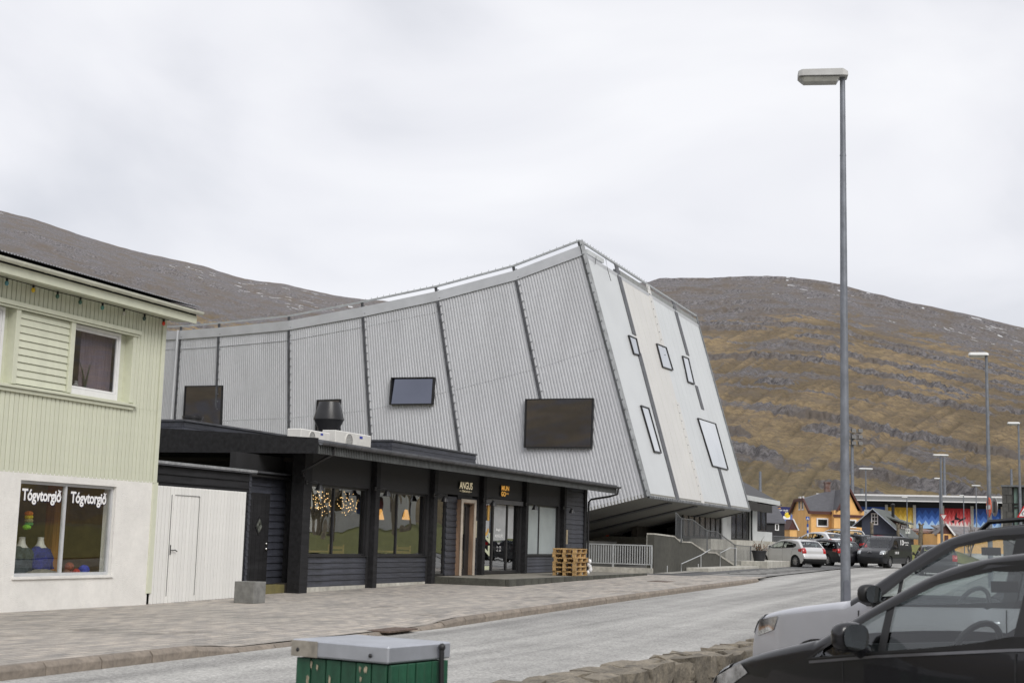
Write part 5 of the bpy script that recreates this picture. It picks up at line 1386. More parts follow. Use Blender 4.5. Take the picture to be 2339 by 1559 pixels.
# low terrace railing to the right
tr = thing('terrace_railing', 'dark steel railing along the ramp beyond the café', 'railing', FA.w((x1c, YC_ - 1, zt_)), FA.rz)
m = MB((x1c, YC_ - 1, zt_))
ra, rb = FA.pl(1766, 1218, YC_ - 1), FA.pl(1830, 1222, YC_ - 1)
for k in range(34):
    x = ra[0] + (rb[0] - ra[0]) * k / 33; m.box(x - .012, x + .012, YC_ - 1.02, YC_ - .98, zt_ - .75, zt_ + .32)
tag(m.build('bars', STEELG, tr), kind='stuff')
MB((x1c, YC_ - 1, zt_)).box(ra[0], rb[0], YC_ - 1.03, YC_ - .97, zt_ + .32, zt_ + .38).build('top_rail', STEELG, tr)
o = MB((x1c, YC_ - 1.2, gu(x1c))).prism([(ra[0] - 2.5, gu(x1c)), (rb[0], gu(x1c)), (rb[0], zt_ - 1.1), (ra[0] + 1, zt_ - .05), (ra[0] - 2.5, zt_ - .05)], YC_ - 1.3, YC_ - .9, 'y').build('ramp_wall', CONCL, loc=FA.w((x1c, YC_ - 1.2, gu(x1c))), rz=FA.rz)
tag(o, 'sloping pale concrete ramp wall below the dark steel railing', 'wall')
# ================================================================ HOUSES AND HALL BEYOND
def FR(px, D, rz=0.0):
    P = at_y(px, 1250, D); P[2] = gz(P); return Frame(P, rz)
def hthing(name, lab, cat, F): return thing(name, lab, cat, F.o, F.rz)
SLATE = pm('slate_roof', (0.085, 0.085, 0.095), 0.6, var=0.12, scale=3)
ORNG = pm('orange_render', (0.82, 0.48, 0.18), 0.8, var=0.06, scale=1.0, dirt=0.06)
BROWN = pm('red_brown_trim', (0.085, 0.028, 0.022), 0.6)
DGLAS = pm('dark_window_glass', (0.03, 0.032, 0.03), 0.05, spec=0.8, var=0.4, scale=1.5)
def fwin(par, F, px0, py0, px1, py1, mat=UPVC, yy=0.0, fr=.12, mull=0, bars=0, gl=None):
    x0, z1 = F.pl(px0, py0, yy); x1, z0 = F.pl(px1, py1, yy)
    if z0 > z1: z0, z1 = z1, z0
    m = MB().box(x0, x0 + fr, yy - .06, yy + .05, z0, z1).box(x1 - fr, x1, yy - .06, yy + .05, z0, z1).box(x0 + fr, x1 - fr, yy - .06, yy + .05, z0, z0 + fr).box(x0 + fr, x1 - fr, yy - .06, yy + .05, z1 - fr, z1)
    for k in range(mull): q = x0 + (x1 - x0) * (k + 1) / (mull + 1); m.box(q - fr * .35, q + fr * .35, yy - .055, yy + .05, z0 + fr, z1 - fr)
    for k in range(bars): q = z0 + (z1 - z0) * (k + 1) / (bars + 1); m.box(x0 + fr, x1 - fr, yy - .05, yy + .05, q - fr * .35, q + fr * .35)
    f = m.build('window', mat, par)
    MB().quad((x0 + fr * .8, yy - .02, z0 + fr * .8), (x1 - fr * .8, yy - .02, z0 + fr * .8), (x1 - fr * .8, yy - .02, z1 - fr * .8), (x0 + fr * .8, yy - .02, z1 - fr * .8)).build('pane', gl or DGLAS, f)
    return f
# ---- orange house
F = FR(1853, 122, 0.03); oh = hthing('orange_house', 'orange rendered house with grey half hipped roof and brown trim', 'house', F)
xe1, zeave = F.pl(1906, 1167); zeave = F.pl(1870, 1166)[1]; xw1 = F.pl(1975, 1200, -1.0)[0]; DP = 7.0
zr_ = F.pl(1880, 1118, DP / 2)[1]; xl, xrg = F.pl(1849, 1116, DP / 2)[0], F.pl(1935, 1120, DP / 2)[0]
zh = F.pl(1843, 1141, DP / 2)[1]
Lr = xw1
MB().box(0, Lr - .2, 0, DP, -1.2, zeave).build('wall', ORNG, oh)
hy = DP / 2 * (zr_ - zh) / (zr_ - zeave)                 # half width of the half hip
MB().prism([(0, zeave), (DP, zeave), (DP / 2 + hy, zh), (DP / 2 - hy, zh)], 0, .3, 'x').build('gable', ORNG, oh)
m = MB(); e = .25
m.quad((-e, -e, zeave - .1), (Lr, -e, zeave - .1), (Lr, DP / 2, zr_), (xl + 2.0, DP / 2, zr_), (-e, DP / 2 - hy, zh)); m.quad((-e, DP / 2 - hy, zh), (xl + 2.0, DP / 2, zr_), (-e, DP / 2 + hy, zh)); m.quad((-e, DP + e, zeave - .1), (-e, DP / 2 + hy, zh), (xl + 2, DP / 2, zr_), (Lr, DP / 2, zr_), (Lr, DP + e, zeave - .1))
rf = m.build('roof', SLATE, oh)
for a, b in (((-e, -e, zeave - .14), (-e, DP / 2 - hy, zh - .04)), ((-e, DP / 2 - hy, zh - .04), (-e, DP / 2 + hy, zh - .04)), ((-e, DP / 2 + hy, zh - .04), (-e, DP + e, zeave - .14)), ((-e, -e, zeave - .16), (Lr - 2.6, -e, zeave - .16))): MB().bar(a, b, .12, .26).build('roof_trim', BROWN, rf)
xc0, zc0 = F.pl(1884, 1122, DP / 2); xc1 = F.pl(1895, 1122, DP / 2)[0]; zc1 = F.pl(1890, 1103, DP / 2)[1]
MB().box(xc0, xc1, DP / 2 - .3, DP / 2 + .3, zr_ - .6, zc1).box(xc0 - .06, xc1 + .06, DP / 2 - .36, DP / 2 + .36, zc1, zc1 + .1).build('chimney', pm('weathered_brick', (0.13, 0.06, 0.045), 0.9, col2=(0.25, 0.2, 0.18), scale=3, bump=.4), rf)
fwin(oh, F, 1865, 1182, 1892, 1203)
# side gable windows
for yy in (2.9, 4.1):
    f = MB().box(-.06, .02, yy - .32, yy + .32, zeave + .1, zeave + 1.35).build('window', UPVC, oh); MB().box(-.07, -.061, yy - .18, yy + .18, zeave + .24, zeave + 1.2).build('pane', DGLAS, f)
# wing with its own gable
xa0 = F.pl(1905, 1170, -1.0)[0]; zwt = F.pl(1950, 1166, -1)[1]; zwr = F.pl(1940, 1116, -1)[1]; zcap = F.pl(1950, 1178, -1)[1]
MB().box(xa0, Lr, -1.0, 0, -1.2, zwt).build('wing_wall', ORNG, oh)
MB().prism([(xa0 + .6, zwt), (Lr - .6, zwt), ((xa0 + Lr) / 2, zwr - .3)], -.99, -.7, 'y').build('wing_gable', ORNG, oh)
MB().box(xa0 - .08, Lr + .08, -1.1, -.999, zcap - .12, zcap + .10).build('wing_cornice', BROWN, oh)
xm = (xa0 + Lr) / 2
for s_ in (xa0 + .25, Lr - .25): MB().bar((s_, -1.08, zwt - .05), (xm, -1.08, zwr), .16, .3, up=(0, 1, 0)).build('wing_trim', BROWN, oh)
for s_ in (xa0 + .2, Lr - .2): MB().hexa([(s_, -1.1, zwt - .06), (xm, -1.1, zwr - .05), (xm, DP / 2, zwr - .05), (s_, DP / 2, zwt - .06), (s_, -1.1, zwt + .02), (xm, -1.1, zwr + .05), (xm, DP / 2, zwr + .05), (s_, DP / 2, zwt + .02)]).build('wing_roof', SLATE, oh)
fwin(oh, F, 1925, 1185, 1956, 1205, yy=-1.0)
# ---- dark gabled house left of it, score board, little orange shed
F = FR(1750, 112, 0.0); dh = hthing('dark_house', 'black house with steep dark grey roof and one narrow white window', 'house', F)
x1, z1 = F.pl(1795, 1192); x2, z2 = F.pl(1774, 1153, 3)
MB().box(-3, x1 - .1, 0, 6, -1, z1).build('wall', BLKP, dh)
m = MB(); m.quad((-3, -.2, z1 - .1), (x1, -.2, z1 - .1), (x2, 3, z2), (-3, 3, z2)); m.quad((x1, -.2, z1 - .1), (x1, 6.2, z1 - .1), (x2, 3, z2)); m.quad((-3, 6.2, z1 - .1), (-3, 3, z2), (x2, 3, z2), (x1, 6.2, z1 - .1))
m.build('roof', SLATE, dh)
fwin(dh, F, 1770, 1195, 1779, 1211, fr=.08)
F = FR(1783, 150, 0.0)
o = hthing('scoreboard', 'navy sports ground scoreboard with yellow disc beyond the black house', 'scoreboard', F)
x1, z1 = F.pl(1806, 1157); z0 = F.pl(1795, 1186)[1]
MB().box(-1.2, x1, 0, .5, z0, z1).build('panel', pm('navy_board', (0.012, 0.015, 0.10), 0.5), o)
m = MB(); text_mb(m, '28.04.2024 18:00', (-.9, -.02, z0 + (z1 - z0) * .66), (1, 0, 0), (0, 0, 1), .16, x1 + .6, bold=.02); text_mb(m, 'KÍ', (x1 * .45, -.02, z0 + (z1 - z0) * .55), (1, 0, 0), (0, 0, 1), .13, .3); m.build('lettering', LET, o, recalc=False)
m = MB(); text_mb(m, 'BETRIDEILDIN', (-.8, -.02, z0 + (z1 - z0) * .84), (1, 0, 0), (0, 0, 1), .10, x1 * .75, bold=.02); m.build('lettering', SIGNO, o, recalc=False)
MB().lathe([(.30, -.03), (.30, -.005)], 20, (x1 * .68, 0, z0 + (z1 - z0) * .36), axis='y').build('disc', pm('yellow_disc', (0.8, 0.6, 0.05), 0.5), o)
MB().box(x1 * .25, x1 - .05, -.02, 0, z0 + .05, z0 + .38).build('banner', LET, o)
MB().hexa([(x1, .2, z1 - .2), (x1 + .3, .2, z1 - .2), (x1 + .3, .6, z1 - .2), (x1, .6, z1 - .2), (x1, .2, z1), (x1 + .1, .2, z1), (x1 + .1, .6, z1), (x1, .6, z1)]).build('bracket', BLKM, o)
MB().box(-1, -.8, .1, .4, -1, z0).box(x1 - .3, x1 - .1, .1, .4, -1, z0).build('legs', STEELG, o)
F = FR(1804, 118, 0.0); o = hthing('garden_shed', 'small orange shed with a brown gable beside the orange house', 'shed', F)
x1, z1 = F.pl(1820, 1209); xa, za = F.pl(1811, 1186)
MB().box(0, x1, 0, 3, -1, z1).build('wall', ORNG, o)
MB().prism([(-.1, z1), (x1 + .1, z1), (xa, za)], -.05, 2.9, 'y').build('gable', BROWN, o)
MB().bar((x1 + .15, -.1, z1 - .05), (xa, -.1, za + .08), .1, .08, up=(0, 1, 0)).build('barge_board', UPVC, o)
# blue seats stand glimpsed between the houses
F = FR(1795, 160, 0.0); x1, z1 = F.pl(1860, 1180); z0 = F.pl(1800, 1200)[1]
o = hthing('seating_stand', 'blue seating stand glimpsed between black and orange houses', 'stand', F)
for k in range(4): MB().box(-1.5, x1, k * .8, k * .8 + .8, -1, z0 - .3 + k * .55).build('tier', pm('blue_seats', (0.03, 0.07, 0.32), 0.6, var=.4, scale=3, col2=(0.25, 0.3, 0.45)), o)
# ---- slate blue house with cross window and dormer
SLB = pm('slate_blue_boards', (0.055, 0.067, 0.10), 0.7, var=0.10, scale=2, streak=(5, 5, .5))
GRRF = pm('grey_green_roof', (0.105, 0.115, 0.108), 0.75, var=0.18, scale=2, streak=(4, 1, 1))
F = FR(1995, 104, -0.42); sh = hthing('slate_blue_house', 'slate blue boarded gable house with cross window and grey roof dormer', 'house', F)
xR_, zR_ = F.pl(2050, 1212); xA, zA = F.pl(1995, 1163); hw = xR_ - xA
ze_ = zR_; Ls = 8.5
MB().prism([(xA - hw * .5, -1), (xA + hw, -1), (xA + hw, ze_), (xA, zA), (xA - hw * .5, zA - (zA - ze_) * .5)], 0, Ls, 'y').build('wall', SLB, sh)
over = .35
sl_ = (zA - ze_) / hw
for s_ in (-1, 1):
    hq = hw * (1 if s_ > 0 else .5); ex = xA + s_ * (hq + .6); ez = zA - sl_ * (hq + .6)
    MB().hexa([(ex, -over, ez), (xA, -over, zA), (xA, Ls, zA), (ex, Ls, ez), (ex, -over, ez + .12), (xA, -over, zA + .12), (xA, Ls, zA + .12), (ex, Ls, ez + .12)]).build('roof', GRRF, sh)
    MB().bar((ex, -over - .03, ez + .04), (xA, -over - .03, zA + .06), .05, .2, up=(0, 1, 0)).build('barge_board', pm('pale_blue_trim', (0.42, 0.47, 0.55), 0.6), sh)
fwin(sh, F, 1990, 1171, 2006, 1198, fr=.07, mull=1, bars=2)
# dormer on the right-hand slope
dx0, dx1 = xA + hw * .38, xA + hw * .95; dz = zA - sl_ * hw * .30
dm = MB().hexa([(dx0, 2.2, zA - sl_ * hw * .42), (dx1, 2.2, zA - sl_ * hw * .90), (dx1, 6.6, zA - sl_ * hw * .90), (dx0, 6.6, zA - sl_ * hw * .42), (dx0, 2.2, dz), (dx1, 2.2, dz - .5), (dx1, 6.6, dz - .5), (dx0, 6.6, dz)]).build('dormer', BROWN, sh)
MB().hexa([(dx0 - .3, 1.9, dz + .02), (dx1 + .3, 1.9, dz - .5), (dx1 + .3, 6.9, dz - .5), (dx0 - .3, 6.9, dz + .02), (dx0 - .3, 1.9, dz + .12), (dx1 + .3, 1.9, dz - .38), (dx1 + .3, 6.9, dz - .38), (dx0 - .3, 6.9, dz + .12)]).build('dormer_roof', GRRF, dm)
for k in range(5):
    w_ = MB().box(dx1 + .0, dx1 + .05, 2.4 + k * .84, 3.1 + k * .84, zA - sl_ * hw * .86, dz - .58).build('dormer_window', UPVC, sh); MB().box(dx1 + .051, dx1 + .06, 2.5 + k * .84, 3.0 + k * .84, zA - sl_ * hw * .84, dz - .66).build('pane', DGLAS, w_)
MB().lathe([(.12, 0), (.12, .9), (.17, .95), (.17, 1.1), (.0, 1.15)], 10, (xA + .6, 5.5, zA - .5)).build('flue', BLKM, sh)
# ---- sports hall with painted zigzag mural
F = FR(1945, 168, -0.30); hl_ = hthing('sports_hall', 'long flat roofed sports hall with a zigzag mural in blue yellow and red', 'hall', F)
def Q(x, y, yy=0.0): return F.pl(x, y, yy)
xE = Q(2345, 1150)[0] + 3; ztp = Q(2120, 1132)[1]; zf = Q(2120, 1146)[1]; zd = Q(2120, 1159)[1]; zbm = Q(2120, 1206)[1]
MB().box(-3, xE, .6, 14, -1, zf).build('wall', pm('dark_wall', (0.02, 0.021, 0.025), 0.7), hl_)
MB().box(-4, xE + 1, -1.6, 14, zf, ztp).build('roof_fascia', pm('grey_fascia', (0.24, 0.245, 0.25), 0.6, var=.05), hl_)
MB().box(-4, xE + 1, -1.66, -1.601, ztp - .16, ztp + .04).build('fascia_trim', UPVC, hl_); MB().box(-4, xE + 1, -1.66, -1.601, zf - .02, zf + .09).build('fascia_trim', UPVC, hl_)
PALS = {'b': ['2c4c92', '3a66b8', '5c8ade', 'b4d6fa'], 'y': ['c49b2c', 'e0b53c', 'efcf68', 'fbf0c8'], 'r': ['b82c30', 'e04c4e', 'f07c80', 'fbe4e0']}
def mural(pxa, pxb, key, nz):
    xa = Q(pxa, 1180)[0]; xb = Q(pxb, 1180)[0]; H_ = zd - zbm
    m = MB(); lev_ = [1.0, .78, .52, .26]
    y = .5
    for k in range(4):
        m.cur = k; ztop = zbm + H_ * lev_[k] if k else zd; pts = []
        if k == 0: pts = [(xa, zd), (xb, zd)]
        else:
            for j in range(2 * nz + 1):
                q = xa + (xb - xa) * j / (2 * nz); pts.append((q, ztop + (.34 if j % 2 else -.24)))
        poly = [(xb, y - .004 * k, zbm), (xa, y - .004 * k, zbm)] + [(p_[0], y - .004 * k, p_[1]) for p_ in pts]
        m.add(poly, [])                                      # tessellated below (concave outline)
        base = len(m.v) - len(poly)
        tri = tessellate_polygon([[Vector((p_[0], p_[2], 0)) for p_ in poly]])
        for t3 in tri: m.f.append(tuple(base + i for i in t3)); m.m.append(k)
    m.build('mural_panel', [pm('mural_%s%d' % (key, k), c, 0.7, var=.05, scale=.5) for k, c in enumerate(PALS[key])], hl_)
    return xa, xb
for pa, pb, k_, nz in ((1955, 2022, 'b', 4), (2028, 2086, 'y', 5), (2092, 2151, 'b', 4), (2156, 2218, 'r', 7), (2223, 2288, 'b', 4), (2292, 2345, 'b', 4)): mural(pa, pb, k_, nz)
for px in (2025, 2089, 2153.5, 2220.5, 2290): q = Q(px, 1180, .3)[0]; MB().box(q - .17, q + .17, .15, .59, -1, zd + .3).build('column', CONCL, hl_)
# painted dark figure on the red panel
m = MB()
for pg in ([(2182, 1176), (2187, 1166), (2185, 1180), (2194, 1185), (2188, 1187), (2180, 1186)], [(2171, 1190), (2180, 1186), (2179, 1195)], [(2187, 1194), (2192, 1186), (2205, 1180), (2206, 1184), (2194, 1190)]):
    m.quad(*[(Q(x, y, .47)[0], .47, Q(x, y, .47)[1]) for x, y in pg])
m.build('mural_figure', pm('mural_black', (0.02, 0.02, 0.025), 0.7), hl_)
MB().lathe([(.2, 0), (.2, .8), (.26, .85), (.0, .9)], 10, (Q(1969, 1130, 2)[0], 2, ztp)).build('roof_vent', STEELG, hl_)
# ---- brown and orange sheds in front of the hall
F = FR(2142, 112, 0.0); o = hthing('kiosk', 'orange hut with brown gable end and worn grey roof in front of the red mural', 'hut', F)
xa, za = F.pl(2160, 1197); xl_, zl_ = F.pl(2141, 1218); xr_, _z = F.pl(2174, 1217)
MB().box(xl_, xr_, 0, 6, -1, zl_).build('wall', ORNG, o)
MB().prism([(xl_, zl_), (xr_, zl_), (xa, za)], 0, .3, 'y').build('gable', BROWN, o)
MB().box(F.pl(2157, 1220)[0], F.pl(2166, 1220)[0], -.03, 0, -1, zl_ - .1).build('door', BROWN, o)
MB().bar((xr_ + .2, -.2, zl_ - .1), (xa, -.2, za + .05), .12, .1, up=(0, 1, 0)).build('barge_board', UPVC, o)
ROOFW = pm('worn_grey_roof', (0.20, 0.20, 0.21), 0.7, var=.2, scale=2, col2=(0.13, 0.10, 0.09))
MB().hexa([(xr_ + .2, -.2, zl_ - .15), (xa, -.2, za), (xa + 1.5, 7, za), (xr_ + 2.2, 7, zl_ - .15), (xr_ + .2, -.2, zl_ - .05), (xa, -.2, za + .1), (xa + 1.5, 7, za + .1), (xr_ + 2.2, 7, zl_ - .05)]).build('roof', ROOFW, o)
MB().hexa([(xl_ - .2, -.2, zl_ - .15), (xa, -.2, za), (xa + 1.5, 7, za), (xl_ + 1.2, 7, zl_ - .15), (xl_ - .2, -.2, zl_ - .05), (xa, -.2, za + .1), (xa + 1.5, 7, za + .1), (xl_ + 1.2, 7, zl_ - .05)]).build('roof', ROOFW, o)
MB().box(xr_, xr_ + 4.5, .3, 5, -1, zl_ - .05).build('annex_wall', ORNG, o)
MB().hexa([(xr_ - .1, .1, zl_ - .1), (xr_ + 5, .1, zl_ - .1), (xr_ + 5, 4, za - .2), (xa, 4, za - .1), (xr_ - .1, .1, zl_), (xr_ + 5, .1, zl_), (xr_ + 5, 4, za - .1), (xa, 4, za)]).build('annex_roof', ROOFW, o)
F = FR(2103, 116, 0.0); o = hthing('kiosk', 'low orange hut with a rusty flat roof beside the gabled hut', 'hut', F)
x1, z1 = F.pl(2142, 1217); z2 = F.pl(2120, 1208)[1]
MB().box(0, x1, 0, 4, -1, z1).build('wall', ORNG, o); MB().box(-.2, F.pl(2117, 1220)[0], -.02, 0, -1, z1).build('door_panel', pm('grey_door', (0.12, 0.12, 0.125), .7), o)
MB().hexa([(-.3, -.3, z1 - .02), (x1 + .2, -.3, z1 - .02), (x1 + .2, 4.3, z2 - .1), (-.3, 4.3, z2 - .1), (-.3, -.3, z1 + .15), (x1 + .2, -.3, z1 + .15), (x1 + .2, 4.3, z2 + .1), (-.3, 4.3, z2 + .1)]).build('roof', pm('rusty_roof', (0.16, 0.075, 0.06), .8, col2=(0.27, 0.22, 0.2), scale=2), o)
MB().box(F.pl(2138, 1220)[0], x1, -.05, 0, -1, z1).build('brown_post', BROWN, o)
# ---- stone tower with green glass at the right edge
F = FR(2291, 92, -0.36); tw_ = hthing('stone_tower', 'dark stone clad stair tower with green glazing beside the sports hall', 'building', F)
x1 = F.pl(2312, 1150)[0]; zt2 = F.pl(2300, 1111)[1]; xg = F.pl(2345, 1150)[0]
STN = pm('tower_stone', (0.085, 0.083, 0.078), 0.8, var=.2, scale=3, rnd=.18)
MB().box(.05, x1 - .05, .05, 4, -1, zt2).build('core', STN, tw_)
rows = 10; s0 = None; hh = (zt2 + .3) / rows
for r in range(rows):
    xs = [0, .28, .68, x1] if r % 2 == 0 else [0, .4, x1]
    for a, b in zip(xs[:-1], xs[1:]):
        MB().box(a + .012, b - .012, 0, .05, -.3 + r * hh + .012, -.3 + (r + 1) * hh - .012).build('stone', STN, tw_)
MB().box(x1, xg + 2, .3, 4, -1, zt2 - .05).build('glass_block', pm('green_glass', (0.22, 0.32, 0.29), 0.08, spec=.8, var=.25, scale=.6), tw_)
for q in (x1 + .06, F.pl(2327, 1150)[0], F.pl(2337, 1150)[0], xg + 1): MB().box(q - .06, q + .06, .2, .3, -1, zt2 - .05).build('mullion', WFR, tw_)
for py in (1150, 1158): z = F.pl(2320, py)[1]; MB().box(x1, xg + 2, .21, .3, z - .05, z + .05).build('transom', WFR, tw_)
MB().box(-.05, xg + 2.2, -.05, 4.1, zt2, zt2 + .12).build('coping', STEELG, tw_)
# ---- grass mound, stumps, shrub
P = G(2090, 1250); mnd = MB(); vs = []; fs = []
n1_, n2_ = 30, 10
for i in range(n1_ + 1):
    for j in range(n2_ + 1):
        a = i / n1_ * 2 - 1; b = j / n2_ * 2 - 1
        h = max(0, (1 - a * a)) ** .6 * max(0, 1 - b * b) ** .7
        vs.append((a * 4.2, b * 4.0, h * 1.15 - .1 + .05 * random.random()))
for i in range(n1_):
    for j in range(n2_): k = i * (n2_ + 1) + j; fs.append((k, k + n2_ + 1, k + n2_ + 2, k + 1))
Pm = at_y(2085, 1240, 98); Pm[2] = gz(Pm)
o = MB().add(vs, fs).build('grass_mound', GRASSG, smooth=60, loc=tuple(Pm)); o['kind'] = 'structure'
BARK = pm('pale_bark', (0.20, 0.17, 0.13), 0.9, var=.3, scale=6, bump=.5)
for (px, pt, pb_, wpx, D, lab) in ((1991, 1194, 1226, 7, 98, 'pollarded trunk in front of the slate blue gable'), (2051, 1197, 1226, 7, 99, 'pollarded trunk below the slate roof edge'), (2100, 1197, 1232, 9, 99, 'leaning pollarded trunk beside the orange huts')):
    b = at_y(px, pb_, D); tp = at_y(px + (3 if px > 2080 else 0), pt, D); r = wpx * D / FPX / 2
    o = thing('tree_stump', lab, 'tree stump', (b[0], b[1], gz(b)))
    h = tp[2] - gz(b)
    MB().tube([(0, 0, -.1), (.05, 0, h * .4), (tp[0] - b[0], 0, h * .85), (tp[0] - b[0] + .02, 0, h)], [r * 1.15, r * .9, r * 1.05, r * 1.1], 9).build('trunk', BARK, o, smooth=60)
    for k in range(3): a = k * 2.1; MB().tube([(tp[0] - b[0], 0, h * .9), (tp[0] - b[0] + math.cos(a) * r * 1.5, math.sin(a) * r, h * 1.03)], [r * .45, r * .4], 7).build('branch_stub', BARK, o, smooth=60)
def bare_tree(loc, H_, lab, cat='tree', name='bare_tree', spread=.5, depth=5, seed=1, trunks=1, r0=.1, grp=None):
    rs = random.Random(seed); t_ = thing(name, lab, cat, loc, 0, grp); br = MB(); tr_ = MB()
    def grow(p, d, L, r, k):
        e = (p[0] + d[0] * L, p[1] + d[1] * L, p[2] + d[2] * L)
        mid = tuple((p[i] + e[i]) / 2 + rs.uniform(-.06, .06) * L for i in range(3))
        (tr_ if k == depth else br).tube([p, mid, e], [r, r * .85, r * .68], 6 if k > 2 else 4, False)
        if k == 0: return
        for _ in range(rs.choice((2, 3, 3))):
            v = Vector(d) + Vector((rs.uniform(-1, 1), rs.uniform(-1, 1), rs.uniform(-.25, .7))) * spread; v.normalize()
            grow(e if rs.random() < .7 else mid, tuple(v), L * rs.uniform(.62, .85), r * .62, k - 1)
    for q in range(trunks):
        v = Vector((rs.uniform(-.3, .3) * (trunks > 1), rs.uniform(-.3, .3) * (trunks > 1), 1)).normalized(); grow((rs.uniform(-.1, .1), rs.uniform(-.1, .1), -.05), tuple(v), H_ * .27, r0, depth)
    tr_.build('trunk', BARK, t_, smooth=60); br.build('crown', BARK, t_, smooth=60)
P = at_y(2216, 1240, 95); P[2] = gz(P)
bare_tree(tuple(P), 3.1, 'leafless thin shrub in front of the red mural', 'shrub', 'bare_shrub', .35, 4, 5, 4, .035)
# ---- park across the road that the shop windows mirror (just outside the picture)
lawn = sheet('lawn', GRASSG, 8, 130, -48, -19, 0.05, 3, 8, lambda u, y: 1.0 * max(0, min(1, (-y - 19) / 9)))
plab = ['bare tree on the lawn, first along the road from the car park', 'taller bare tree set back behind the first lawn tree', 'bare tree on the lawn in front of the white park house', 'tall bare tree beside the gable of the white park house', 'bare tree at the road edge beyond the white park house', 'tallest bare tree at the far end of the lawn']
for k, (u, y, h, s_) in enumerate(((52, -24.5, 7, 11), (57.5, -28, 8.5, 12), (62, -31, 7, 13), (66, -27, 9, 14), (71, -29.5, 7.5, 15), (78, -32, 9, 16))):
    P = FA.w((u, y, gu(u) + .05 + max(0, min(1, (-y - 19) / 9))))
    bare_tree(tuple(P), h, plab[k], 'tree', 'bare_tree', .6, 6, s_, 1, .2, 'bare trees on the lawn')
P = FA.w((84, -42, gu(84) + 1)); o = thing('park_house', 'white house with grey roof behind the bare park trees', 'house', tuple(P), FA.rz)
MB().box(-9, 9, -4, 4, -.2, 4.5).build('wall', STUC, o); MB().prism([(-4.4, 4.5), (4.4, 4.5), (0, 7.2)], -9.3, 9.3, 'x').build('roof', SLATE, o)
for k in range(5): w_ = MB().box(-7.6 + k * 3.4, -6.2 + k * 3.4, 4.0, 4.06, 1.2, 2.8).build('window', UPVC, o); MB().box(-7.5 + k * 3.4, -6.3 + k * 3.4, 4.061, 4.07, 1.3, 2.7).build('pane', DGLAS, w_)
# ================================================================ CARS
def inside(pt, poly):
    x, y = pt; c = False; n = len(poly)
    for i in range(n):
        x1, y1 = poly[i]; x2, y2 = poly[(i + 1) % n]
        if (y1 > y) != (y2 > y) and x < (x2 - x1) * (y - y1) / (y2 - y1) + x1: c = not c
    return c
def clip(poly, a, b):                              # keep the part on the left of a->b
    out = []
    def sd(p): return (b[0] - a[0]) * (p[1] - a[1]) - (b[1] - a[1]) * (p[0] - a[0])
    for i in range(len(poly)):
        p, q = poly[i], poly[(i + 1) % len(poly)]; d0, d1 = sd(p), sd(q)
        if d0 >= 0: out.append(p)
        if (d0 >= 0) != (d1 >= 0): t_ = d0 / (d0 - d1); out.append((p[0] + (q[0] - p[0]) * t_, p[1] + (q[1] - p[1]) * t_))
    return out
def densify(poly, step, closed=True):
    out = []
    n = len(poly)
    for i in range(n if closed else n - 1):
        a, b = poly[i], poly[(i + 1) % n]; k = max(1, int(math.hypot(b[0] - a[0], b[1] - a[1]) / step))
        out += [(a[0] + (b[0] - a[0]) * j / k, a[1] + (b[1] - a[1]) * j / k) for j in range(k)]
    if not closed: out.append(poly[-1])
    return out
def crom(P, k=4):
    out = []
    for i in range(len(P) - 1):
        p0, p1, p2, p3 = P[max(0, i - 1)], P[i], P[i + 1], P[min(len(P) - 1, i + 2)]
        for j in range(k):
            t_ = j / k
            out.append(tuple(0.5 * (2 * p1[a] + (p2[a] - p0[a]) * t_ + (2 * p0[a] - 5 * p1[a] + 4 * p2[a] - p3[a]) * t_ ** 2 + (-p0[a] + 3 * p1[a] - 3 * p2[a] + p3[a]) * t_ ** 3) for a in (0, 1)))
    out.append(P[-1])
    return out
def cdt(outline, holes=(), grid=0.09):
    vs = list(outline); es = [(i, (i + 1) % len(outline)) for i in range(len(outline))]
    for h in holes:
        k = len(vs); vs += list(h); es += [(k + i, k + (i + 1) % len(h)) for i in range(len(h))]
    xs = [p[0] for p in outline]; zs = [p[1] for p in outline]
    nx = int((max(xs) - min(xs)) / grid); nz = int((max(zs) - min(zs)) / grid)
    allp = [outline] + list(holes)
    for i in range(1, nx):
        for j in range(1, nz + 1):
            p = (min(xs) + i * grid + (grid / 2 if j % 2 else 0), min(zs) + j * grid - .013)
            if inside(p, outline) and not any(inside(p, h) for h in holes):
                if min((p[0] - q[0]) ** 2 + (p[1] - q[1]) ** 2 for q in vs) > (grid * .45) ** 2: vs.append(p)
    r = delaunay_2d_cdt([Vector(p) for p in vs], es, [], 0, 1e-6)
    V = [(v.x, v.y) for v in r[0]]; Fc = []
    for f in r[2]:
        c = (sum(V[i][0] for i in f) / len(f), sum(V[i][1] for i in f) / len(f))
        if inside(c, outline) and not any(inside(c, h) for h in holes): Fc.append(tuple(f))
    return V, Fc
CARG = glass('car_glass', (0.90, 0.95, 0.94), 1.5)
CARGD = glass('car_glass_dark', (0.20, 0.22, 0.22), 1.6)
TYRE = pm('tyre_rubber', (0.018, 0.018, 0.019), 0.8, var=.2)
RIM = pm('alloy_rim', (0.50, 0.50, 0.52), 0.3, metal=0.8, var=.1)
TRIM = pm('black_plastic', (0.015, 0.015, 0.016), 0.5, var=.2, scale=6)
SEATM = pm('seat_cloth', (0.03, 0.032, 0.035), 0.9, var=.2)
HEADL = pm('headlight_lens', (0.50, 0.52, 0.54), 0.06, metal=.6, var=.45, scale=9, coat=1)
TAILL = pm('taillight_red', (0.45, 0.012, 0.012), 0.15, var=.3, scale=12, coat=1)
CHROME = pm('chrome', (0.7, 0.7, 0.72), 0.12, metal=1)
MIRG = pm('mirror_glass', (0.55, 0.58, 0.58), 0.03, metal=1)
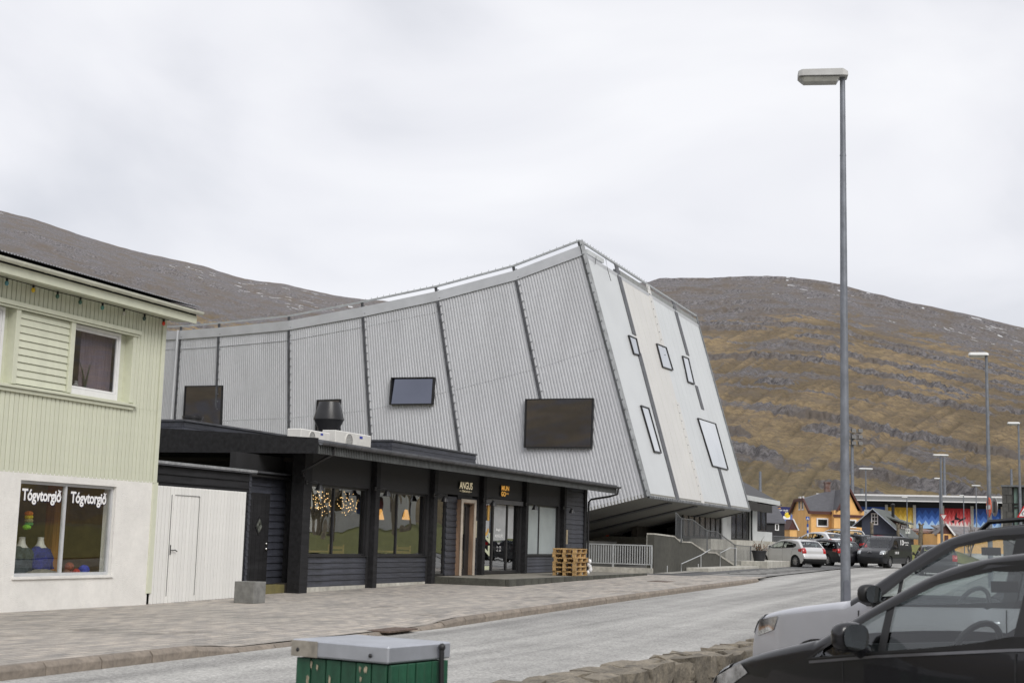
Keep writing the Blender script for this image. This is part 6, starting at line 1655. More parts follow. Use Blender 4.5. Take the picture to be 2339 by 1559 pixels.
PLATE = pm('plate_white', (0.75, 0.75, 0.75), 0.4)
def paint(name, c, metal=.0): return pm('paint_' + name, c, 0.3, metal=metal, var=.03, scale=2, coat=0.55, spec=.35)
def build_car(name, label, group, P, heading, pos, col, roofcol=None, detail=1, pitch=0.0, zoff=0.0):
    """P: dict with L W H, prof [(x,z,label)], dlo polygon, splits, wheels"""
    L, W = P['L'], P['W']; r = P.get('r', .075); belt = P['belt']; H = P['H']
    rz = math.atan2(-math.cos(heading), -math.sin(heading))
    root = thing(name, label, P.get('cat', 'car'), tuple(pos), rz, group)
    if pitch: root.rotation_euler = (0, pitch, rz)
    def plan(x):
        f = max(0, (P['nf'] - x) / P['nf']); b = max(0, (x - (L - P['nb'])) / P['nb'])
        return 1 - P.get('tf', .17) * f ** 2.2 - P.get('tb', .09) * b ** 2.2
    def tum(z):
        if z < .55: return .945 + .055 * (max(z, .15) - .15) / .40
        if z < belt: return 1 - .018 * (z - .55) / (belt - .55)
        return .982 - P.get('tumble', .20) * ((z - belt) / (H - belt)) ** 1.1
    def S(x, z): return W / 2 * plan(x) * tum(z)
    prof = []; labs = []
    pts = [(p[0], p[1]) for p in P['prof']]
    K = 5
    sm = crom(pts, K)
    for i in range(len(pts) - 1): labs += [P['prof'][i][2]] * K
    nrm = []
    for i in range(len(sm)):
        a = sm[max(0, i - 1)]; b = sm[min(len(sm) - 1, i + 1)]; d = (b[0] - a[0], b[1] - a[1]); l = math.hypot(*d) or 1
        nrm.append((-d[1] / l, d[0] / l))
    edge = [(p[0] - n[0] * r, p[1] - n[1] * r) for p, n in zip(sm, nrm)]
    fr = [0, .3, .6, .8, .91, 1.0]; AR = 5
    def ring(i):
        p, n = sm[i], nrm[i]; e = edge[i]; w_ = S(e[0], e[1]); cw = P.get('crown', .035); out_ = []
        for f in fr:
            y = f * (w_ - r); c = cw * (1 - f * f); out_.append((p[0] + n[0] * c, y, p[1] + n[1] * c))
        for k in range(1, AR + 1):
            a = math.pi / 2 * k / AR; o_ = r * (1 - math.cos(a)); out_.append((p[0] - n[0] * o_, w_ - r + r * math.sin(a), p[1] - n[1] * o_))
        out_[-1] = (e[0], w_, e[1])
        return out_
    rings = [ring(i) for i in range(len(sm))]
    nr = len(rings[0])
    cx = L / 2
    def T(p, s=1): return (p[0] - cx, p[1] * s, p[2])
    body = MB(); parts = {}
    mats = [col, roofcol or col, TRIM]
    for i in range(len(sm) - 1):
        lb = labs[i]
        for j in range(nr - 1):
            for s in (1, -1):
                q = [T(rings[i][j], s), T(rings[i][j + 1], s), T(rings[i + 1][j + 1], s), T(rings[i + 1][j], s)]
                if lb in ('windshield', 'rear_window') and j < 4: parts.setdefault(lb, MB()).add(q, [(0, 1, 2, 3)])
                else:
                    body.cur = 1 if lb in ('roof', 'windshield') else (2 if lb == 'trim' else 0)
                    body.add(q, [(0, 1, 2, 3)])
    # side panel outline with wheel arches
    zs = P['sill']; ol = [p for p in edge if p[1] > zs + .02]
    low = [(ol[-1][0], zs)]
    for (wx, wr) in sorted(P['wheels'], key=lambda q: -q[0]):
        ar = wr * 1.14; k0_ = math.asin(max(-1, min(1, (zs - wr) / ar)))
        for k in range(15):
            a = k0_ + (math.pi - 2 * k0_) * k / 14; low.append((wx + ar * math.cos(a), wr + ar * math.sin(a)))
    low.append((ol[0][0], zs))
    outline = ol + densify(low, .12, False)
    dlo = densify(P['dlo'], .10)
    V, Fc = cdt(outline, [dlo])
    body.cur = 0
    Flo = [f for f in Fc if sum(V[i][1] for i in f) / 3 < belt + .03]; Fhi = [f for f in Fc if sum(V[i][1] for i in f) / 3 >= belt + .03]
    for s in (1, -1):
        body.cur = 0
        body.add([T((x, S(x, z), z), s) for x, z in V], Flo)
        body.cur = 1
        body.add([T((x, S(x, z), z), s) for x, z in V], Fhi)
    # floor and arch liners
    body.cur = 2
    body.add([T((.15, .62 * W / 2 * s_, zs + .02)) for s_ in (-1, 1)] + [T((L - .15, .62 * W / 2 * s_, zs + .02)) for s_ in (1, -1)], [(0, 1, 2, 3)])
    for (wx, wr) in P['wheels']:
        for s in (1, -1):
            vs_ = []; ar = wr * 1.14
            for k in range(13):
                a = -.25 + (math.pi + .5) * k / 12; x, z = wx + ar * math.cos(a), wr + ar * math.sin(a); z = max(z, zs)
                vs_ += [T((x, S(wx, .6) - .02, z), s), T((x, S(wx, .6) - .30, z), s)]
            body.add(vs_, [(2 * k, 2 * k + 1, 2 * k + 3, 2 * k + 2) for k in range(12)])
            body.add([T((wx + ar * math.cos(2 * math.pi * k / 16), S(wx, .6) - .30, wr + ar * math.sin(2 * math.pi * k / 16)), s) for k in range(16)], [tuple(range(16))])
    body.build('body', mats, root, smooth=38)
    for k_, m_ in parts.items(): m_.build(k_, P.get('rearglass', CARG) if k_ == 'rear_window' else CARG, root, smooth=40)
    # side glass split by pillars
    def side_patch(poly, off, nm, mat, par=root, grid=.12, sides=(1, -1), sm_=40):
        outp = []
        V2, F2 = cdt(densify(poly, .10), (), grid)
        for s in sides: outp.append(MB().add([T((x, S(x, z) + off, z), s) for x, z in V2], F2).build(nm, mat, par, smooth=sm_))
        return outp
    d0 = P['dlo']; rest_ = d0
    for (xb, sl, wd, mt) in P['splits']:          # pillar strip: x at belt, slope dx/dz, width
        a = (xb, belt); b = (xb + sl, belt + 1)
        lft = clip(rest_, a, b); pil = clip(clip(rest_, b, a), (a[0] + wd, a[1]), (b[0] + wd, b[1])); rest_ = clip(rest_, (b[0] + wd, b[1]), (a[0] + wd, a[1]))
        if len(lft) > 2: side_patch(lft, -.012, 'side_window', P.get('sideglass', CARG))
        if len(pil) > 2: side_patch(pil, -.003, 'pillar', TRIM if mt == 'b' else col)
    if len(rest_) > 2: side_patch(rest_, -.012, 'side_window' if not P.get('panelside') else 'side_panel', P.get('rearside', P.get('sideglass', CARG)) if not P.get('panelside') else col)
    # window surround
    dd = densify(d0, .10); ctr = (sum(p[0] for p in d0) / len(d0), sum(p[1] for p in d0) / len(d0))
    for s in (1, -1):
        m = MB(); n_ = len(dd); vs_ = []
        for (x, z) in dd:
            dx, dz = ctr[0] - x, ctr[1] - z; l = math.hypot(dx, dz); q = P.get('trimw', .022)
            vs_ += [T((x - dx / l * .004, S(x, z) + .004, z - dz / l * .012), s), T((x + dx / l * q, S(x, z) + .003, z + dz / l * q), s)]
        m.add(vs_, [(2 * k, 2 * k + 1, (2 * k + 3) % (2 * n_), (2 * k + 2) % (2 * n_)) for k in range(n_)])
        m.build('window_trim', P.get('trimmat', TRIM), root)
    # door gaps, handles, sill trim
    for (x0, z0, x1, z1) in P.get('gaps', []):
        for s in (1, -1):
            n_ = 8; vs_ = []
            for k in range(n_ + 1):
                t_ = k / n_; x = x0 + (x1 - x0) * t_; z = z0 + (z1 - z0) * t_
                if abs(x1 - x0) > abs(z1 - z0): vs_ += [T((x, S(x, z) + .002, z - .005), s), T((x, S(x, z) + .002, z + .005), s)]
                else: vs_ += [T((x - .005, S(x, z) + .002, z), s), T((x + .005, S(x, z) + .002, z), s)]
            MB().add(vs_, [(2 * k, 2 * k + 1, 2 * k + 3, 2 * k + 2) for k in range(n_)]).build('panel_gap', TRIM, root)
    for (x, z) in P.get('handles', []):
        for s in (1, -1):
            y = S(x, z)
            MB().tube([T((x - .10, y - .01, z), s), T((x - .08, y + .03, z + .005), s), T((x + .08, y + .03, z + .008), s), T((x + .10, y - .01, z + .005), s)], .014, 6).build('door_handle', P.get('handlemat', col), root, smooth=60)
    if P.get('cladding'):
        side_patch([(ol[0][0] + .25, zs), (ol[-1][0] - .25, zs), (ol[-1][0] - .25, zs + .13), (ol[0][0] + .25, zs + .13)] if False else [(P['wheels'][0][0] + .42, zs), (P['wheels'][1][0] - .42, zs), (P['wheels'][1][0] - .42, zs + .12), (P['wheels'][0][0] + .42, zs + .12)], .006, 'sill_trim', TRIM)
    if P.get('cladding'):
        for (wx, wr) in P['wheels']:
            for s in (1, -1):
                vs_ = []; ar = wr * 1.14; k0_ = math.asin(max(-1, min(1, (zs - wr) / ar)))
                for k in range(21):
                    a = k0_ + (math.pi - 2 * k0_) * k / 20
                    for q in (ar - .012, ar + .065): x, z = wx + q * math.cos(a), wr + q * math.sin(a); vs_.append(T((x, S(x, max(z, zs)) + .010, z), s))
                MB().add(vs_, [(2 * k, 2 * k + 1, 2 * k + 3, 2 * k + 2) for k in range(20)]).build('arch_trim', TRIM, root, smooth=60)
    # lamps as patches over the profile
    def strip_patch(s0, s1, f0, f1, off, nm, mat, sides=(1, -1), par=root):
        idx = [i for i in range(len(sm)) if s0 <= i / K <= s1]
        for s in sides:
            vs_ = []; nn = 0
            jj = [j for j in range(nr) if f0 <= (fr[j] if j < len(fr) else 1 + (j - len(fr) + 1) / AR) <= f1]
            for i in idx:
                for j in jj: q = rings[i][j]; n = nrm[i]; yo = off if j >= len(fr) else 0; vs_.append(T((q[0] + n[0] * off, q[1] + yo, q[2] + n[1] * off), s))
            w_ = len(jj)
            MB().add(vs_, [(a * w_ + b, a * w_ + b + 1, (a + 1) * w_ + b + 1, (a + 1) * w_ + b) for a in range(len(idx) - 1) for b in range(w_ - 1)]).build(nm, mat, par, smooth=50)
    for q in P.get('strip', []): strip_patch(q[0], q[1], q[2], q[3], .006, q[4], {'head': HEADL, 'tail': TAILL, 'trim': TRIM, 'chrome': CHROME}[q[5]])
    for q in P.get('sidep', []): side_patch(q[0], .006, q[1], {'head': HEADL, 'tail': TAILL, 'trim': TRIM, 'chrome': pm('dull_belt_strip', (0.14, 0.14, 0.15), 0.35, metal=.4)}[q[2]], grid=.06)
    # wheels
    wm = None
    for (wx, wr) in P['wheels']:
        for s in (1, -1):
            y = S(wx, .5) - .11
            if wm is None:
                tw_ = .10
                wh = MB().lathe([(wr * .66, -tw_), (wr * .93, -tw_), (wr, -tw_ * .7), (wr, tw_ * .7), (wr * .93, tw_), (wr * .66, tw_), (wr * .66, -tw_)], 28, axis='y', cap=False).build('wheel', TYRE, root, smooth=40)
                m = MB().lathe([(wr * .66, tw_ * .8), (wr * .60, tw_ * .85), (wr * .585, tw_ * .3), (.06, .01)], 28, axis='y', cap=False)
                ns_ = P.get('spokes', 10)
                for k in range(ns_):
                    a = 2 * math.pi * k / ns_; c_, s_ = math.cos(a), math.sin(a)
                    m.bar((c_ * .05, tw_ * .62, s_ * .05), (c_ * wr * .62, tw_ * .82, s_ * wr * .62), .030, .03, up=(0, 1, 0))
                m.lathe([(.055, tw_ * .5), (.055, tw_ * .85), (.0, tw_ * .88)], 12, axis='y', cap=False)
                rim = m.build('rim', P.get('rim', RIM), wh, smooth=35)
                dk = MB().lathe([(wr * .58, tw_ * .25), (.0, tw_ * .2)], 20, axis='y', cap=False).build('brake_disc', TRIM, wh)
                wm = wh; o = wh
            else: o = copy_tree(wm, root)
            o.location = (wx - cx, s * y, wr); o.rotation_euler = (0, 0.3 * wx, 0 if s > 0 else math.pi)
    # mirrors
    mx_, mz_ = P['mirror']
    for s in (1, -1):
        y = S(mx_, mz_); ms = P.get('msize', 1.0)
        m = MB(); vs_ = []; n1_, n2_ = 18, 12
        def sp(v, e): return math.copysign(abs(v) ** e, v)
        for a_ in range(n2_ + 1):
            th = math.pi * a_ / n2_
            for b_ in range(n1_):
                ph = 2 * math.pi * b_ / n1_
                vs_.append(T((mx_ + .03 + .058 * ms * sp(math.cos(th), .8) * (1 if math.cos(th) < 0 else .75), y + .125 + .092 * ms * sp(math.sin(th), .55) * sp(math.cos(ph), .75), mz_ + .065 + .07 * ms * sp(math.sin(th), .55) * sp(math.sin(ph), .75)), s))
        m.add(vs_, [(i_ * n1_ + k_, (i_ + 1) * n1_ + k_, (i_ + 1) * n1_ + (k_ + 1) % n1_, i_ * n1_ + (k_ + 1) % n1_) for i_ in range(n2_) for k_ in range(n1_)])
        m.tube([T((mx_ - .02, y - .03, mz_ - .02), s), T((mx_ + .01, y + .06, mz_ + .02), s)], [.045, .035], 8)
        mo = m.build('mirror', P.get('mirrormat', col), root, smooth=60)
        n_ = 20; gx = mx_ + .03 + .036 * ms
        MB().add([T((gx + .012, y + .125 + .082 * ms * sp(math.cos(2 * math.pi * k / n_), .75), mz_ + .065 + .06 * ms * sp(math.sin(2 * math.pi * k / n_), .75)), s) for k in range(n_)], [tuple(range(n_))]).build('mirror_glass', MIRG, mo)
    # number plates
    for (x, z, sd) in P.get('plates', []):
        m = MB(); x_ = x - cx; m.box(x_ - .008, x_ + .008, -.26, .26, z - .055, z + .055)
        p_ = m.build('number_plate', PLATE, root)
        MB().box(x_ + sd * .009 - .001, x_ + sd * .009 + .001, -.255 if sd > 0 else .215, -.215 if sd > 0 else .255, z - .05, z + .05).build('plate_band', BLUE, p_)
        t2 = MB(); text_mb(t2, P.get('plate', 'IU 821'), (x_ + sd * .010, -.17 * sd, z - .035), (0, sd, 0), (0, 0, 1), .07, .34, bold=.02, proud=0); t2.build('lettering', TRIM, p_, recalc=False)
    # cabin
    zf = zs + .12
    MB().box(P['cab'][0] - cx, P['cab'][1] - cx, -W * .40, W * .40, zf, zf + .04).build('cabin_floor', SEATM, root)
    dx_ = P['dash']; 
    MB().prism([(dx_[0] - cx, zf), (dx_[1] - cx + .1, zf), (dx_[1] - cx, dx_[2] - .12), (dx_[1] - cx - .05, dx_[2]), (dx_[0] - cx, dx_[2] - .02)], -W * .41, W * .41, 'y').build('dashboard', SEATM, root, smooth=30)
    MB().prism([(P['cab'][1] - cx - .02, zf), (P['cab'][1] - cx + .02, zf), (P['cab'][1] - cx + .05, belt - .02), (P['cab'][1] - cx, belt - .02)], -W * .41, W * .41, 'y').build('rear_bulkhead', SEATM, root)
    for s in (1, -1):
        MB().box(P['cab'][0] - cx, P['cab'][1] - cx, s * W * .425 - .02, s * W * .425 + .02, zf, belt - .05).build('door_card', SEATM, root)
    for (x, n_) in P['seats']:
        for s in ((1, -1) if n_ == 2 else (0,)):
            wd = .26 if n_ == 2 else .62
            yc = s * .36
            st_ = MB().hexa([(x - cx - .25, yc - wd, zf + .15), (x - cx + .25, yc - wd, zf + .12), (x - cx + .25, yc + wd, zf + .12), (x - cx - .25, yc + wd, zf + .15), (x - cx - .27, yc - wd, zf + .33), (x - cx + .25, yc - wd, zf + .27), (x - cx + .25, yc + wd, zf + .27), (x - cx - .27, yc + wd, zf + .33)])
            st_.hexa([(x - cx + .18, yc - wd, zf + .25), (x - cx + .32, yc - wd, zf + .25), (x - cx + .32, yc + wd, zf + .25), (x - cx + .18, yc + wd, zf + .25), (x - cx + .36, yc - wd * .85, zf + .86), (x - cx + .46, yc - wd * .85, zf + .86), (x - cx + .46, yc + wd * .85, zf + .86), (x - cx + .36, yc + wd * .85, zf + .86)])
            so_ = st_.build('seat', SEATM, root, bevel=.03, smooth=40)
            for hy in ((yc,) if n_ == 2 else (-.36, .36)): MB().box(x - cx + .38, x - cx + .48, hy - .13, hy + .13, zf + .90, zf + 1.08).build('headrest', SEATM, so_, bevel=.03)
    xs_, zs_ = P['wheelpos']; m = MB(); rr_ = .185
    tilt = .45; yw = P.get('drv', -1) * .37
    m.tube([(xs_ - cx + rr_ * math.sin(a) * math.sin(tilt), yw + rr_ * math.cos(a), zs_ + rr_ * math.sin(a) * math.cos(tilt)) for a in [2 * math.pi * k / 24 for k in range(25)]], .017, 7, False)
    for a in (0, math.pi, -math.pi / 2): m.bar((xs_ - cx, yw, zs_), (xs_ - cx + rr_ * math.sin(a) * math.sin(tilt), yw + rr_ * math.cos(a), zs_ + rr_ * math.sin(a) * math.cos(tilt)), .035, .02)
    m.blob((xs_ - cx - .02, yw, zs_), .06, (.6, 1, 1)); m.tube([(xs_ - cx, yw, zs_), (xs_ - cx - .3, yw, zs_ - .12)], .03, 7)
    m.build('steering_wheel', TRIM, root, smooth=50)
    MB().box(xs_ - cx - .10, xs_ - cx - .06, -.09, .09, H - .20, H - .14).build('rear_view_mirror', TRIM, root)
    for f_ in P.get('extra', []): f_(root, cx, S, T, col)
    bpy.context.view_layer.update()
    return root
def roof_rails(x0, x1, h, dz=.04):
    def f(root, cx, S, T, col):
        for s in (1, -1):
            y = S((x0 + x1) / 2, h) - .06
            MB().tube([T((x0, y, h - .05), s), T((x0 + .12, y, h + dz), s), T(((x0 + x1) / 2, y, h + dz + .03), s), T((x1 - .12, y, h + dz), s), T((x1, y, h - .06), s)], .018, 6).build('roof_rail', TRIM, root, smooth=60)
    return f
def rack_bars(xs, h):
    def f(root, cx, S, T, col):
        for x in xs: MB().tube([T((x, -.68, h - .06)), T((x, -.66, h + .10)), T((x, .66, h + .10)), T((x, .68, h - .06))], .022, 6).build('roof_bar', TRIM, root, smooth=60)
    return f
HATCH = dict(L=4.05, W=1.73, H=1.45, belt=.95, nf=1.0, nb=.8, sill=.21, r=.08, crown=.03,
    prof=[(.16, .20, 'trim'), (.05, .30, 'bumper'), (.0, .48, 'bumper'), (.035, .64, 'bumper'), (.17, .77, 'hood'), (.52, .88, 'hood'), (.98, .975, 'hood'), (1.08, 1.0, 'windshield'), (1.48, 1.21, 'windshield'), (1.86, 1.375, 'roof'), (2.3, 1.445, 'roof'), (2.8, 1.45, 'roof'), (3.25, 1.405, 'roof'), (3.50, 1.35, 'rear_window'), (3.68, 1.19, 'rear_window'), (3.82, 1.04, 'tail'), (3.94, .90, 'tail'), (3.97, .70, 'tail'), (4.03, .60, 'bumper'), (4.05, .46, 'trim'), (4.02, .32, 'trim'), (3.90, .21, 'trim')],
    dlo=[(1.28, .955), (2.3, .985), (3.22, 1.03), (3.40, 1.12), (3.33, 1.22), (3.0, 1.30), (2.5, 1.345), (2.1, 1.335), (1.86, 1.285), (1.55, 1.13)],
    splits=[(1.52, .05, .035, 'b'), (2.30, .10, .10, 'b'), (3.06, .12, .03, 'b')], wheels=[(.80, .31), (3.37, .31)], mirror=(1.36, .98), gaps=[(1.22, .35, 1.20, .93), (2.34, .30, 2.34, .96), (3.05, .62, 3.16, .98), (1.22, .30, 2.9, .30)], handles=[(2.18, .86), (3.0, .88)],
    strip=[(3.3, 4.4, .80, 1.7, 'headlight', 'head'), (15.1, 16.9, .80, 1.9, 'taillight', 'tail'), (.8, 2.2, 0, .6, 'grille', 'trim')], sidep=[([(3.62, .82), (3.84, .80), (3.86, .98), (3.60, .95)], 'taillight', 'tail'), ([(.16, .62), (.50, .78), (.42, .83), (.16, .74)], 'headlight', 'head')],
    plates=[(4.055, .42, 1), (.0, .42, -1)], cab=(1.1, 3.3), dash=(1.05, 1.45, .98), seats=[(2.0, 2), (2.95, 1)], wheelpos=(1.72, .93))
def var(base, **k): d = dict(base); d.update(k); return d
SUV = dict(L=4.55, W=1.84, H=1.66, belt=1.06, nf=1.0, nb=.8, sill=.28, r=.085, crown=.035,
    prof=[(.20, .26, 'trim'), (.06, .36, 'trim'), (.0, .55, 'bumper'), (.02, .78, 'bumper'), (.14, .95, 'hood'), (.5, 1.03, 'hood'), (1.05, 1.095, 'hood'), (1.20, 1.12, 'windshield'), (1.62, 1.36, 'windshield'), (2.02, 1.57, 'roof'), (2.5, 1.65, 'roof'), (3.1, 1.66, 'roof'), (3.75, 1.62, 'roof'), (4.05, 1.56, 'rear_window'), (4.22, 1.34, 'rear_window'), (4.34, 1.15, 'tail'), (4.45, 1.0, 'tail'), (4.48, .8, 'tail'), (4.54, .66, 'bumper'), (4.55, .5, 'trim'), (4.5, .36, 'trim'), (4.38, .27, 'trim')],
    dlo=[(1.38, 1.075), (2.6, 1.10), (3.8, 1.15), (4.0, 1.28), (3.92, 1.41), (3.5, 1.53), (2.9, 1.585), (2.4, 1.575), (2.08, 1.515), (1.7, 1.31)],
    splits=[(1.64, .05, .035, 'b'), (2.55, .08, .11, 'b'), (3.5, .12, .05, 'b')], wheels=[(.90, .35), (3.56, .35)], mirror=(1.48, 1.10), gaps=[(1.32, .42, 1.30, 1.04), (2.60, .40, 2.60, 1.08), (3.35, .7, 3.46, 1.1)], handles=[(2.44, .98), (3.32, 1.0)],
    strip=[(3.1, 4.3, .80, 1.7, 'headlight', 'head'), (15.1, 16.9, .80, 1.9, 'taillight', 'tail'), (.8, 2.4, 0, .8, 'grille', 'trim')], sidep=[([(4.05, .92), (4.36, .90), (4.36, 1.08), (4.02, 1.08)], 'taillight', 'tail'), ([(.12, .80), (.36, .86), (.42, .97), (.14, .93)], 'headlight', 'head')],
    plates=[(4.56, .62, 1), (-.005, .5, -1)], cab=(1.25, 3.9), dash=(1.2, 1.6, 1.10), seats=[(2.25, 2), (3.3, 1)], wheelpos=(1.9, 1.05), cladding=True, extra=[roof_rails(2.2, 3.9, 1.64)])
ESTATE = dict(L=4.7, W=1.80, H=1.47, belt=.95, nf=1.0, nb=.7, sill=.21, r=.08, crown=.03,
    prof=[(.16, .20, 'trim'), (.05, .30, 'bumper'), (.0, .48, 'bumper'), (.035, .64, 'bumper'), (.17, .76, 'hood'), (.6, .87, 'hood'), (1.15, .965, 'hood'), (1.30, 1.0, 'windshield'), (1.75, 1.22, 'windshield'), (2.12, 1.385, 'roof'), (2.6, 1.46, 'roof'), (3.3, 1.47, 'roof'), (4.0, 1.43, 'roof'), (4.30, 1.38, 'rear_window'), (4.46, 1.2, 'rear_window'), (4.55, 1.03, 'tail'), (4.62, .90, 'tail'), (4.64, .72, 'tail'), (4.69, .6, 'bumper'), (4.7, .46, 'bumper'), (4.66, .32, 'trim'), (4.55, .21, 'trim')],
    dlo=[(1.52, .955), (2.8, .985), (4.15, 1.03), (4.32, 1.1), (4.2, 1.25), (3.7, 1.33), (3.0, 1.365), (2.5, 1.36), (2.2, 1.30), (1.85, 1.15)],
    splits=[(1.75, .05, .03, 'b'), (2.62, .10, .10, 'b'), (3.55, .12, .06, 'b')], wheels=[(.92, .32), (3.68, .32)], mirror=(1.6, .98), gaps=[(1.45, .35, 1.43, .93), (2.66, .30, 2.66, .96), (3.5, .62, 3.6, .98)], handles=[(2.5, .88), (3.45, .9)],
    strip=[(3.3, 4.4, .80, 1.7, 'headlight', 'head'), (15.1, 16.9, .80, 1.9, 'taillight', 'tail')], sidep=[([(4.2, .82), (4.5, .80), (4.5, .98), (4.18, .97)], 'taillight', 'tail'), ([(.16, .62), (.50, .76), (.42, .82), (.16, .73)], 'headlight', 'head')],
    plates=[(4.705, .5, 1)], cab=(1.3, 4.1), dash=(1.25, 1.7, .98), seats=[(2.3, 2), (3.3, 1)], wheelpos=(1.98, .93), extra=[roof_rails(2.3, 4.1, 1.44)])
VAN = dict(L=4.38, W=1.81, H=1.80, belt=1.08, nf=.8, nb=.3, sill=.23, r=.09, crown=.03, tumble=.13, tf=.15, tb=.03, cat='van',
    prof=[(.16, .22, 'trim'), (.05, .32, 'bumper'), (.0, .5, 'bumper'), (.03, .70, 'bumper'), (.12, .86, 'hood'), (.45, 1.0, 'hood'), (.82, 1.09, 'hood'), (.92, 1.12, 'windshield'), (1.28, 1.42, 'windshield'), (1.58, 1.66, 'roof'), (2.0, 1.77, 'roof'), (2.9, 1.80, 'roof'), (3.9, 1.78, 'roof'), (4.22, 1.74, 'tail'), (4.30, 1.55, 'tail'), (4.34, 1.2, 'tail'), (4.35, .9, 'tail'), (4.36, .65, 'tail'), (4.38, .5, 'bumper'), (4.37, .36, 'trim'), (4.28, .23, 'trim')],
    dlo=[(1.12, 1.05), (1.5, 1.03), (2.10, 1.05), (2.16, 1.20), (2.10, 1.52), (1.95, 1.58), (1.72, 1.57), (1.5, 1.40)],
    splits=[(1.30, .05, .04, 'b')], wheels=[(.87, .32), (3.60, .32)], mirror=(1.30, 1.08), msize=1.25, mirrormat=TRIM, gaps=[(1.05, .4, 1.05, 1.05), (2.2, .34, 2.22, 1.62), (2.25, 1.02, 3.9, 1.02), (2.25, .62, 3.3, .62)], handles=[(2.05, .95)],
    strip=[(3.1, 4.6, .80, 1.8, 'headlight', 'head'), (.8, 2.3, 0, .8, 'grille', 'trim'), (2.9, 3.1, 0, .8, 'grille_bar', 'chrome')], sidep=[([(.13, .72), (.44, .86), (.52, 1.0), (.22, .92)], 'headlight', 'head')],
    plates=[(-.006, .50, -1)], plate='WT 010', cab=(1.0, 2.3), dash=(.95, 1.4, 1.10), seats=[(1.9, 2)], wheelpos=(1.62, 1.08), extra=[rack_bars((1.75, 2.6), 1.80)], spokes=9)
def van_art(root, cx, S, T, col):
    m = MB(); s = -1
    def tx(sx_, x, z, h, wd): text_mb(m, sx_, (x - cx, -S(x + wd / 2, z) - .012, z), (1, 0, 0), (0, 0, 1), h, wd, bold=.03, proud=0)
    tx('13', 2.5, 1.30, .30, .5); tx('ARKITEKTAR', 3.1, 1.42, .08, .75); tx('ELMAR', 3.3, 1.30, .06, .4); tx('2·45 00', 1.5, .78, .15, .62)
    m.build('side_lettering', LET, root, recalc=False)
    m = MB(); s = 1
    def ty(sx_, x, z, h, wd): text_mb(m, sx_, (x + wd - cx, S(x + wd / 2, z) + .012, z), (-1, 0, 0), (0, 0, 1), h, wd, bold=.03, proud=0)
    ty('13', 3.3, 1.30, .30, .5); ty('ARKITEKTAR', 2.45, 1.42, .08, .75); ty('ELMAR', 2.5, 1.30, .06, .4); ty('2·45 00', 1.45, .78, .15, .62)
    m.build('side_lettering', LET, root, recalc=False)
    MB().prism([(-.12, .83), (0, .89), (.12, .83), (.12, .87), (0, .93), (-.12, .87)], .0 - cx - .02, .04 - cx, 'x').build('front_badge', CHROME, root)
VAN['extra'] = VAN['extra'] + [van_art]
MPV = var(SUV, L=4.55, H=1.70)
SILV = paint('silver', (0.60, 0.60, 0.60), .3); BLKC = pm('paint_black', (0.010, 0.010, 0.013), 0.32, var=.03, scale=2, coat=0.5, spec=.3); DGRY = pm('paint_dark_grey', (0.018, 0.019, 0.023), 0.32, var=.03, scale=2, coat=0.3, spec=.3); WHTC = paint('white', (0.66, 0.67, 0.70)); REDC = paint('red', (0.35, 0.02, 0.025))
def car_at(px, py, D, **k):
    P = at_y(px, py, D); P[2] = gz(P); return P
def place(center_px, D):
    P = at_y(center_px, 1260, D); q = FA.l(P); P[2] = gz(P) + (rise(q[0], q[1]) if q[0] > 64 else 0); return P
def hd(d): return R_(d)
FC = 'cars on the forecourt'
build_car('parked_car', 'silver hatchback parked beside the concrete landing', FC, HATCH, hd(-29), place(1806, 76), SILV)
build_car('parked_car', 'black estate car with chrome window line behind the silver hatchback', FC, var(ESTATE, trimmat=CHROME), hd(-24), place(1886, 83), BLKC)
build_car('parked_car', 'white hatchback parked behind the black estate car', FC, HATCH, hd(-34), place(1866, 94), WHTC)
build_car('parked_car', 'silver people carrier with roof rails beside the white hatchback', FC, SUV, hd(-28), place(1912, 96), SILV)
build_car('parked_car', 'dark people carrier with side windows behind the black van', FC, var(SUV, H=1.66), hd(-24), place(1950, 95), DGRY)
build_car('parked_car', 'red car whose rear window shows behind the black van', FC, HATCH, hd(-20), place(1990, 103), REDC)
build_car('delivery_van', 'dark van with roof bars and white side lettering driving on the road', None, VAN, hd(196 + 21), place(2020, 82), DGRY)
pm_ = place(2136, 66); pm_[2] -= .1
build_car('moving_car', 'dark small car with lit red tail lamp driving away past the mound', None, HATCH, hd(12), pm_, DGRY)
BLACKH = var(HATCH, sidep=HATCH['sidep'] + [([(1.02, .862), (1.5, .916), (2.3, .986), (3.2, 1.046), (3.2, 1.060), (2.3, 1.000), (1.5, .930), (1.02, .876)], 'belt_strip', 'chrome')], trimw=.045, r=.055, dlo=[(1.00, .885), (1.5, .94), (2.3, 1.01), (3.22, 1.07), (3.40, 1.18), (3.33, 1.29), (3.0, 1.368), (2.5, 1.408), (2.1, 1.388), (1.77, 1.298), (1.40, 1.12)], splits=[(1.50, .05, .05, 'b'), (2.30, .10, .10, 'b'), (3.06, .12, .03, 'b')], mirror=(1.40, .955), msize=1.1, gaps=[(1.28, .35, 1.26, .90), (2.34, .30, 2.34, .98), (3.05, .62, 3.16, 1.0)], handles=[(2.18, .80), (3.0, .86)])
build_car('parked_car', 'black hatchback with a steering wheel in view, parked next to the pale silver car', 'cars by the stone wall', BLACKH, R_(-32.4), (2.93, 7.21, .05), BLKC, pitch=-.032)
NEARS = var(SUV, trimw=.05, r=.06, rearglass=CARGD, mirrormat=TRIM)
build_car('parked_car', 'pale silver sport utility car with black roof parked by the stone wall', 'cars by the stone wall', NEARS, R_(-33.8), (3.96, 10.18, .03), paint('pale_silver', (0.55, 0.56, 0.60), .25), roofcol=BLKC, pitch=-.028)
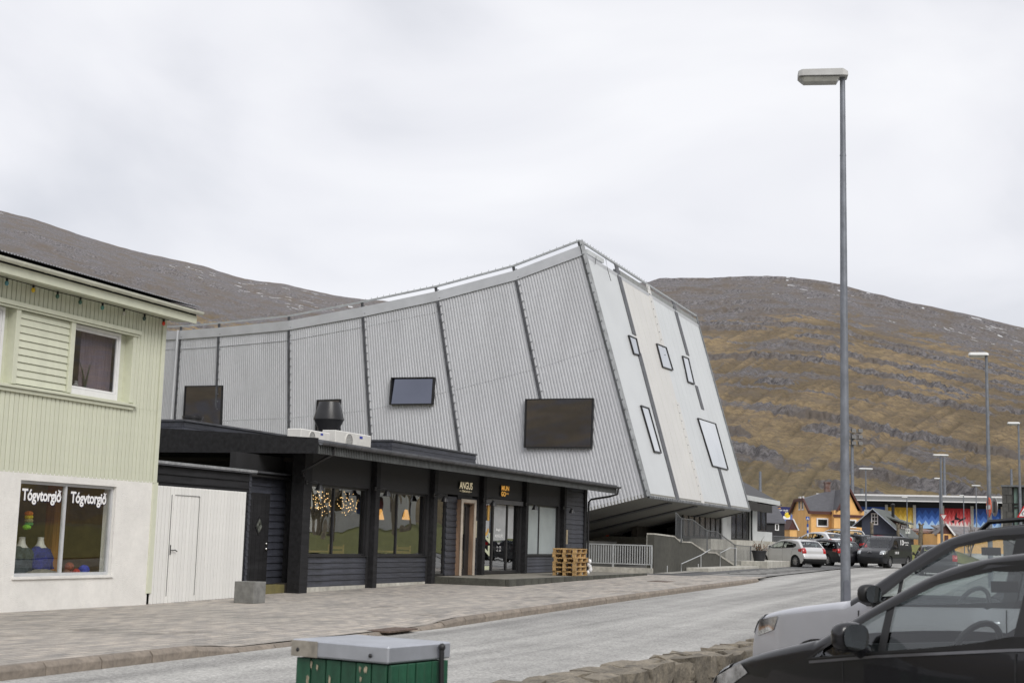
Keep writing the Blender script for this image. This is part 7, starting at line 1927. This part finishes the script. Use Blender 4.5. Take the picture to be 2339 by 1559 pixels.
# ================================================================ LAMP POSTS, MASTS AND SIGNS
POLE = pm('galvanised_pole', (0.21, 0.225, 0.255), 0.5, metal=0.35, var=0.14, scale=7, bump=.15, bscale=30, streak=(1, 1, .6))
LHEAD = pm('lamp_head_grey', (0.42, 0.42, 0.41), 0.5, var=.08)
LLENS = pm('lamp_lens', (0.32, 0.32, 0.29), 0.25, var=.15, scale=5)
LWHITE = pm('lamp_head_white', (0.74, 0.75, 0.75), 0.4, var=.04)
def lamp_head(par, z, az, L, W_, H_, mat, name='lamp_head'):
    c, s = math.cos(az), math.sin(az)
    def T2(x, y, zz): return (x * c - y * s, x * s + y * c, z + zz)
    m = MB(); prof = [(-.10 * L, .62), (.0, 1.0), (.82 * L, .95), (.9 * L, .75)]
    vs = []
    for x, k in prof:
        w = W_ / 2 * (1 if 0 <= x < .85 * L else .85)
        vs += [T2(x, -w, -.0), T2(x, w, 0), T2(x, w * .82, H_ * .62 * k), T2(x, -w * .82, H_ * .62 * k)]
    fs = [(0, 1, 2, 3), (12, 15, 14, 13)]
    for i in range(3):
        for j in range(4): fs.append((4 * i + j, 4 * i + (j + 1) % 4, 4 * i + 4 + (j + 1) % 4, 4 * i + 4 + j))
    m.add(vs, fs)
    h = m.build(name, mat, par, bevel=.008)
    m = MB(); vs = []
    for x, k in ((.06 * L, .0), (.12 * L, .36), (.78 * L, .36), (.88 * L, .0)):
        vs += [T2(x, -W_ * .42, -.008), T2(x, W_ * .42, -.008), T2(x, W_ * .34, -.01 - H_ * k), T2(x, -W_ * .34, -.01 - H_ * k)]
    m.add(vs, [(0, 1, 2, 3), (12, 15, 14, 13)] + [(4 * i + j, 4 * i + (j + 1) % 4, 4 * i + 4 + (j + 1) % 4, 4 * i + 4 + j) for i in range(3) for j in range(4)])
    m.build('lens', LLENS, h)
    return h
def lamp_post(px, ty, D, label, heads=1, r0=.08, r1=.045, hl=.75, az=R_(165), mat=LWHITE, plate=False, joint=None, name='street_lamp', cat='street lamp', grp='street lamps', bx=None):
    P = at_y(bx or px, 1255, D); tz = at_y(px, ty, D)[2]; P[2] = gz(P)
    t_ = thing(name, label, cat, tuple(P), 0, grp); H_ = tz - P[2]
    if joint:
        zj = at_y(px, joint, D)[2] - P[2]; rj = r0 + (r1 - r0) * zj / H_
        MB().tube([(0, 0, -.1), (0, 0, zj)], [r0, rj], 14).build('pole', POLE, t_, smooth=50)
        MB().tube([(0, 0, zj - .01), (0, 0, zj + .015)], [rj * 1.06, rj * 1.04], 14).build('pole_joint', POLE, t_, smooth=50)
        MB().tube([(0, 0, zj + .01), (0, 0, H_)], [rj * .97, r1], 14).build('upper_pole', POLE, t_, smooth=50)
    else: MB().tube([(0, 0, -.1), (0, 0, H_)], [r0, r1], 10).build('pole', POLE, t_, smooth=50)
    if plate:
        n_ = 8; q = [(-.045, .62), (.045, .62), (.045, .98)] + [(.045 * math.cos(math.pi * k / n_), 0.98 + .045 * math.sin(math.pi * k / n_)) for k in range(1, n_)] + [(-.045, .98)]
        MB().prism(q, -r0 - .004, -r0 + .03, 'y').build('access_door', pm('access_plate', (0.15, 0.16, 0.19), .5, metal=.3), t_, bevel=.003)
    if heads >= 1: lamp_head(t_, H_ + .0, az, hl, hl * .38, hl * .26, mat)
    if heads == 2: lamp_head(t_, H_ + .0, az + math.pi, hl, hl * .38, hl * .26, mat)
    return t_, P, H_
lamp_post(1927, 178, 21.3, 'tall galvanised street lamp with a grey head beside the pale silver car', 1, .082, .042, .78, R_(172), LHEAD, True, 355, bx=1931)
tA, PA, HA = lamp_post(2262, 812, 48, 'tall street lamp carrying a tilted no entry sign', 1, .095, .05, .66, R_(170))
tB, PB, HB_ = lamp_post(2333, 968, 73, 'street lamp carrying the roundabout warning triangle', 1, .09, .05, .62, R_(170))
tC, PC, HC = lamp_post(2152, 1040, 100, 'double headed street lamp in front of the sports hall', 2, .12, .07, .6, R_(176))
tD, PD, HD = lamp_post(1979, 1071, 112, 'double headed street lamp with a direction plate by the orange house', 2, .09, .05, .6, R_(176))
tE, PE, HE = lamp_post(2149, 1093, 128, 'single headed street lamp close behind the double headed lamp', 1, .12, .06, .55, R_(172))
lamp_post(2232, 1109, 145, 'slim double headed lamp in front of the far blue mural', 2, .07, .05, .5, R_(176))
lamp_post(2203, 1131, 112, 'slim path lamp between the red and blue mural panels', 1, .05, .035, .35, R_(172), grp='path lamps')
tF, PF, HF = lamp_post(2073, 1136, 100, 'slim path lamp with a white sign beside the slate blue house', 1, .05, .035, .40, R_(172), grp='path lamps')
for px, ty, D, lab in ((2160, 1044, 170, 'plain tapered mast behind the double headed lamp'), (2314, 1071, 176, 'plain tapered mast behind the stone tower'), (1736, 1076, 160, 'plain tapered mast behind the café roof')):
    lamp_post(px, ty, D, lab, 0, .24, .15, name='mast', cat='mast', grp='masts')
tM, PM, HM = lamp_post(1948, 990, 165, 'floodlight mast with nine lamps on the mountain side', 0, .25, .18, name='floodlight_mast', cat='floodlight', grp=None)
for r in range(3):
    MB().bar((-.9, -.1, HM - 1.4 + r * .75), (1.1, -.1, HM - 1.4 + r * .75), .08, .08).build('cross_arm', STEELG, tM)
    for c in range(3):
        f = MB().hexa([(-.95 + c * .8, -.6, HM - 1.35 + r * .75), (-.45 + c * .8, -.6, HM - 1.35 + r * .75), (-.45 + c * .8, -.1, HM - 1.25 + r * .75), (-.95 + c * .8, -.1, HM - 1.25 + r * .75), (-.95 + c * .8, -.5, HM - .95 + r * .75), (-.45 + c * .8, -.5, HM - .95 + r * .75), (-.45 + c * .8, -.1, HM - .9 + r * .75), (-.95 + c * .8, -.1, HM - .9 + r * .75)]).build('floodlight', BLKM, tM)
# ---- signs on the posts
SGR = pm('sign_red', (0.55, 0.015, 0.02), .4); SGW = pm('sign_white', (0.75, 0.75, 0.75), .4); SGB = pm('sign_blue', (0.02, 0.10, 0.42), .4); SGO = pm('sign_orange_red', (0.70, 0.10, 0.03), .4); SGK = pm('sign_back', (0.28, 0.29, 0.29), .5, metal=.3)
def tri_sign(name, lab, par_P, D, px, py, wpx, inverted, post_r, sym=None):
    c = at_y(px, py, D); s_ = wpx * D / FPX / 2; h = s_ * math.sqrt(3)
    loc = (c[0], c[1] - post_r - .05, c[2])
    t_ = thing(name, lab, 'sign', loc, -math.atan2(c[0], c[1]))
    k = -1 if inverted else 1
    def tri(q): return [(-s_ * q, -k * h / 3 * q), (s_ * q, -k * h / 3 * q), (0, k * 2 * h / 3 * q)]
    MB().prism(tri(1), 0, .02, 'y').build('red_border', SGR, t_)
    MB().prism(tri(.70), -.006, -.002, 'y').build('white_field', SGW, t_)
    if sym == 'ring':
        for a0 in (0.3, 2.4, 4.5):
            m = MB(); vs = []; fs = []
            for q in range(7):
                a = a0 + 1.5 * q / 6; vs += [(s_ * .22 * math.cos(a), -.009, s_ * .22 * math.sin(a)), (s_ * .32 * math.cos(a), -.009, s_ * .32 * math.sin(a))]
            fs = [(2 * q, 2 * q + 1, 2 * q + 3, 2 * q + 2) for q in range(6)]
            a = a0 + 1.75; vs += [(s_ * .17 * math.cos(a - .25), -.009, s_ * .17 * math.sin(a - .25)), (s_ * .38 * math.cos(a - .25), -.009, s_ * .38 * math.sin(a - .25)), (s_ * .27 * math.cos(a + .15), -.009, s_ * .27 * math.sin(a + .15))]; fs.append((14, 15, 16))
            m.add(vs, fs).build('arrow', TRIM, t_, recalc=False)
    MB().box(-.03, .03, .02, .06, -.05, .05).build('clamp', STEELG, t_)
tri_sign('give_way_sign', 'white give way triangle with red border pointing down', PE, 99, 2154, 1179, 17, True, .1)
tri_sign('roundabout_sign', 'red bordered warning triangle with three circling arrows', PB, 73, 2337, 1172, 31, False, .08, 'ring')
# no entry disc seen nearly edge on, and the back of another disc
c = at_y(2264, 1158, 48)
t_ = thing('no_entry_sign', 'orange red no entry disc with a white bar, turned nearly edge on', 'sign', (c[0] - .10, c[1] - .06, c[2]), R_(-96))
MB().lathe([(.34, -.012), (.34, .012)], 32, axis='y').build('disc', SGO, t_, smooth=40)
MB().box(-.30, .30, -.018, -.0125, -.07, .07).build('bar', SGW, t_)
MB().box(-.30, .30, .0125, .018, -.07, .07).build('bar', SGW, t_)
MB().box(-.02, .02, .012, .1, -.2, .2).build('clamp', STEELG, t_)
t_ = thing('traffic_sign', 'grey back of a round traffic sign on the no entry post', 'sign', (c[0] + .16, c[1] + .10, c[2] + .02), R_(-92))
MB().lathe([(.32, -.01), (.32, .01)], 32, axis='y').build('disc', SGK, t_, smooth=40); MB().box(-.02, .02, -.06, -.01, -.2, .2).build('clamp', STEELG, t_)
# direction plate
c = at_y(1979, 1176, 112); w_ = 6.2 * 112 / FPX; h_ = 12.5 * 112 / FPX
t_ = thing('direction_plate', 'pale shield shaped route plate with arrows on the lamp post', 'sign', (c[0], c[1] - .18, c[2]), -.2)
MB().prism([(-w_, h_), (w_, h_), (w_, -h_ * .5), (0, -h_), (-w_, -h_ * .5)], 0, .02, 'y').build('plate', pm('plate_grey', (0.42, 0.45, 0.48), .4), t_)
m = MB()
for k in range(3): z = h_ * (.55 - .5 * k); m.quad((-w_ * .6, -.005, z), (0, -.005, z - h_ * .28), (w_ * .6, -.005, z), (w_ * .6, -.005, z + h_ * .14), (0, -.005, z - h_ * .12), (-w_ * .6, -.005, z + h_ * .14))
m.build('arrows', pm('arrow_dark', (0.06, 0.07, 0.08), .5), t_, recalc=False)
# white information sign on the path lamp
c = at_y(2073, 1212, 100); w_ = 5 * 100 / FPX
t_ = thing('info_sign', 'small white pictogram sign on the slim path lamp', 'sign', (c[0], c[1] - .1, c[2]), -.25)
MB().box(-w_, w_, 0, .02, -w_ * 1.15, w_ * 1.15).build('plate', SGW, t_)
m = MB()
for k in range(4): m.blob((-w_ * .5 + (k % 2) * w_ * .8, -.004, w_ * .6 - (k // 2) * w_ * .6), w_ * .26, (1.2, .02, .7), 8, 5)
m.build('pictogram', TRIM, t_); MB().box(-w_ * .6, -w_ * .1, -.004, -.001, -w_ * .9, -w_ * .5).build('pictogram', pm('sign_green', (0.05, 0.2, 0.08), .5), t_)
# pedestrian crossing sign on its banded post
P = at_y(1845, 1260, 92); P[2] = gz(P); zt2 = at_y(1845, 1179, 92)[2] - P[2]; zb2 = at_y(1845, 1187, 92)[2] - P[2]
t_ = thing('crossing_sign', 'blue pedestrian crossing sign on a thin post with blue and white bands', 'sign', tuple(P), -.2)
MB().tube([(0, 0, -.1), (0, 0, zt2)], .028, 8).build('post', POLE, t_, smooth=50)
sw = 3.9 * 92 / FPX
MB().box(-sw, sw, -.05, -.03, zb2, zt2).build('plate', SGB, t_)
MB().prism([(-sw * .7, zb2 + .03), (sw * .7, zb2 + .03), (0, zt2 - .02)], -.056, -.051, 'y').build('white_triangle', SGW, t_)
MB().prism([(-sw * .12, zb2 + .04), (sw * .14, zb2 + .04), (.0, zt2 - .09)], -.060, -.057, 'y').build('walking_figure', TRIM, t_)
for k in range(4):
    za_ = at_y(1845, 1196 + k * 7, 92)[2] - P[2]; zb3 = at_y(1845, 1203 + k * 7, 92)[2] - P[2]
    MB().tube([(0, 0, zb3), (0, 0, za_)], .062, 10).build('band', SGB if k % 2 == 0 else SGW, t_, smooth=50)
# ================================================================ FOREGROUND: stone wall and green litter bin
STONE = pm('mossy_fieldstone', (0.30, 0.26, 0.20), 0.95, col2=(0.11, 0.098, 0.08), scale=7, bump=1.0, bscale=16, rnd=.22, detail=8, dirt=.3)
wa = at_z(1150, 1556, .58); wb = at_z(1745, 1456, .58)
wd_ = (wb - wa)[:2]; wl = np.linalg.norm(wd_); wdir = wd_ / wl; wrz = math.atan2(wdir[1], wdir[0])
wO = np.array([wa[0] - wdir[0] * 1.6, wa[1] - wdir[1] * 1.6, 0.0])
sw_ = thing('stone_wall', 'low rough fieldstone wall between the road and the parked cars', 'wall', tuple(wO), wrz)
def stone(x0, x1, y0, y1, z0, z1, sd):
    rs = random.Random(sd); n = 3; vs = []; idx = {}
    m = MB(); fs = []
    def V_(i, j, k):
        if (i, j, k) in idx: return idx[(i, j, k)]
        t3 = [(-1 + i) , (-1 + j), (-1 + k)]
        nrm = sum(abs(q) for q in t3); sh = {3: .95, 2: .985}.get(nrm, 1.01)
        p = [(x0 + x1) / 2 + t3[0] * (x1 - x0) / 2 * sh + rs.uniform(-.022, .022), (y0 + y1) / 2 + t3[1] * (y1 - y0) / 2 * sh + rs.uniform(-.022, .022), (z0 + z1) / 2 + t3[2] * (z1 - z0) / 2 * sh + rs.uniform(-.018, .018)]
        idx[(i, j, k)] = len(vs); vs.append(p); return idx[(i, j, k)]
    for a in range(2):
        for b in range(2):
            for e in (0, 2):
                fs.append((V_(a, b, e), V_(a + 1, b, e), V_(a + 1, b + 1, e), V_(a, b + 1, e))); fs.append((V_(a, e, b), V_(a + 1, e, b), V_(a + 1, e, b + 1), V_(a, e, b + 1))); fs.append((V_(e, a, b), V_(e, a + 1, b), V_(e, a + 1, b + 1), V_(e, a, b + 1)))
    return m.add(vs, fs).build('stone', STONE, sw_, smooth=28)
sd = 0
for row in range(3):
    x = random.uniform(-.2, 0)
    while x < 7.0:
        w1 = random.uniform(.24, .52); z0 = [-.05, .20, .42][row]; z1 = [.23, .45, .585][row] + random.uniform(-.01, .012)
        for side in ((0, .22), (.20, .42)): stone(x + .004, x + w1 - .004, -side[1] + random.uniform(-.02, .02), -side[0] + random.uniform(-.02, .02), z0, z1 + random.uniform(-.008, .008), sd); sd += 1
        x += w1
MB().box(-.1, 7.0, -.38, -.04, -.1, .50).build('rubble_core', STONE, sw_)
MB().box(7.0, 16, -.42, 0, -.1, .56).build('wall_run', STONE, sw_)
# green bin
zl_ = .95
N_ = at_z(886, 1475, zl_)
bz = R_(90 - 33)
bin_ = thing('litter_bin', 'green boarded litter bin with a grey sheet metal lid', 'litter bin', (N_[0], N_[1], 0.0), bz)
BW_, BD_ = .50, .60                               # along local x (to the right, away) and local y (to the left, away)
GRN = pm('green_bin_paint', (0.017, 0.088, 0.047), 0.5, var=.18, scale=4, rnd=.10, bump=.1, dirt=.15, streak=(3, 3, .6))
CHIP = pm('flaked_paint', (0.42, 0.36, 0.26), .8, var=.3, scale=20)
LIDM = pm('zinc_lid', (0.46, 0.48, 0.52), 0.38, metal=.55, var=.10, scale=3, bump=.06, bscale=6)
lh = .085
lid = MB().box(-.02, BW_ + .02, -.02, BD_ + .02, zl_ - lh, zl_).build('lid', LIDM, bin_, bevel=.008)
MB().box(-.026, -.021, BD_ - .16, BD_ + .015, zl_ - lh, zl_ - .004).build('corner_plate', pm('lid_plate', (0.36, 0.33, 0.28), .5, metal=.3, dirt=.3), lid)
for q in ((-.026, .09), (-.026, BD_ - .03)): MB().blob((q[0], q[1], zl_ - lh * .6), .011, (.6, 1, 1), 8, 6).build('rivet', TRIM, lid, smooth=80)
nb_ = 6; bw_ = BD_ / nb_; b0 = None
for k in range(nb_):
    if b0 is None: b0 = MB().box(0, .02, .004, bw_ - .004, .04, zl_ - lh - .008).build('board', GRN, bin_, bevel=.003); o = b0
    else: o = share(b0)
    o.location = (random.uniform(-.003, .003), k * bw_, 0)
nb2 = 7; bw2 = BW_ / nb2; b1_ = None
for k in range(nb2):
    if b1_ is None: b1_ = MB().box(.004, bw2 - .004, 0, .02, .04, zl_ - lh - .008).build('board', GRN, bin_, bevel=.003); o = b1_
    else: o = share(b1_)
    o.location = (k * bw2, random.uniform(-.003, .003) - .022, 0)
MB().box(.021, BW_, .0, BD_, .05, zl_ - lh - .01).build('inner_bin', BLACKV, bin_)
rs = random.Random(4)
for k in range(9):
    y = rs.uniform(.05, BD_ - .05); z = zl_ - lh - rs.uniform(.03, .14); h = rs.uniform(.01, .03)
    MB().prism([(y, z - h), (y + .008, z - h * .2), (y + .006, z + h), (y - .006, z + h * .6)], -.0045, -.0035, 'x').build('paint_chip', CHIP, bin_)
MB().tube([(BW_ * .80, -.045, zl_ - .02), (BW_ * .80, -.05, zl_ - .2), (BW_ * .80, -.045, .3)], .014, 8).blob((BW_ * .80, -.047, zl_ - .02), .02).build('lock_bar', TRIM, bin_, smooth=60)

# rusty drain grates let into the pavement
for (px, py, lab) in ((880, 1426, 'rusty drain grate by the lowered kerb'), (1512, 1327, 'reddish brown cover plate in the paving near the driveway')):
    q = FA.l(G(px, py)); o = MB().box(-.55, .55, -.35, .35, -.02, .006).build('drain_grate', pm('rusty_iron', (0.13, 0.092, 0.072), .8, var=.3, scale=8, bump=.4), loc=FA.w((q[0], q[1], gu(q[0]) + pavez(q[0], q[1]))), rz=FA.rz)
    tag(o, lab, 'drain grate')
